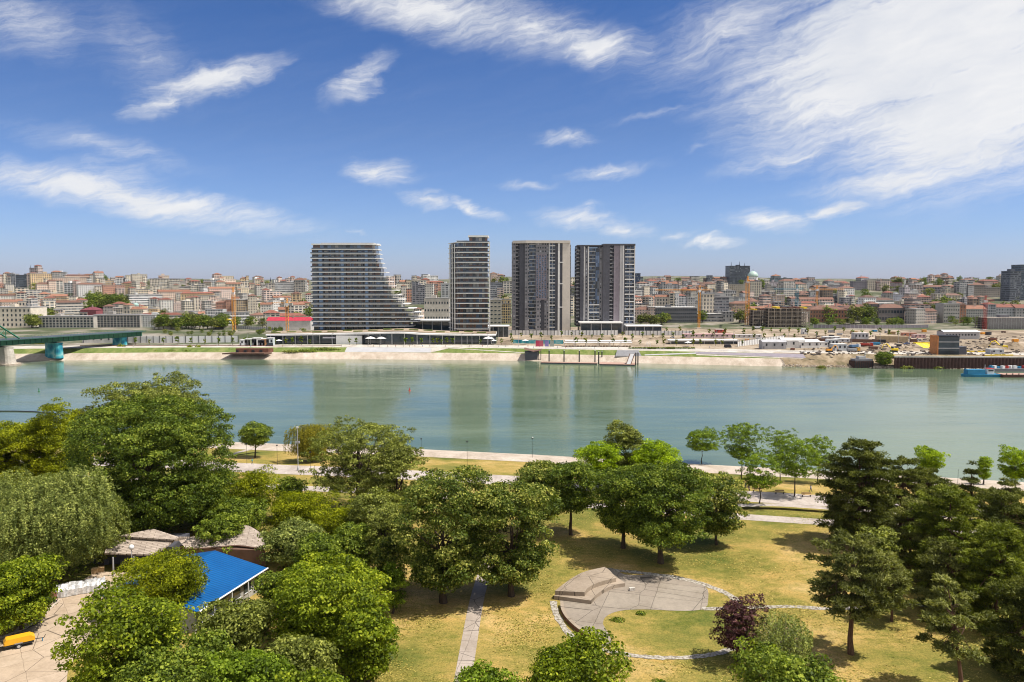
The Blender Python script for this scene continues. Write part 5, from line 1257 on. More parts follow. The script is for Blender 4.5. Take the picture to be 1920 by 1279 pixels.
# boat shaped wooden deck
dk = thing('wooden_terrace', at_z(470, 664, 3.9), 0, 'brown boat shaped wooden terrace on the far quay', 'terrace')
wx = lambda px: at_z(px, 664, 3.9).x-dk.location.x
MB().prism([(wx(417), -.5), (wx(496), -.5), (wx(505), 6), (wx(430), 8)], -.2, .7).build('hull_deck', M_brown, dk)
MB().prism([(wx(437), 5.6), (wx(498), 5.6), (wx(506), 8.5), (wx(440), 8.5)], .7, 3.6).build('back_wall', M_rust, dk)
for px in (440, 455, 470, 485): MB().box(wx(px)-1, wx(px)+1, 5.1, 5.6, .7, 2.4).build('seat_niche', M_dark, dk)
# red brown river hut on pier
ht = thing('river_hut', at_z(997, 676, .2), 0, 'dark hut with brown pitched roof standing in the water beside the pontoon', 'hut')
wx = lambda px: at_z(px, 676, .2).x-ht.location.x
MB().prism([(wx(985), 0), (wx(1008), 0), (wx(1011), 9), (wx(984), 9)], -2, 6.2).build('wall', M_dgrey, ht)
m = MB(); m.poly([(wx(982), -1.2, 8.0), (wx(1000), -1.2, 6.3), (wx(1003), 10, 6.6), (wx(984), 10, 8.4)]); m.poly([(wx(1000), -1.2, 6.3), (wx(1015), -1.2, 7.2), (wx(1017), 10, 7.6), (wx(1003), 10, 6.6)]); m.build('roof', M_brown, ht)
for px in (1010, 1014): MB().tube([(wx(px), -1, -2), (wx(px), -.6, 7)], .25, 5).build('pile', M_dark, ht)
# pontoons and mooring posts
def pontoon(px0, px1, y0, w, label):
    a = at_z(px0, y0, .2); b = at_z(px1, y0+(px1-px0)*.018, .2); root = thing('pontoon', a, math.atan2(b.y-a.y, b.x-a.x), label, 'pontoon'); L = (b-a).length
    MB().box(0, L, 0, w, -.8, .5).build('float', M_dgrey, root); MB().box(-.15, L+.15, -.15, w+.15, .5, .75).build('planked_deck', plain('weathered_planks', (.42, .26, .20), .8) if 'weathered_planks' not in MATS else MATS['weathered_planks'], root); return root
pontoon(1014, 1119, 681.3, 5, 'long narrow floating pontoon with four dark mooring posts'); pontoon(1124, 1190, 684.5, 12, 'wide floating pontoon with a ramp at the end of the narrow one')
for px, y0, y1 in ((1029.5, 678, 657), (1057.5, 678.5, 657.5), (1086, 679.5, 658), (1115.5, 681, 658), (1122.5, 682, 660), (1128.5, 678, 659), (1192, 684, 661), (1196, 684, 661)):
    p = at_z(px, y0, 0); h = at_y(px, y1, p.y).z; root = thing('mooring_post', p, 0, f"dark steel mooring post, {ORD[[1029.5,1057.5,1086,1115.5,1122.5,1128.5,1192,1196].index(px)]} of the pontoon posts from the hut", 'post', 'mooring posts of the pontoons')
    MB().tube([(0, 0, -3), (0, 0, h)], .42, 8).build('pile', M_dark, root); MB().lathe((0, 0, h), [(.46, 0), (.05, .5)], 8).build('pile_cap', M_lgrey, root)
gw = thing('gangway', at_z(1174, 683, .9), 0, 'sloping brown gangway frame on the wide pontoon', 'gangway')
for s in (0, 3.2): MB().tube([(s, 0, 0), (s+3.5, 7, 6.3)], .3, 5).build('side_rail', M_brown, gw)
MB().quad((0, .2, .1), (3.2, .2, .1), (6.7, 7, 6.2), (3.5, 7, 6.2)).build('walkway', M_lgrey, gw)

# ---------------------------------------------------------------- right bank: sheet piles, dolphin, barge
M_sheet = plain('sheet_pile', (.085, .045, .038), .85, .2, .25, .8)
a = at_z(1676, 691, 0); b = at_z(2000, 693, 0); sp_ = thing('sheet_pile_wall', a, math.atan2(b.y-a.y, b.x-a.x), 'long dark brown corrugated sheet pile wall holding the building site bank', 'wall'); L = (b-a).length; m = MB(); hz = 7.1
x = 0; zig = []
while x < L: zig += [(x, 0), (x+.5, .45), (x+1.1, .45), (x+1.6, 0)]; x += 2.1
for p, q in zip(zig, zig[1:]): m.quad((p[0], -p[1], -2), (q[0], -q[1], -2), (q[0], -q[1], hz), (p[0], -p[1], hz))
m.build('piling', M_sheet, sp_); MB().box(0, L, -.2, 2.2, hz, hz+.9).build('capping_beam', M_conc, sp_); MB().box(0, L, .6, 5, hz-.8, hz-.02).build('quay_top', M_dust, sp_)
for px in (1715, 1744, 1786, 1903):
    p = at_z(px, 690, 0); root = thing('drain_pipe', (p.x, p.y-1.0, 0), 0, f"white streak of a drain pipe on the sheet pile wall, {ORD[(1715,1744,1786,1903).index(px)]} from the green bush", 'pipe', 'drain pipes on the sheet pile wall'); MB().tube([(0, -.3, .1), (-.2, -.6, 4.6), (-.3, .6, 6.8)], [.35, .4, .4], 6).build('pipe_body', M_white, root); MB().tube([(-.3, .2, 6.4), (-.3, .2, 7.3)], .55, 6).build('collar', M_lgrey, root)
dl = thing('mooring_dolphin', at_z(1620, 690, 0), .1, 'dark timber and concrete mooring dolphin at the earth bank', 'dolphin')
MB().box(-6.5, 6.5, 0, 7, -1, 4.4).build('timber_crib', M_sheet, dl); MB().box(-5.8, 6, .3, 6.5, 4.4, 5.6).build('concrete_cap', M_grey, dl); MB().box(-3, 1.5, 1, 5, 5.6, 7.4).build('equipment_box', M_lgrey, dl)
for k in range(9): MB().box(-6.2+k*1.45, -5.8+k*1.45, -.25, 0, -1, 4.2).build('fender_pile', M_dark, dl)
MB().tube([(1.6, 2, 5.6), (1.6, 2, 10)], .2, 5).build('signal_mast', M_white, dl)
def hull(m, L, w, h, bow=.25, z0=-.8):
    n = len(m.v); top = [(0, -w/2), (L*(1-bow), -w/2), (L*(1-bow*.35), -w*.34), (L, 0), (L*(1-bow*.35), w*.34), (L*(1-bow), w/2), (0, w/2)]
    m.v += [(x*.96+.2, y*.8, z0) for x, y in top]+[(x, y, h) for x, y in top]; k = len(top)
    m.f += [(n+i, n+(i+1) % k, n+k+(i+1) % k, n+k+i) for i in range(k)]+[tuple(n+k+i for i in range(k))]; return m
M_bblue = plain('boat_blue', (.03, .20, .36), .5, 0, .15, .3); M_red = plain('red_paint', (.45, .04, .03), .5, 0, .15)
pa = at_z(1872, 706, 0); bt = thing('work_boat', pa, math.pi-.02, 'bright blue work boat with white deckhouse moored ahead of the flat barge', 'boat')
hull(MB(), 22, 6, 1.5, .3).build('hull', M_bblue, bt); MB().box(9, 19, -2.4, 2.4, 1.5, 4.2).build('cargo_bin', M_bblue, bt); MB().box(3.5, 7.5, -1.8, 1.8, 1.5, 4.6).build('deckhouse', M_white, bt); MB().box(3.3, 7.7, -2, 2, 4.6, 4.85).build('deckhouse_roof', M_red, bt)
for y in (-1.81, 1.81): MB().box(4, 7, y-.04, y+.04, 3.2, 4.1).build('window', MATS['dark_glass'], bt)
MB().tube([(8, 0, 1.5), (8, 0, 7)], .12, 5).build('mast', M_white, bt)
pa = at_z(1873, 706.5, 0); bg = thing('flat_barge', pa, -.02, 'long low flat barge with brown deck behind the blue boat', 'barge')
MB().box(0, 60, -4, 4, -.8, 1.5).build('hull', M_sheet, bg); MB().box(.3, 60, -3.7, 3.7, 1.5, 1.75).build('deck', MATS['weathered_planks'], bg)
for k in range(6): MB().box(2+k*3.5, 2.4+k*3.5, -3.9, -3.5, 1.75, 2.4).build('bollard', M_dark, bg)
pa = at_z(1880, 696, 0); bg = thing('loaded_barge', pa, 0, 'barge loaded with crates and red gear against the sheet pile wall', 'barge')
MB().box(-10, 50, -3, 3, -.5, 1.8).build('hull', M_grey, bg)
for k in range(10): s = rnd.uniform(.8, 1.8); MB().rbox((-8+k*2.6, rnd.uniform(-1, 1), 1.8+s/2), (2, 1.8, s), rnd.random()).build('load', rnd.choice([M_red, M_lgrey, M_white, M_brown, M_bblue]), bg)
# site pavilion with panel walls
sp2 = thing('glass_site_tower', at_z(1779, 664.5, 7.3), -.03, 'dark glazed two storey site tower with orange side above the sheet piles', 'building')
MB().box(-7, 6.6, 0, 10, -.3, 12).build('frame_body', MATS['dark_glass'], sp2); MB().box(-7.9, -7, -.2, 10, -.3, 12.3).build('orange_side', plain('orange_panel', (.48, .19, .06), .6), sp2)
for z in (0, 3.8, 8, 11.6): MB().box(-7, 6.7, -.25, 0, z, z+.5).build('ledge', M_lgrey if z in (3.8, 8) else M_dark, sp2)
MB().box(6.7, 12, 1, 9, -.3, 5).build('annex', M_dgrey, sp2); MB().box(-6.5, 6, 1, 9, 12, 12.5).build('roof', M_dark, sp2)
M_yel = plain('yellow_paint', (.78, .56, .02), .5, 0, .1)
yf_ = thing('yellow_formwork', at_z(1750, 652, 7), .05, 'bright yellow sloping formwork frame beside the glazed site tower', 'formwork')
for k in range(5): MB().quad((-14+k*5.2, 0, 3.6-k*.2), (-9.6+k*5.2, 0, 3.4-k*.2), (-9.0+k*5.2+2.5, -6, .4), (-13.4+k*5.2+2.5, -6, .4)).build('sloping_panel', M_yel, yf_)
MB().box(-15, 12, 0, .8, 3.2, 4.0).build('top_beam', M_yel, yf_)
for px, py, w in ((1828, 660, 16), (1872, 667, 20), (1668, 667, 8)): 
    r = thing('yellow_beam', at_z(px, py, 7), .02, {1828: 'yellow beams lying right of the glazed site tower', 1872: 'long pale yellow curb on the quay edge', 1668: 'small yellow spoil frame near the bush'}[px], 'beam'); MB().box(-w/2, w/2, 0, .8, 0, .7).build('beam_body', M_yel, r); MB().box(-w/2, -w/2+.6, -.3, 1.2, 0, 1).build('end_block', M_brown, r)
wh = thing('long_white_hall', at_z(1803, 636, 7), -.02, 'long low white roofed hall behind the glazed site tower', 'building')
MB().box(-15, 15, 0, 12, -.3, 6.2).build('wall', M_lgrey, wh); m = MB(); m.quad((-15.6, -.8, 6.1), (15.6, -.8, 6.1), (15, 6, 7.6), (-15, 6, 7.6)); m.quad((15.6, 13, 6.1), (-15.6, 13, 6.1), (-15, 6, 7.6), (15, 6, 7.6)); m.build('roof', M_white, wh)
for k in range(10): MB().box(-13+k*2.6, -11.7+k*2.6, -.1, .05, 3, 4.4).build('window', M_dark, wh)
T('broad', 1658, 686, 656, 34, 'mid', 'green bush growing at the top of the sheet pile wall end', name='bush', cat='bush', cbf=.02, z=1.5, trunk=True, leaf=.6)

# ---------------------------------------------------------------- frames under construction
M_frame = plain('raw_concrete', (.30, .25, .20), .9, 0, .25, .3)
def frame_block(px0, px1, ytop, Y, nfl, label, dep=22, net=False):
    z0 = gz(at_y((px0+px1)/2, 600, Y).x, Y); o = Vector((at_y((px0+px1)/2, 600, Y).x, Y, z0)); root = thing('concrete_frame', o, 0, label, 'building site'); w = at_y(px1, 600, Y).x-at_y(px0, 600, Y).x; h = at_y(px0, ytop, Y).z-z0; fh = h/nfl
    for k in range(nfl+1): MB().box(-w/2, w/2, 0, dep, k*fh-.25, k*fh+.12).build('floor_slab', M_frame, root)
    nc = int(w/6)
    c0 = None
    for j in range(3):
        for i in range(nc+1):
            p = (-w/2+w*i/nc, dep*j/2, 0)
            if c0 is None: c0 = MB().box(-.35, .35, -.01, .7, 0, h).build('column', M_frame, root, loc=p)
            else: drop_copy(c0, root, 'column', (p[0], p[1]-(.7 if j == 2 else 0), 0))
    MB().box(-w*.1, w*.1, dep*.4, dep*.7, 0, h+2.5).build('core_wall', M_grey, root)
    MB().box(-w/2+1, w/2-1, dep-3, dep-2.6, 0, h-.5).build('inner_wall', plain('dark_block', (.20, .17, .15), .9) if 'dark_block' not in MATS else MATS['dark_block'], root)  # inner wall in a darker block tone than the frame
    m = MB(); sx = 2.6
    for i in range(int(w/sx)+1): m.tube([(-w/2+i*sx, -1.6, 0), (-w/2+i*sx, -1.6, h+1.2)], .10, 4, False)
    for k in range(nfl*2): m.tube([(-w/2, -1.6, k*fh/2), (w/2, -1.6, k*fh/2)], .09, 4, False)
    m.build('scaffold', M_frame if not net else M_lgrey, root)
    if not net:
        for i in range(6): MB().box(-w/2+i*w/6+1, -w/2+i*w/6+w/9, 1, dep*.7, h, h+rnd.uniform(.8, 2.2)).build('formwork_panel', rnd.choice([M_yel, M_rust, M_brown]), root)
    else: MB().box(-w/2, w/2, -1.2, -1.1, 0, h-.4).build('safety_net', plain('dark_net', (.10, .085, .08), .9, 0, .3), root)
    return root
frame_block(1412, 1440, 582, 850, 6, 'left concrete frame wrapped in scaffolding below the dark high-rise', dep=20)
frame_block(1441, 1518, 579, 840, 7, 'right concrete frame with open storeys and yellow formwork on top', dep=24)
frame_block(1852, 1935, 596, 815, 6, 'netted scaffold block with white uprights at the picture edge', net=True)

# ---------------------------------------------------------------- tower cranes
def lattice(m, p0, p1, w, n, up=Vector((0, 0, 1)), r=.16):
    p0 = Vector(p0); p1 = Vector(p1); d = (p1-p0).normalized(); a = d.cross(up if abs(d.z) < .9 else Vector((1, 0, 0))).normalized(); b = d.cross(a)
    C = [(a*s+b*t)*w/2 for s, t in ((-1, -1), (1, -1), (1, 1), (-1, 1))]
    for c in C: m.tube([p0+c, p1+c], r, 4, False)
    for i in range(n):
        q0 = p0.lerp(p1, i/n); q1 = p0.lerp(p1, (i+1)/n)
        for k in range(4): m.tube([q0+C[k], q1+C[(k+1) % 4]], r*.6, 3, False)
    return m
M_orange = plain('orange_crane_paint', (.72, .30, .03), .5, 0, .12); M_redc = plain('red_crane_paint', (.40, .07, .05), .5, 0, .12); M_teal = plain('teal_crane_paint', (.03, .22, .30), .5, 0, .12)
def crane(px, ybase, ytop, Y, jib_px, label, mat=M_orange, w=2.0, jib_z=0., z0=None, name='tower_crane', dirv=None):
    x = at_y(px, ytop, Y).x; z0 = gz(x, Y) if z0 is None else z0; zt = at_y(px, ytop, Y).z; root = thing(name, (x, Y, z0), 0, label, 'crane'); h = zt-z0
    lattice(MB(), (0, 0, 0), (0, 0, h), w, int(h/3)).build('mast', mat, root); MB().box(-2.5, 2.5, -2.5, 2.5, -1, .8).build('base', M_conc, root)
    MB().box(-1.2, 1.2, -1.6, .8, h, h+2.4).build('cab', M_white, root); lattice(MB(), (0, 0, h+2), (0, 0, h+7), 1.2, 3).build('tower_peak', mat, root)
    s = Y/F; d = Vector(dirv).normalized() if dirv else Vector((1 if jib_px > 0 else -1, .15, 0)).normalized(); L = abs(jib_px)*s if not dirv else jib_px
    lattice(MB(), (0, 0, h+2), d*L+Vector((0, 0, h+2+jib_z)), 1.3, max(4, int(L/3)), r=.14).build('jib', mat, root)
    lattice(MB(), (0, 0, h+2), -d*L*.28+Vector((0, 0, h+2)), 1.3, 4, r=.14).build('counter_jib', mat, root)
    c = -d*L*.27; MB().rbox((c.x, c.y, h+1.2), (3, 2, 2.6), math.atan2(d.y, d.x)).build('counterweight', M_conc, root)
    m = MB(); m.tube([(0, 0, h+7), d*L*.7+Vector((0, 0, h+2.8+jib_z*.7))], .08, 3); m.tube([(0, 0, h+7), -d*L*.26+Vector((0, 0, h+2.8))], .08, 3); m.build('tie_rod', mat, root)
    e = d*L*.6; MB().tube([(e.x, e.y, h+1.5), (e.x, e.y, h*.55)], .06, 3).build('hook_cable', M_dark, root)
    return root
crane(437.5, 627, 552, 780, 22, 'orange tower crane whose short looking jib points at the viewer, nearest the green slope', w=2.6, dirv=(.35, -1, 0))
crane(538, 624, 573, 760, -30, 'smaller orange tower crane close beside the stepped tower', w=2.2)
crane(1311.5, 612, 548, 830, -82, 'slim orange crane with the longest jib, reaching left toward the paired towers', w=1.9)
crane(1402, 615, 530, 860, 34, 'thick yellow orange crane in front of the dark high-rise', w=3.4, dirv=(-.25, -1, 0))
crane(1494.5, 590, 545, 960, -42, 'teal masted crane with yellow jib above the right concrete frame', mat=M_teal, w=2.6)
crane(1532, 600, 546, 940, 55, 'yellow crane beside the teal masted one', w=1.9)
crane(1848, 640, 567, 800, 12, 'crane with red head next to the netted scaffold', mat=M_redc, w=2.4, dirv=(.1, -1, 0))
crane(1880, 540, 517, 1500, 20, 'distant thin crane on the horizon right of the barrack block', mat=M_redc, w=1.2)
crane(1770, 545, 527, 1600, -18, 'tiny dark crane on the far right ridge', mat=M_dark, w=1.2)
# ---------------------------------------------------------------- vehicles
def car(x, y, z, rz, col, label, van=False, name='parked_car', cat='car'):
    root = thing(name, (x, y, z), rz, label, cat)
    L, W = (4.4, 1.8) if not van else (5.6, 2.1); H = .95 if not van else 1.1
    m = MB(); prof = [(-L/2, .3), (-L/2, H*.85), (-L/2+.2, H), (L/2-1.1, H), (L/2-.1, H*.72), (L/2, .3)]
    n = len(prof); m.v = [(a, -W/2, b) for a, b in prof]+[(a, W/2, b) for a, b in prof]; m.f = [tuple(range(n)), tuple(reversed(range(n, 2*n)))]+[((i+1) % n, i, n+i, n+(i+1) % n) for i in range(n)]
    m.build('body', M_paint, root, color=col)
    t = 1.45 if not van else 2.3; c = [(-L/2+.15, H), (-L/2+.5, t), (L/2-1.9, t), (L/2-1.2, H)] if not van else [(-L/2+.05, H), (-L/2+.1, t), (L/2-1.3, t), (L/2-.6, H)]
    m = MB(); n = 4; w = W/2-.12; m.v = [(a, -w, b) for a, b in c]+[(a, w, b) for a, b in c]; m.f = [tuple(range(n)), tuple(reversed(range(n, 2*n)))]+[((i+1) % n, i, n+i, n+(i+1) % n) for i in range(n)]
    m.build('cabin', MATS['dark_glass'] if not van else M_paint, root, color=col)
    MB().box(c[1][0]+.1, c[2][0]-.1, -w+.05, w-.05, t, t+.06).build('roof', M_paint, root, color=col)
    w0 = None
    for sx in (-L*.31, L*.31):
        for sy in (-W/2, W/2):
            if w0 is None: w0 = MB().tube([(0, -.12, 0), (0, .12, 0)], .34, 12).build('wheel', M_dark, root, loc=(sx, sy, .34))
            else: drop_copy(w0, root, 'wheel', (sx, sy, .34))
    return root
CARS = [(505,649,(.03,.04,.05),'dark car'),(1365,652,(.02,.02,.03),'black car'),(350,612,(.6,.6,.6),'silver car'),(362,613,(.7,.7,.68),'white car'),(375,611,(.04,.04,.05),'black car'),(388,613,(.55,.56,.58),'grey car'),(402,612,(.1,.1,.12),'dark grey car'),(345,608,(.7,.7,.7),'white car'),(330,611,(.25,.27,.3),'grey car'),
 (1213,627,(.05,.06,.09),'dark blue car'),(1260,634,(.6,.6,.6),'silver car'),(1540,645,(.6,.6,.6),'white car'),(1588,652,(.55,.56,.6),'silver car'),(1640,639,(.7,.7,.7),'white car'),(1560,633,(.05,.05,.06),'black car'),(1615,634,(.3,.3,.33),'grey car'),(1500,652,(.5,.03,.02),'red car'),(1722,639,(.7,.7,.7),'white car'),(1700,646,(.08,.12,.25),'blue car')]
pc = []
for px, py, c, nm in CARS:
    p = at_z(px, py, 7.05); r = car(p.x, p.y, 7.05, rnd.uniform(-.3, .3)+(math.pi if rnd.random() < .5 else 0), c, '', van=rnd.random() < .25)
    pc.append((r, px, nm))
def near_what(px):
    A = [(300,'left of the first orange crane'),(420,'in the lot behind the white panel fence'),(560,'on the promenade left of the white walled podium'),(1230,'behind the white hoarding'),(1300,'behind the low restaurant pavilion'),(1400,'beside the tilted panel fence'),(1520,'by the grey site hall'),(1600,'among the site containers'),(1660,'before the tan block wall'),(1760,'left of the glazed site tower'),(2000,'right of the glazed site tower')]
    return next(n for l, n in A if px < l)
g = {}
for r, px, nm in pc: g.setdefault((nm, near_what(px)), []).append((px, r))
for (nm, w), L in g.items():
    L.sort(key=lambda q: q[0])
    for i, (px, r) in enumerate(L): r['label'] = f"small parked {nm} {w}"+(f", {ORD[i]} from left" if len(L) > 1 else ''); r['group'] = 'cars parked across the river'
def truck(px, py, rz, c1, c2, label, z=7.05):
    p = at_z(px, py, z); root = thing('truck', (p.x, p.y, z), rz, label, 'truck')
    MB().box(2.4, 4.4, -1.2, 1.2, .5, 3.0).build('cab', M_paint, root, color=c1); MB().box(4.38, 4.46, -1.0, 1.0, 1.8, 2.7).build('windscreen', MATS['dark_glass'], root)
    m = MB(); m.prism([(-4.4, -1.25), (2.1, -1.25), (2.1, 1.25), (-4.4, 1.25)], 1.0, 2.6); m.build('dump_body', M_paint, root, color=c2); MB().box(-4.4, 4.2, -.6, .6, .55, 1.0).build('chassis', M_dark, root)
    for x in (-3.2, -1.9, 3.3):
        for y in (-1.1, 1.1): MB().tube([(x, y-.2, .5), (x, y+.2, .5)], .5, 12).build('wheel', M_dark, root)
    return root
truck(1603, 653, .4, (.6, .6, .6), (.08, .16, .28), 'dump truck with blue body among the site containers'); truck(1625, 650, -.5, (.5, .05, .03), (.45, .06, .04), 'red truck parked left of the tan block wall'); truck(1600, 660, .1, (.55, .3, .05), (.3, .3, .3), 'orange cabbed truck at the head of the earth bank')
truck(1420, 617, 0, (.7, .7, .7), (.6, .6, .6), 'white truck in front of the left concrete frame')
def excavator(px, py, rz, label, s=1., z=7.05, col=M_yel):
    p = at_z(px, py, z); root = thing('excavator', (p.x, p.y, z), rz, label, 'excavator', scale=(s, s, s))
    for y in (-1.2, 1.2): MB().prism([(-2, y-.3), (2, y-.3), (2, y+.3), (-2, y+.3)], .05, .9).build('track', M_dark, root)
    MB().box(-2.2, 1.3, -1.3, 1.3, 1.0, 2.1).build('upper_body', col, root); MB().box(.1, 1.5, .1, 1.2, 2.1, 3.2).build('cab', MATS['dark_glass'], root)
    m = MB(); m.tube([(1.2, -.2, 1.8), (3.8, -.2, 4.6), (5.6, -.2, 4.0)], [.3, .28, .22], 4); m.build('boom', col, root); MB().tube([(5.6, -.2, 4.0), (6.4, -.2, 1.6)], .2, 4).build('stick', col, root); MB().prism([(6.0, -.7), (7.0, -.7), (7.0, .3), (6.0, .3)], .7, 1.6).build('bucket', M_dark, root)
excavator(411, 617, .3, 'yellow excavator working below the green slope', 2.2); excavator(1676, 660, 2.6, 'yellow excavator near the sheet pile wall end', 1.2); excavator(1555, 660, .2, 'small excavator on the crest of the earth bank', 1.0, col=M_orange); excavator(1880, 655, 2.8, 'excavator in the spoil heaps at the picture edge', 1.3)
# site sheds and containers
def shed(px, py, w, h, d, col, roofc, label, rz=0., name='site_container', cat='container', win=3, gable=False):
    p = at_z(px, py, 7.05); root = thing(name, (p.x, p.y, 7.05), rz, label, cat); MB().box(-w/2, w/2, 0, d, -.2, h).build('wall', M_plaster, root, color=col)
    if gable: m = MB(); m.quad((-w/2-.3, -.4, h-.05), (w/2+.3, -.4, h-.05), (w/2+.3, d/2, h+1.6), (-w/2-.3, d/2, h+1.6)); m.quad((w/2+.3, d+.4, h-.05), (-w/2-.3, d+.4, h-.05), (-w/2-.3, d/2, h+1.6), (w/2+.3, d/2, h+1.6)); m.poly([(w/2, 0, h-.05), (w/2, d, h-.05), (w/2, d/2, h+1.5)]); m.poly([(-w/2, d, h-.05), (-w/2, 0, h-.05), (-w/2, d/2, h+1.5)]); m.build('roof', M_plaster, root, color=roofc)
    else: MB().box(-w/2-.1, w/2+.1, -.1, d+.1, h, h+.2).build('roof', M_plaster, root, color=roofc)
    for i in range(win): x = -w/2+w*(i+.5)/win; MB().box(x-.6, x+.6, -.08, .05, h*.45, h*.8).build('window', M_dark, root)
    MB().box(-w/2+.3, -w/2+1.3, -.07, .05, 0, 2.1).build('door', M_grey, root)
    return root
Wt = (.72, .70, .67)
for a in ((1452, 655, 17, 5.2, 9, (.40, .39, .40), (.45, .44, .45), 'grey site hall with a dark door in its end wall', .0), (1488, 653, 17, 5.8, 10, Wt, Wt, 'tall white perforated site shed right of the grey hall', 0), (1518, 653, 16, 4.6, 9, Wt, (.8, .78, .75), 'white gabled shed right of the perforated shed', .1)):
    shed(*a[:8], rz=a[8], name='site_shed', cat='shed', gable=True)
shed(1543, 651, 9, 3.6, 6, Wt, (.8, .78, .75), 'white office container with two windows beside the gabled shed', win=2); shed(1575, 658, 10, 4.6, 6, (.50, .52, .53), Wt, 'stacked pale containers at the head of the earth bank', win=3); shed(1562, 651, 8, 5.6, 5, (.5, .52, .54), Wt, 'taller pale container stack behind the white ones', win=3)
shed(1615, 637, 12, 5.4, 6, (.45, .45, .47), Wt, 'two storey site office left of the tan block wall', win=4); shed(1560, 638, 14, 2.8, 5, (.55, .55, .56), Wt, 'row of low pale containers in the middle of the site', win=4); shed(1580, 642, 12, 2.7, 5, (.5, .5, .52), (.6, .6, .6), 'low grey container right of the pale row', win=3)
shed(1330, 634, 44, 3.2, 8, (.62, .48, .47), (.62, .36, .36), 'long low pinkish shed behind the restaurant pavilion', win=10, name='site_shed', cat='shed'); shed(1400, 634, 26, 2.8, 6, (.55, .52, .5), (.6, .55, .52), 'low beige shed right of the long pinkish one', win=6, name='site_shed', cat='shed')
shed(1510, 627, 5, 5, 5, (.75, .74, .72), (.5, .5, .5), 'small white kiosk below the brick hall', win=1); shed(1352, 624, 10, 3, 5, (.5, .08, .06), (.55, .5, .45), 'dark red container on the plain left of the thick crane'); shed(1795, 632, 12, 3, 5, (.1, .25, .25), (.3, .35, .35), 'green container behind the long white hall')
shed(1725, 634, 10, 3, 5, (.62, .40, .38), (.6, .45, .42), 'salmon container left of the long white hall'); shed(1706, 631, 12, 3, 5, (.5, .22, .14), (.4, .2, .15), 'rust red container beside the salmon one'); shed(1870, 664, 9, 3, 6, (.42, .43, .44), (.5, .5, .48), 'small grey site office on the quay at the picture edge', win=2)
shed(190, 643, 30, 5, 6, (.62, .60, .56), Wt, 'pale promenade kiosk behind the painted bridge piers', win=5, name='kiosk', cat='kiosk'); shed(312, 617, 26, 4, 8, (.62, .56, .48), (.66, .62, .55), 'white gabled tent hall above the panel fence', win=0, gable=True, name='tent_hall', cat='tent')
for i, (px, w, c) in enumerate(((459, 8, (.65, .66, .66)), (470, 9, (.45, .50, .38)), (481, 7, Wt), (490, 5, (.25, .40, .52)), (497, 6, (.50, .26, .12)), (506, 5, (.5, .55, .55)))):
    shed(px, 648, w, 4.2+(i % 3)*.7, 5, c, Wt, f"small {('pale grey','green trimmed','white','blue','orange brown','grey')[i]} promenade kiosk between panel fence and podium", name='kiosk', cat='kiosk', win=2)
for i, (px, c) in enumerate(((1008, (.5, .05, .10)), (1015, (.45, .10, .14)), (1025, (.25, .20, .45)), (1035, (.30, .32, .28)))):
    p = at_z(px, 651, 7.05); r = thing('advert_banner', (p.x, p.y, 7.05), 0, f"{('crimson','dark pink','violet','grey')[i]} fabric banner panel on the promenade right of the river hut", 'banner'); MB().box(-1.4, 1.4, -.06, .06, .5, 5).build('banner_cloth', M_paint, r, color=c); 
    for s in (-1.45, 1.45): MB().tube([(s, 0, -.2), (s, 0, 5.2)], .07, 5).build('banner_pole', M_lgrey, r)
# pergola with tents
for i in range(6):
    px = 1068+i*21.5; p = at_z(px, 650.5, 7.05); r = thing('canopy_tent', (p.x, p.y, 7.05), 0, f"open cafe canopy with flat white roof on the promenade, {ORD[i]} from the banners", 'canopy', 'cafe canopies on the far promenade')
    MB().box(-4, 4, 0, 5, 3.0, 3.25).build('canopy_roof', M_slab, r)
    for a in (-3.8, 3.8):
        for b in (.2, 4.8): MB().tube([(a, b, -.1), (a, b, 3.0)], .08, 5).build('pole', M_lgrey, r)
    for a in (-2.2, 0.2, 2.4): MB().rbox((a, 2, .4), (1.4, 1.2, .75)).build('table', M_brown, r)
hedge = LEAF['dark']
for i, (px, w) in enumerate(((1205, 20), (1240, 20), (1275, 22))):
    p = at_z(px, 654.5, 7.05); g_ = np.random.default_rng(i); n = 900; c = np.stack([g_.uniform(-w/2, w/2, n), g_.uniform(0, 1.6, n), g_.uniform(0, 1.3, n)], 1); v = leaf_faces(c, g_.normal(size=(n, 3))+np.array([0, 0, .6]), .55, .7, g_)
    r = thing('clipped_hedge', (p.x, p.y, 7.05), 0, f"low clipped dark hedge at the deck edge, {ORD[i]} from the canopies", 'hedge', 'hedges on the far promenade'); leaf_object('foliage', v, g_.random(n), hedge, r); MB().box(-w/2, w/2, .1, 1.5, -.1, .3).build('planter', M_lgrey, r)
def umbrella(px, py, label, s=1., z=7.05):
    p = at_z(px, py, z); r = thing('parasol', (p.x, p.y, z), 0, label, 'parasol', scale=(s, s, s)); MB().tube([(0, 0, 0), (0, 0, 3)], .07, 5).build('pole', M_lgrey, r); MB().lathe((0, 0, 0), [(2.3, 2.5), (1.2, 2.95), (.05, 3.3)], 8).build('shade', M_slab, r)
for i, px in enumerate((695, 716, 523, 916, 925, 1290, 985)): umbrella(px, 646 if px < 1200 else 650, 'white parasol on the far promenade '+('under the podium roof, beside the white wall', 'under the podium roof, farther from the white wall', 'left of the podium', 'right of the podium, nearer the slim tower', 'right of the podium, beside the planting', 'before the restaurant pavilion', 'near the river hut')[i], 1.9 if px in (695, 716, 916) else 1.2)
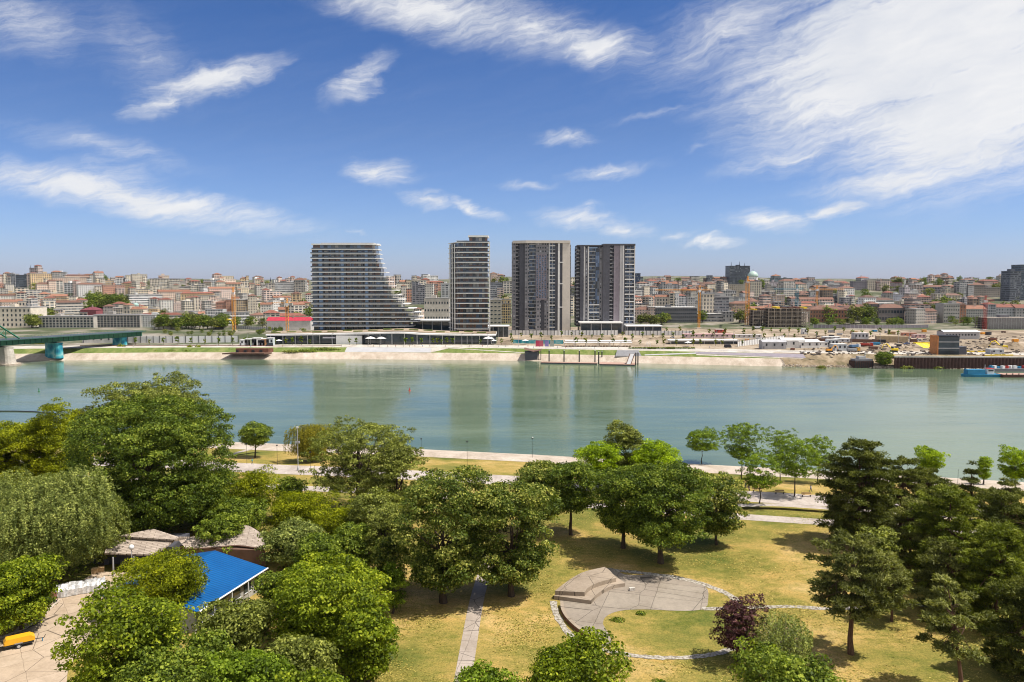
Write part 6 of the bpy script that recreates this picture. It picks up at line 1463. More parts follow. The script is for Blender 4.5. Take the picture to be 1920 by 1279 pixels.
# low bank shrubs
def lowbush(px, py, w, h, leafc, label, z=5., n=700):
    z = None or z; p = at_z(px, py, z); g_ = np.random.default_rng(int(px)); q = sph(n, g_); q[:, 2] = np.abs(q[:, 2]); c = q*np.array([w/2, min(2.0, w*.35), h])*g_.uniform(.5, 1, (n, 1)); v = leaf_faces(c, q+g_.normal(size=q.shape)*.5, .7 if w > 3 else .22, .7, g_)
    r = thing('bush', (p.x, p.y, z), 0, label, 'bush'); leaf_object('foliage', v, g_.random(n), LEAF[leafc], r); MB().tube([(0, 0, -.5), (0, 0, h*.5)], .15, 4).build('stem', M_bark, r)
lowbush(610, 659, 26, 3.2, 'mid', 'dense green shrub bed at the end of the pale quay ramp', 4.4, 1600); lowbush(575, 660, 18, 2.0, 'mid', 'low shrub bed left of the dense one', 4.4); lowbush(545, 660.5, 14, 1.6, 'olive', 'thin shrub bed right of the wooden terrace', 4.4)
lowbush(356, 655, 6, 3.4, 'yellow', 'yellow green bush on the far bank, left one of two', 5.4, 400); lowbush(371, 655, 6, 3.6, 'yellow', 'yellow green bush on the far bank, right one of two', 5.4, 400); lowbush(228, 654, 8, 4.0, 'yellow', 'yellow green bush right of the bridge piers', 5.4, 400); lowbush(190, 659, 14, 1.8, 'mid', 'green shrubs on the bank by the painted piers', 4.6)
for px in (265, 292, 322, 350): lowbush(px, 659.5, 9, 1.3, 'dark', f"dark low shrub on the far bank, {ORD[(265,292,322,350).index(px)]} from the bridge", 4.4, 300)
for px, w in ((80, 12), (60, 8)): lowbush(px, 645, w, 3, 'yellow', f"yellow green shrubs under the bridge deck, {'right' if px == 80 else 'left'} clump", 7, 500)
lowbush(585, 657, 3, 4, 'fresh', 'upright young shrub on the shrub bed', 5, 250)
for px, w in ((1700, 10), (1760, 8), (1540, 7), (1835, 14)): lowbush(px, 690.5, w, 1.8, 'olive', f"weeds at the water line of the right bank, {ORD[sorted((1700,1760,1540,1835)).index(px)]} patch from the quay end", .3, 300)
for (u_, v_, w_, lb_) in ((950, 605, 2.6, 'dark green weeds at the rounded end of the grass island'), (1115, 560, 1.8, 'small tuft of weeds along the far edge of the grass island')):
    qx, qy = s6(u_, v_); lowbush(qx, qy, w_, .45, 'mid', lb_, 7.0, 260)
# saplings of the promenade: one tall shape, copied
sapl = [proto_tree(6.5, 1.5, c, 16, 50+i, cbf=.22, leaf=.7, name='young_street_tree') for i, c in enumerate(('fresh', 'mid', 'yellow'))]
sp_list = []
for px in list(range(228, 450, 26))+[459, 466, 515, 536, 548, 565, 581, 655, 668, 760, 773, 790, 812, 820, 828, 838, 849, 900, 940, 960, 1035, 1080, 1098, 1124, 1150, 1172, 1200, 1232, 1245, 1268, 1300, 1313, 1342, 1354, 1392, 1430, 1468, 1498]:
    Y = at_z(px, 647+(px > 1000)*2, 7).y; x = at_y(px, 640, Y).x; r = place_tree(x, Y, rnd.uniform(.75, 1.2), rnd.randrange(3), 1., sapl, 7.0); sp_list.append((r, px))
for px in list(range(1395, 1700, 17))+[1250, 1275, 1300, 1330, 1360]:
    Y = at_z(px, 630+rnd.uniform(-6, 4), 7).y; x = at_y(px, 620, Y).x; r = place_tree(x, Y, rnd.uniform(.9, 1.3), rnd.randrange(3), 1., sapl, 7.0); sp_list.append((r, px))
for px in range(958, 1500, 19):
    Y = at_z(px, 636+rnd.uniform(-4, 4), 7).y; x = at_y(px, 620, Y).x; r = place_tree(x, Y, rnd.uniform(.7, 1.15), rnd.randrange(3), 1., sapl, 7.0); sp_list.append((r, px))
def stretch(px):
    A = [(450,'along the white panel fence'),(560,'between the kiosks and the podium'),(700,'before the white walled podium'),(940,'before the dark podium glass'),(1060,'between the river hut and the canopies'),(1200,'among the cafe canopies'),(1260,'behind the deck edge hedges'),(1390,'by the restaurant pavilion'),(1520,'near the grey site hall'),(1800,'on the dusty building plain')]
    return next(n for l, n in A if px < l)
g = {}
for r, px in sp_list: g.setdefault(stretch(px), []).append((px, r))
for w, L in g.items():
    L.sort(key=lambda q: q[0])
    for i, (px, r) in enumerate(L): r['label'] = f"slim young street tree {w}, {(ORD+['thirteenth','fourteenth','fifteenth','sixteenth','seventeenth','eighteenth','nineteenth','twentieth','next to last','last'])[min(i,21)]} from left"; r['category'] = 'tree'; r['group'] = 'young trees across the river'
# lamp posts across the river, small and slim
lp = []
for px in (345, 407, 465, 587, 623, 866, 885, 914, 972, 1075, 1292, 1340, 1375, 1430, 1478, 1530, 1597, 1650, 1684, 1705):
    p = at_z(px, 650 if px < 1000 else 646, 7.05); r = thing('street_lamp', (p.x, p.y, 7.05), 0, f"slender pale lamp mast across the river, {stretch(px)}"+{623: ' right side', 885: ' middle', 914: ' right end', 1340: ', middle one', 1375: ', right one', 1478: ' right', 1597: ' second', 1650: ' third', 1684: ' fourth', 1705: ' last', 407: ' right'}.get(px, ''), 'lamp', 'lamp masts across the river')
    MB().tube([(0, 0, 0), (0, 0, 10)], [.16, .08], 5).build('mast', M_lgrey, r); MB().box(-.1, 1.2, -.12, .12, 9.9, 10.05).build('lamp_head', M_dark, r)

stk = []
for i in range(34):
    px = rnd.uniform(1395, 1905); py = rnd.uniform(622, 661); p = at_z(px, py, 7.05); nm, mt = rnd.choice((('rust brown', M_rust), ('dark', M_dark), ('timber brown', MATS['raw_wood'] if 'raw_wood' in MATS else plain('raw_wood', (.45, .30, .15), .8)), ('grey', M_lgrey), ('blue', M_bblue), ('orange', M_orange), ('brown', M_brown)))
    L_, H_ = rnd.uniform(3, 8), rnd.uniform(1.2, 2.8); r = thing('material_stack', (p.x, p.y, 7.05), rnd.uniform(-.5, .5), '', 'stack', 'stacks of building material on the site')
    m = MB()
    for k in range(4): m.box(-L_/2+rnd.uniform(0, .5), L_/2-rnd.uniform(0, .5), -1.3, 1.3, .3+H_*k/4, .3+H_*(k+.8)/4)
    m.build('stacked_load', mt, r); MB().box(-L_/2+.4, -L_/2+.7, -1.2, 1.2, -.05, .3).build('bearer', M_brown, r); MB().box(L_/2-.7, L_/2-.4, -1.2, 1.2, -.05, .3).build('bearer', M_brown, r); stk.append((r, px, nm))
g = {}
for r, px, nm in stk: g.setdefault((nm, near_what(px)), []).append((px, r))
for (nm, w), L in g.items():
    L.sort(key=lambda q: q[0])
    for i, (px, r) in enumerate(L): r['label'] = f"{nm} stack of building material {w}"+(f", {ORD[i]} from left" if len(L) > 1 else '')
# spoil and rubble: loose heaps, countable ones as things, the scatter as stuff
for i, (px, py, w, h) in enumerate(((1870, 655, 22, 3), (1900, 652, 26, 4), (1845, 650, 16, 2.4), (1700, 657, 14, 2.2), (1760, 662, 10, 1.6), (1650, 661, 12, 2.0), (1480, 640, 12, 1.8), (1240, 636, 24, 2.6), (1150, 634, 16, 2.0), (1410, 623, 22, 2.2))):
    p = at_z(px, py, 7.05); g_ = np.random.default_rng(i+90); m = MB(); k = 16; ring = []
    m.lathe((0, 0, 0), [(w/2*f, h*(1-f)**.8) for f in (1, .8, .6, .4, .2, .03)], k); m.v = [(a*(1+g_.normal()*.08), b*.45*(1+g_.normal()*.1), c+g_.normal()*.12*h*(c > .05)) for a, b, c in m.v]
    r = m.build('spoil_heap', M_dust); r.location = (p.x, p.y, 7.0); tag(r, f"heap of dusty spoil on the building site, {('before the far spoil excavator','widest, at the picture edge','left of the widest one','right of the dark site truck','below the yellow formwork','above the green bush','behind the site sheds','behind the low pavilion','behind the canopies','before the concrete frames')[i]}", 'heap')
m = MB(); g_ = np.random.default_rng(3)
for i in range(800):
    px = g_.uniform(1500, 1925); py = g_.uniform(630, 666); p = at_z(px, py, 7.05); s = g_.uniform(.3, 1.5); m.rbox((p.x, p.y, 7.05+s*.2), (s*g_.uniform(.6, 2.6), s, s*.6), g_.uniform(0, 3), g_.normal()*.2)
o = m.build('rubble', plain('rubble_grey', (.15, .12, .10), .9, 0, .6, .9)); tag(o, 'scattered rubble, boards and stones over the building site', 'rubble', kind='stuff')
m = MB()
for i in range(900):
    px = g_.uniform(1475, 1930); e = g_.uniform(0, 2.5); x = at_z(px, 690, 0).x; s = g_.uniform(.3, .9); m.rbox((x, yf(x)+e-1.0, s*.2+e*.5-.3), (s, s*.8, s*.7), g_.uniform(0, 3), g_.normal()*.4)
o = m.build('bank_stones', M_stone); tag(o, 'loose stones along the water line of the right bank', 'stones', kind='stuff')

# ---------------------------------------------------------------- people
def person_mesh(pose, name='person'):
    """one continuous skinned body: pose gives joint positions"""
    J = {'pel': (0, 0, .95), 'chest': (0, 0, 1.32), 'neck': (0, .0, 1.50), 'head': (0, .01, 1.63), 'crown': (0, 0, 1.74)}
    w = pose
    J.update({'lh': (.10, 0, .92), 'lk': (.11+0, w*.16, .50), 'la': (.11, w*.26-.05, .08), 'lt': (.11, w*.26+.12, .03), 'rh': (-.10, 0, .92), 'rk': (-.11, -w*.10, .50), 'ra': (-.11, -w*.30-.05, .10), 'rt': (-.11, -w*.30+.12, .04),
      'ls': (.20, 0, 1.42), 'le': (.25, -w*.12, 1.13), 'lw': (.26, w*.02+.05, .88), 'lf': (.26, w*.05+.08, .78), 'rs': (-.20, 0, 1.42), 're': (-.25, w*.10, 1.13), 'rw': (-.26, w*.2+.03, .90), 'rf': (-.26, w*.24+.05, .80)})
    E = [('pel','chest'),('chest','neck'),('neck','head'),('head','crown'),('pel','lh'),('lh','lk'),('lk','la'),('la','lt'),('pel','rh'),('rh','rk'),('rk','ra'),('ra','rt'),('chest','ls'),('ls','le'),('le','lw'),('lw','lf'),('chest','rs'),('rs','re'),('re','rw'),('rw','rf')]
    Rd = dict(pel=.15, chest=.16, neck=.06, head=.10, crown=.07, lh=.10, lk=.06, la=.045, lt=.035, rh=.10, rk=.06, ra=.045, rt=.035, ls=.07, le=.045, lw=.032, lf=.03, rs=.07, re=.045, rw=.032, rf=.03)
    keys = list(J); me = bpy.data.meshes.new(name); me.from_pydata([J[k] for k in keys], [(keys.index(a), keys.index(b)) for a, b in E], [])
    o = bpy.data.objects.new(name, me); COL.objects.link(o); sk = o.modifiers.new('skin', 'SKIN')
    if not me.skin_vertices: bpy.context.view_layer.objects.active = o; o.select_set(True)
    for i, k in enumerate(keys):
        r = Rd[k]; sv = me.skin_vertices[0].data[i]; sv.radius = (r, r*.75 if k in ('pel', 'chest') else r); sv.use_root = (k == 'pel')
    sb = o.modifiers.new('sub', 'SUBSURF'); sb.levels = 1; sb.render_levels = 1
    dg = bpy.context.evaluated_depsgraph_get(); dg.update(); m2 = bpy.data.meshes.new_from_object(o.evaluated_get(dg)); bpy.data.objects.remove(o); return m2
def mk_cloth():
    """skin, top and trousers by height on the standing body; the top takes the object's colour"""
    t = NT('person_clothes', .85); oi = t.n('ShaderNodeObjectInfo'); sp = t.n('ShaderNodeSeparateXYZ'); t.l(t.coord('Object'), sp.inputs[0]); z = sp.outputs[2]
    c = t.mix(t.math('GREATER_THAN', z, .95), (.05, .06, .09), oi.outputs['Color']); c = t.mix(t.math('GREATER_THAN', z, 1.50), c, (.50, .32, .24)); c = t.mix(t.math('LESS_THAN', z, .08), c, (.03, .03, .03)); t.base(c); return t.m
M_cloth = mk_cloth()
PM = [person_mesh(w) for w in (1.0, .15, -.8)]
for me in PM: me.materials.append(M_cloth)
hairm = MB().lathe((0, -.015, 1.60), [(.115, 0), (.122, .07), (.08, .15), (.01, .175)], 10).mesh('hair', plain('dark_hair', (.03, .02, .015), .8))
PPL = [(473, 874, 'z', (.10, .30, .28), 'teal'), (790, 872, 'z', (.06, .06, .08), 'dark'), (1397, 917, 'z', (.05, .05, .07), 'black')]
names = []
def person(px, py, z, col, label, k, rz):
    p = at_z(px, py, z); r = bpy.data.objects.new('person', PM[k]); COL.objects.link(r); r.location = (p.x, p.y, z); r.rotation_euler = (0, 0, rz); r.color = (*col, 1); tag(r, label, 'person')
    h = bpy.data.objects.new('hair', hairm); COL.objects.link(h); h.parent = r; return r
person(473, 871, 5.95, (.10, .30, .28), 'person in a teal top walking on the wide riverside promenade', 0, 1.5)
person(1398, 917, 6.0, (.04, .04, .05), 'person in black standing by the promenade bench on the park side', 1, .4)
person(1404, 918, 6.0, (.40, .12, .10), 'person in a red top next to the one in black', 1, 2.)
person(1520, 923, 6.0, (.2, .25, .45), 'person in a blue top strolling behind the sparse light trees', 0, -1.5)
pl = []
for i, px in enumerate((690, 700, 712, 727, 742, 757, 768, 778, 792, 806, 835, 880, 905, 935, 948, 990, 1000, 1045, 1060, 1115, 1160, 1185, 1215, 1290, 1330, 555, 530, 470, 250, 235, 640)):
    c, n_ = rnd.choice((((.5, .5, .5), 'grey'), ((.05, .05, .07), 'black'), ((.6, .1, .08), 'red'), ((.7, .7, .68), 'white'), ((.1, .2, .45), 'blue'), ((.45, .3, .15), 'tan')))
    pl.append((person(px, 651 if px < 1000 else 653.5, 7.06, c, '', rnd.randrange(3), rnd.uniform(-3, 3)), px, n_))
g = {}
for r, px, n_ in pl: g.setdefault((n_, stretch(px)), []).append((px, r))
for (n_, w), L in g.items():
    L.sort(key=lambda q: q[0])
    for i, (px, r) in enumerate(L): r['label'] = f"tiny person in a {n_} top {w}"+(f", {ORD[i]} from left" if len(L) > 1 else ''); r['group'] = 'strollers on the far promenade'
# lifeguard-like white frame chair on the promenade
for i, px in enumerate((1213, 1218)):
    p = at_z(px, 651, 7.05); r = thing('white_frame_stand', (p.x, p.y, 7.05), 0, f"tall white A shaped frame on the promenade, {'left' if i == 0 else 'right'} one of the pair", 'frame'); MB().tube([(-.9, 0, 0), (0, .3, 5.6), (.9, 0, 0)], .14, 5).build('leg_pair', M_white, r); MB().box(-.6, .6, 0, .5, 2.2, 2.5).build('cross_bar', M_white, r)

# ---------------------------------------------------------------- the yard, near left
def roof_plane(name, root, P, mat, th=.18, o=None):
    m = MB(); a = [Vector(p)-o for p in P]; n = len(a); m.v = [tuple(p) for p in a]+[tuple(p-Vector((0, 0, th))) for p in a]
    m.f = [tuple(range(n)), tuple(reversed(range(n, 2*n)))]+[((i+1) % n, i, n+i, n+(i+1) % n) for i in range(n)]; ob = m.build(name, mat, root); return ob
def mk_shingle():
    t = NT('weathered_shingles', .95, spec=.1); p = t.geo(); nz = t.noise(.9, 6, .75, p); w = t.n('ShaderNodeTexBrick'); w.inputs['Scale'].default_value = 1; w.inputs['Brick Width'].default_value = 1.9; w.inputs['Row Height'].default_value = .42; w.inputs['Mortar Size'].default_value = .03
    w.inputs['Color1'].default_value = (.46, .39, .33, 1); w.inputs['Color2'].default_value = (.37, .31, .26, 1); w.inputs['Mortar'].default_value = (.10, .08, .06, 1); t.l(t.scale(p, (1, 1, 1), -.2), w.inputs['Vector'])
    t.base(t.mix(.7, w.outputs['Color'], t.ramp(nz.outputs['Fac'], [(.3, (.65, .6, .58)), (.7, (1.3, 1.25, 1.2))]), 'MULTIPLY')); t.bump(w.outputs['Fac'], .4, .04); return t.m
M_shin = mk_shingle()
def mk_bluemetal():
    t = NT('blue_corrugated', .38, 0, .5); p = t.coord('UV'); w = t.n('ShaderNodeTexWave', wave_type='BANDS', bands_direction='X'); w.inputs['Scale'].default_value = .55; t.l(t.coord('Object'), w.inputs['Vector'])
    nz = t.noise(.25, 5, .65, t.geo()); t.base(t.mix(.35, t.ramp(nz.outputs['Fac'], [(.3, (.004, .085, .27)), (.7, (.007, .115, .34))]), w.outputs['Color'], 'MULTIPLY')); t.bump(w.outputs['Fac'], .5, .08); return t.m
M_bm = mk_bluemetal()
ze, zr = 10.3, 12.3
A_ = at_z(442, 1011.5, zr); B_ = at_z(499, 1066, ze); C_ = at_z(373, 1146, ze); dirv = (C_-B_)
D_ = A_+dirv; D_.z = zr; rz = math.atan2(dirv.y, dirv.x); nrm = Vector((A_.x-B_.x, A_.y-B_.y, 0)); nrm -= dirv.normalized()*nrm.dot(dirv.normalized()); nw = nrm.length
bh = thing('blue_roofed_house', (B_.x, B_.y, 7), rz, 'long low house with a bright blue corrugated metal roof beside the yard', 'house'); L = dirv.length
sgn = -1
m = MB(); m.quad((-.4, 0, ze-7), (L+.4, 0, ze-7), (L+.4, sgn*nw, zr-7), (-.4, sgn*nw, zr-7)) if False else None
def bluept(x, y, z): return (x, y, z-7)
yn = Matrix.Rotation(-rz, 3, 'Z') @ nrm; s = 1 if yn.y > 0 else -1
xa = (Matrix.Rotation(-rz, 3, 'Z') @ (A_-B_)).x
for nm, y0, y1, z0, z1 in (('roof_slope', 0, s*nw, ze, zr), ('roof_slope', s*nw*1.0, s*nw*1.75, zr, ze+.5)):
    m = MB(); a = [(-.3+(xa if abs(y) > .1 else 0)*0, y0, z0-7), (L+.3, y0, z0-7), (L+.3, y1, z1-7), (-.3, y1, z1-7)]
    a = [Vector(q) for q in a]; nn = len(a); m.v = [tuple(q) for q in a]+[tuple(q-Vector((0, 0, .12))) for q in a]; m.f = [tuple(range(nn)), tuple(reversed(range(nn, 2*nn)))]+[((i+1) % nn, i, nn+i, nn+(i+1) % nn) for i in range(nn)]
    m.build(nm, M_bm, bh)
MB().box(0, L, min(s*.7, s*nw*1.6), max(s*.7, s*nw*1.6), -.2, ze-7-.15).build('wall', plain('white_wall', (.36, .34, .31), .85, 0, .15, .5), bh)
m = MB(); m.tube([(-.3, -s*.12, ze-7-.05), (L+.3, -s*.12, ze-7-.05)], .13, 6); m.build('gutter', M_white, bh)
for k in range(6): x = L*(k+.5)/6; wq = MB().box(x-.9, x+.9, min(s*.62, s*.70), max(s*.62, s*.70), 1.1, 2.4).build('window', MATS['dark_glass'], bh); MB().box(x-1.0, x+1.0, min(s*.55, s*.70), max(s*.55, s*.70), 1.0, 1.1).build('sill', M_white, wq)
for k in range(4): x = L*(k+.2)/4; MB().box(x-.07, x+.07, -s*.05-.07, -s*.05+.07, -.2, ze-7-.1).build('eave_post', M_white, bh)
gb = MB(); 
for x in (0.02, L-.02): gb.poly([(x, s*.7, ze-7-.2), (x, s*nw*1.6, ze-7-.2), (x, s*nw, zr-7-.15)])
gb.build('gable_wall', MATS['white_wall'], bh)
# shingled shelter
o = at_z(240, 1050, 7); sh = thing('shingled_shelter', o, 0, 'open shelter with weathered shingle roof and dark interior at the yard end', 'shelter')
E1, E2, U2, U1 = at_z(196, 1037, 10.2), at_z(289, 1040, 10.2), at_z(326, 1013.5, 11.5), at_z(204, 1005, 11.7)
roof_plane('front_roof', sh, [E1, E2, U2, U1], M_shin, .25, o)
roof_plane('upper_roof', sh, [at_z(220, 1005, 12.0), at_z(329, 1012, 11.85), at_z(336, 1007, 12.0), at_z(287, 991.5, 12.6)], M_shin, .25, o)
roof_plane('side_roof', sh, [at_z(329, 1013.5, 11.7), at_z(356, 1006.5, 11.4), at_z(336, 1006, 12.2)], M_shin, .2, o)
for k, (px, py) in enumerate(((213, 1080), (252, 1079), (284, 1080), (288, 1062))): 
    p = at_z(px, py, 7)-o; MB().box(p.x-.09, p.x+.09, p.y-.09, p.y+.09, -.1, 3.15).build('post', M_lgrey, sh)
bk = [(at_z(x, y, 7)-o) for x, y in ((185, 1052), (330, 1052))]
MB().prism([(bk[0].x, bk[0].y-1.5), (bk[1].x, bk[1].y-1.5), (bk[1].x, bk[1].y+6), (bk[0].x, bk[0].y+6)], -.1, 3.0).build('back_room', M_dgrey, sh)  # dark colour stands in for the shade under the shelter roof
for k in range(5): MB().rbox((bk[0].x+2+k*1.6, bk[0].y-1.4+(k % 2)*.8, .4), (1.2, .8, .8), k*.5).build('stored_table', M_brown if k % 2 else M_grey, sh)
# second shingled roof, swept
o = at_z(430, 1035, 7); s2 = thing('swept_roof_hall', o, 0, 'hall with a swept weathered shingle roof rising behind the blue one', 'hall')
def sweep(px0, px1): pass
P1 = [at_z(334, 1012, 11.0), at_z(392, 999, 11.3), at_z(456, 984, 11.8), at_z(490, 1000, 11.4)]
P2 = [at_z(348, 1028, 10.0), at_z(400, 1026, 10.2), at_z(446, 1022, 10.4), at_z(500, 1030, 10.2)]
m = MB(); n = 10; Q1 = smooth_line(P1, 4); Q2 = smooth_line(P2, 4); k = len(Q1)
m.v = [tuple(p-o) for p in Q2]+[tuple(p-o) for p in Q1]; m.f = [(i, i+1, k+i+1, k+i) for i in range(k-1)]; m.build('swept_roof', M_shin, s2)
w4 = [Q2[0]-o, Q2[-1]-o, Q1[-1]-o, Q1[0]-o]; MB().prism([(p.x*.97, p.y*.97) for p in w4], -.1, 2.95).build('wall', M_brown, s2)
MB().tube([Q2[i]-o-Vector((0, 0, .1)) for i in range(k)], .14, 5).build('eave_beam', M_brown, s2)
# globe lamp
p = at_z(248.5, 1087, 7); gl = thing('globe_lamp', p, 0, 'single white globe lamp on a pale pole before the shingled shelter', 'street lamp')
h = at_y(248.5, 1026, p.y).z-7; MB().tube([(0, 0, 0), (0, 0, h-.3)], [.09, .06], 8).build('pole', M_lgrey, gl)
MB().lathe((0, 0, h), [(.42*math.sin(a), -.42*math.cos(a)) for a in np.linspace(.15, 3.05, 9)], 14).build('globe', M_white, gl, smooth=True); MB().tube([(0, 0, h-.5), (0, 0, h-.3)], .13, 8).build('collar', M_dark, gl)
# yellow compressor trailer
p = at_z(36, 1212, 7); cp = thing('compressor_trailer', p, .62, 'yellow compressor trailer with dark chassis parked on the concrete yard', 'trailer', scale=(.92,)*3)
m = MB(); pr = [(-1.9, .75), (-1.9, 1.15), (-1.6, 1.55), (1.4, 1.55), (1.95, 1.2), (1.95, .75)]; n = 6; m.v = [(a, -.75, b) for a, b in pr]+[(a, .75, b) for a, b in pr]
m.v += [(a*.97, -.55, b) for a, b in pr[2:4]]; m.v = m.v[:12]; m.f = [tuple(range(n)), tuple(reversed(range(n, 2*n)))]+[((i+1) % n, i, n+i, n+(i+1) % n) for i in range(n)]; m.build('hood', plain('compressor_yellow', (.80, .40, .02), .4, 0, .08), cp)
MB().box(-1.8, 1.8, -.7, .7, .45, .745).build('chassis', M_dark, cp); MB().box(-1.93, -1.9, -.5, .5, .9, 1.1).build('air_vent', M_dark, cp)
for y in (-.85, .85):
    wq = MB().tube([(-.1, y-.12, .36), (-.1, y+.12, .36)], .36, 16).build('wheel', M_dark, cp); MB().tube([(-.1, y-.135, .36), (-.1, y+.135, .36)], .2, 12).build('rim', M_lgrey, wq); MB().box(-.6, .4, y-.16, y+.16, .74, .82).build('mudguard', M_grey, cp)
MB().tube([(1.8, 0, .6), (3.1, 0, .5), (3.3, 0, .9)], .06, 6).build('drawbar', M_dark, cp); MB().tube([(2.9, .0, .5), (2.9, 0, .08)], .07, 6).build('jockey_wheel', M_bblue, cp)
# covered stack, crate, bin, tyre pile
p = at_z(152, 1110, 7); cs = thing('tarp_covered_stack', p, .55, 'long stack wrapped in silvery white foil on the edge of the yard', 'stack')
g_ = np.random.default_rng(8); m = MB(); nx, ny = 22, 8
for j in range(ny):
    for i in range(nx):
        a = math.pi*j/(ny-1); m.v.append((-3.4+6.8*i/(nx-1)+g_.normal()*.05, -math.cos(a)*1.25*(1+g_.normal()*.05), .1+1.6*math.sin(a)**.6*(1+g_.normal()*.06)))
for j in range(ny-1):
    for i in range(nx-1): m.f.append((j*nx+i, j*nx+i+1, (j+1)*nx+i+1, (j+1)*nx+i))
m.build('foil_cover', plain('foil', (.62, .60, .58), .35, .35, .3, 2.5), cs); MB().box(-3.3, 3.3, -1.1, 1.1, 0, .3).build('pallet_base', M_brown, cs)
for k, (a, b) in enumerate(((-4.1, .2), (-3.8, -.9), (-4.3, 1.1))): MB().rbox((a, b, .5), (.9, .8, 1.0), .2*k).build('brick_pallet', M_rust, cs)
for i, (px, py, lb) in enumerate(((178, 1075, 'wooden crate beside the pole at the shelter edge'), (190, 1072, 'second wooden crate against the shelter, farther from the foil stack'))):
    r = thing('wooden_crate', at_z(px, py, 7), .3, lb, 'crate'); MB().box(-.45, .45, -.4, .4, 0, .75).build('crate_box', plain('raw_wood', (.45, .30, .15), .8) if 'raw_wood' not in MATS else MATS['raw_wood'], r); MB().box(-.5, .5, -.45, .45, .75, .83).build('lid', MATS['raw_wood'], r)
r = thing('motor_scooter', at_z(95, 1133, 7), .7, 'dark scooter parked under the maple beside the yard', 'scooter')
for x in (-.6, .6): wq = MB().tube([(x, -.07, .28), (x, .07, .28)], .28, 14).build('wheel', M_dark, r); MB().tube([(x, -.08, .28), (x, .08, .28)], .15, 12).build('rim', M_lgrey, wq)
m = MB(); m.tube([(-.6, 0, .5), (-.1, 0, .45), (.35, 0, .5), (.5, 0, 1.0)], [.2, .14, .1, .08], 6); m.build('body', M_grey, r); MB().box(-.75, .0, -.15, .15, .66, .8).build('seat', M_dark, r); MB().tube([(.5, -.32, 1.02), (.5, .32, 1.02)], .03, 5).build('handlebar', M_lgrey, r)
r = thing('waste_bag', at_z(75, 1147, 7), 0, 'crumpled pale sack standing at the kerb below the maple', 'sack'); m = MB().lathe((0, 0, 0), [(.35, 0), (.42, .3), (.36, .7), (.15, .95), (.2, 1.05)], 9); m.v = [(a+g_.normal()*.04, b+g_.normal()*.04, c) for a, b, c in m.v]; m.build('sack_body', M_lgrey, r); MB().tube([(-.12, 0, .93), (.12, 0, .93)], .05, 5).build('tie', M_rust, r)
r = line_wall('yard_kerb', 'low stained kerb curving along the yard under the maple', [(0,1197),(45,1181),(70,1163),(95,1142),(112,1126)], 7, .18, M_stone, .3, 'kerb')

# ---------------------------------------------------------------- promenade: lamp, benches, boards
p = at_z(559, 881, 5.9); ll = thing('lamp_post', p, 0, 'tall white lamp post with cameras on the near promenade', 'street lamp')
h = at_y(559, 800, p.y).z-5.9; MB().tube([(0, 0, 0), (0, 0, h)], [.11, .06], 8).build('pole', M_lgrey, ll); MB().lathe((0, 0, 0), [(.32, 0), (.3, .5), (.17, .9)], 8).build('base', M_lgrey, ll); MB().rbox((0, -.1, h-.2), (.5, .5, .35)).build('lamp_head', M_white, ll)
for s_ in (-.35, .35): MB().rbox((s_, 0, h*.64), (.4, .3, .55)).build('junction_box', M_lgrey, ll)
for i, (px, by, ty) in enumerate(((463, 871, 832), (520, 872, 835), (582, 886, 848), (590, 899, 872), (790, 852, 823), (998, 858, 822), (876, 880, 828), (1700, 905, 868), (1795, 925, 880))):
    z = gz(at_z(px, by, 5).x, at_z(px, by, 5).y); p = at_z(px, by, z); r = thing('thin_post', (p.x, p.y, z), 0, f"thin dark post on the near riverside lawn, {ORD[i]} from the round alone tree", 'post'); h = at_y(px, ty, p.y).z-z
    MB().tube([(0, 0, 0), (0, 0, h)], [.06, .035], 5).build('shaft', M_dark, r)
    if ty < 860: MB().rbox((0, 0, h), (.45, .15, .3), .3).build('sign_plate' if i % 2 else 'lamp_head', M_dark, r)
def bench(px, by, label, rz=0., z=None):
    z = gz(at_z(px, by, 6).x, at_z(px, by, 6).y)+.03; p = at_z(px, by, z); r = thing('park_bench', (p.x, p.y, z), rz, label, 'bench', 'benches by the riverside promenade')
    MB().box(-1.1, 1.1, -.25, .25, .42, .47).build('seat', MATS['raw_wood'], r); MB().box(-1.1, 1.1, .26, .31, .55, .9).build('backrest', MATS['raw_wood'], r)
    for x in (-.9, .9): MB().box(x-.05, x+.05, -.22, .3, 0, .42).build('leg', M_dark, r)
bench(1512, 931, 'reddish bench on the promenade, right of the airy light green tree'); bench(1398, 920, 'bench in tree shade beside the person in black'); bench(1420, 922, 'bench right of the shaded pair of people'); bench(1872, 945, 'bench between the dark pines at the picture edge'); bench(1462, 926, 'bench between two light green tree trunks')
# buoys and bird
for px, py, m_, lb in ((73, 734, M_green, 'green navigation buoy left in the river'), (768, 733, M_red, 'small red buoy in the middle of the river')):
    r = thing('river_buoy', at_z(px, py, 0), 0, lb, 'buoy'); MB().lathe((0, 0, 0), [(.5, -.3), (.6, .2), (.25, .5), (.2, 1.2), (.02, 1.5)], 10).build('float', m_, r); MB().rbox((0, 0, 1.5), (.35, .1, .35)).build('top_mark', m_, r)
cb_ = thing('mooring_cable', at_z(0, 772, .3), 0, 'dark floating boom line on the water at the left picture edge', 'cable'); q = [at_z(x, y, .15)-cb_.location for x, y in ((-40, 772), (0, 771), (30, 771), (64, 772), (100, 775))]; MB().tube(q, .28, 5).build('boom_tube', M_dark, cb_)
bd = bpy.data.objects.new('gull', None); bpy.data.objects.remove(bd)
p = at_y(999, 821, 235); bd = thing('gull', p, .5, 'small white gull flying over the water near the quay', 'bird'); m = MB(); m.tube([(-.28, 0, 0), (-.1, 0, .03), (.12, 0, .03), (.28, 0, .06)], [.015, .07, .07, .02], 6)
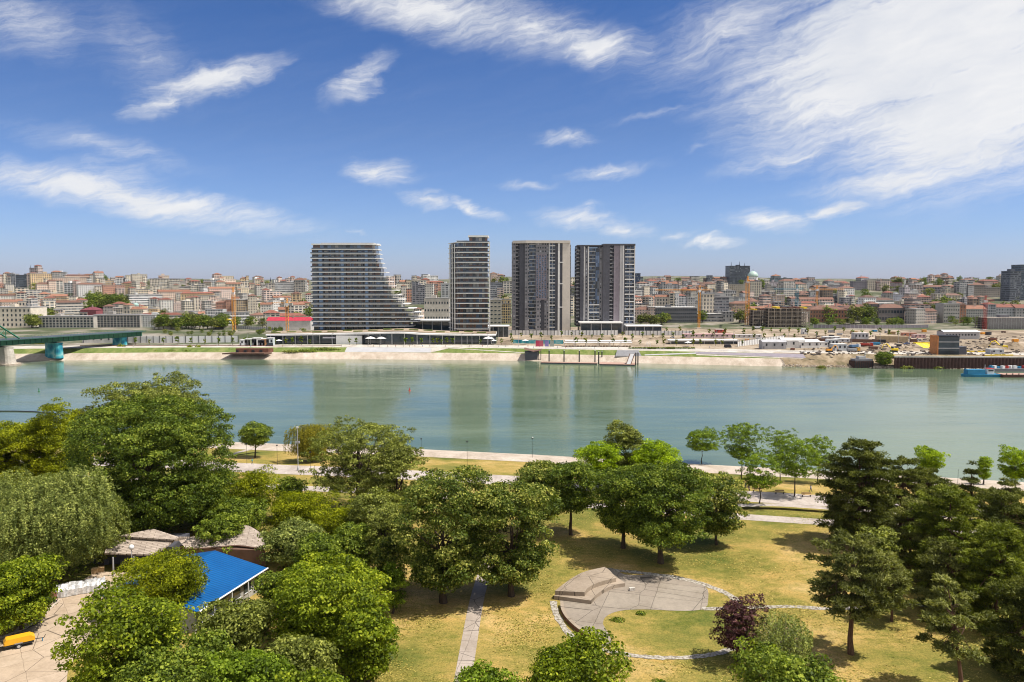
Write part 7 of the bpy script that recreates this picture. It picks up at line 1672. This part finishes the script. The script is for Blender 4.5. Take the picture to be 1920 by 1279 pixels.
for s_ in (-1, 1): m.poly([(.1, 0, .06), (-.08, 0, .06), (-.1, s_*.35, .2), (-.2, s_*.7, .12), (.05, s_*.38, .22)] if s_ > 0 else [(.05, s_*.38, .22), (-.2, s_*.7, .12), (-.1, s_*.35, .2), (-.08, 0, .06), (.1, 0, .06)])
m.build('gull_body', M_white, bd)
# ground cover under the left trees
g_ = np.random.default_rng(21); n = 26000
px = g_.uniform(-60, 760, n); py = g_.uniform(900, 1400, n); C = []
YP = [(-200,1440),(120,1440),(140,1255),(210,1195),(305,1135),(345,1085),(345,1040),(190,1040),(175,1066),(120,1100),(52,1142),(10,1184),(-130,1234)]
def inyard(x, y):
    if (x-330)/190 < 1 and x > 330 and 1020 < y < 1160: return True
    c = False; n = len(YP)
    for i in range(n):
        (x1, y1), (x2, y2) = YP[i], YP[i-1]
        if (y1 > y) != (y2 > y) and x < (x2-x1)*(y-y1)/(y2-y1)+x1: c = not c
    return c
d0 = g_.random(n)
for a, b_, k in zip(px, py, d0):
    if inyard(a, b_): continue
    if a > 560 and b_ > 1150 and a > 700: continue
    if a > 690 and g_.random() < .6: continue
    q = at_z(a, b_, 7); C.append((q.x, q.y, 7+g_.uniform(.05, .9)**1.5))
C = np.array(C); v = leaf_faces(C, g_.normal(size=C.shape)*.6+np.array([0, 0, .8]), .55, .6, g_)
o = leaf_object('undergrowth', v, g_.random(len(C)), LEAF['mid'], None); tag(o, 'low green undergrowth and weeds beneath the left hand trees', 'undergrowth', kind='stuff')
# grass blades over the lawn that is near the lens
n = 60000; px = g_.uniform(500, 1960, n); py = g_.uniform(960, 1330, n); P = [at_z(a, b_, 7) for a, b_ in zip(px, py)]
C = np.array([(p.x, p.y, 7.0) for p in P]); nz_ = (np.sin(C[:, 0]*.23)+np.sin(C[:, 1]*.31+C[:, 0]*.11)+np.sin(C[:, 0]*.71-C[:, 1]*.53)*.6)
C = C[nz_+g_.normal(size=len(C))*.7 > .1]; C[:, 2] = 7.03
def on_lawn(x, y):
    u, w = proj(x, y, 7.); su, sw = (u-900)*3.692, (w-1000)*3.692
    return not ((500 < su < 1700 and 230 < sw < 880) or (835 < u < 925 and w > 1040) or (u < 560))
C = np.array([c for c in C if on_lawn(c[0], c[1])])
C = np.concatenate([C+g_.normal(size=C.shape)*np.array([.25, .25, 0]) for _ in range(2)]); C[:, 2] = 7.03
LEAF['grass'] = mk_leaf('grass_blades', (.20, .20, .05), (.28, .23, .08), (.40, .32, .14), .1)
v = leaf_faces(C, g_.normal(size=C.shape)*.16+np.array([0, 0, 1.]), .24, .6, g_); o = leaf_object('lawn_grass', v, g_.random(len(C)), LEAF['grass'], None); tag(o, 'dry and green grass tufts over the park lawn', 'grass', kind='stuff')
# ---------------------------------------------------------------- haze over the whole place
m = MB().box(-9400, 9400, -60, 9900, -30, 170)
hz_ = bpy.data.materials.new('haze_air'); hz_.use_nodes = True; t = hz_.node_tree; t.nodes.remove(t.nodes['Principled BSDF'])
pv = t.nodes.new('ShaderNodeVolumePrincipled'); pv.inputs['Color'].default_value = (.80, .86, 1.0, 1); pv.inputs['Density'].default_value = .000014; pv.inputs['Anisotropy'].default_value = .2
t.links.new(pv.outputs[0], t.nodes['Material Output'].inputs['Volume'])
o = m.build('haze', hz_); tag(o, 'thin pale haze over the river and the far city', 'haze', kind='stuff')

if True:
    import re as _re
    for _o in bpy.data.objects:
        if _o.get('label') and len(_re.findall(r"[A-Za-z0-9][A-Za-z0-9'-]*", _o['label'])) > 16: print('LONG', _o.name, _o['label'])
print('LEAVES', sum(s[0] for s in STAT))
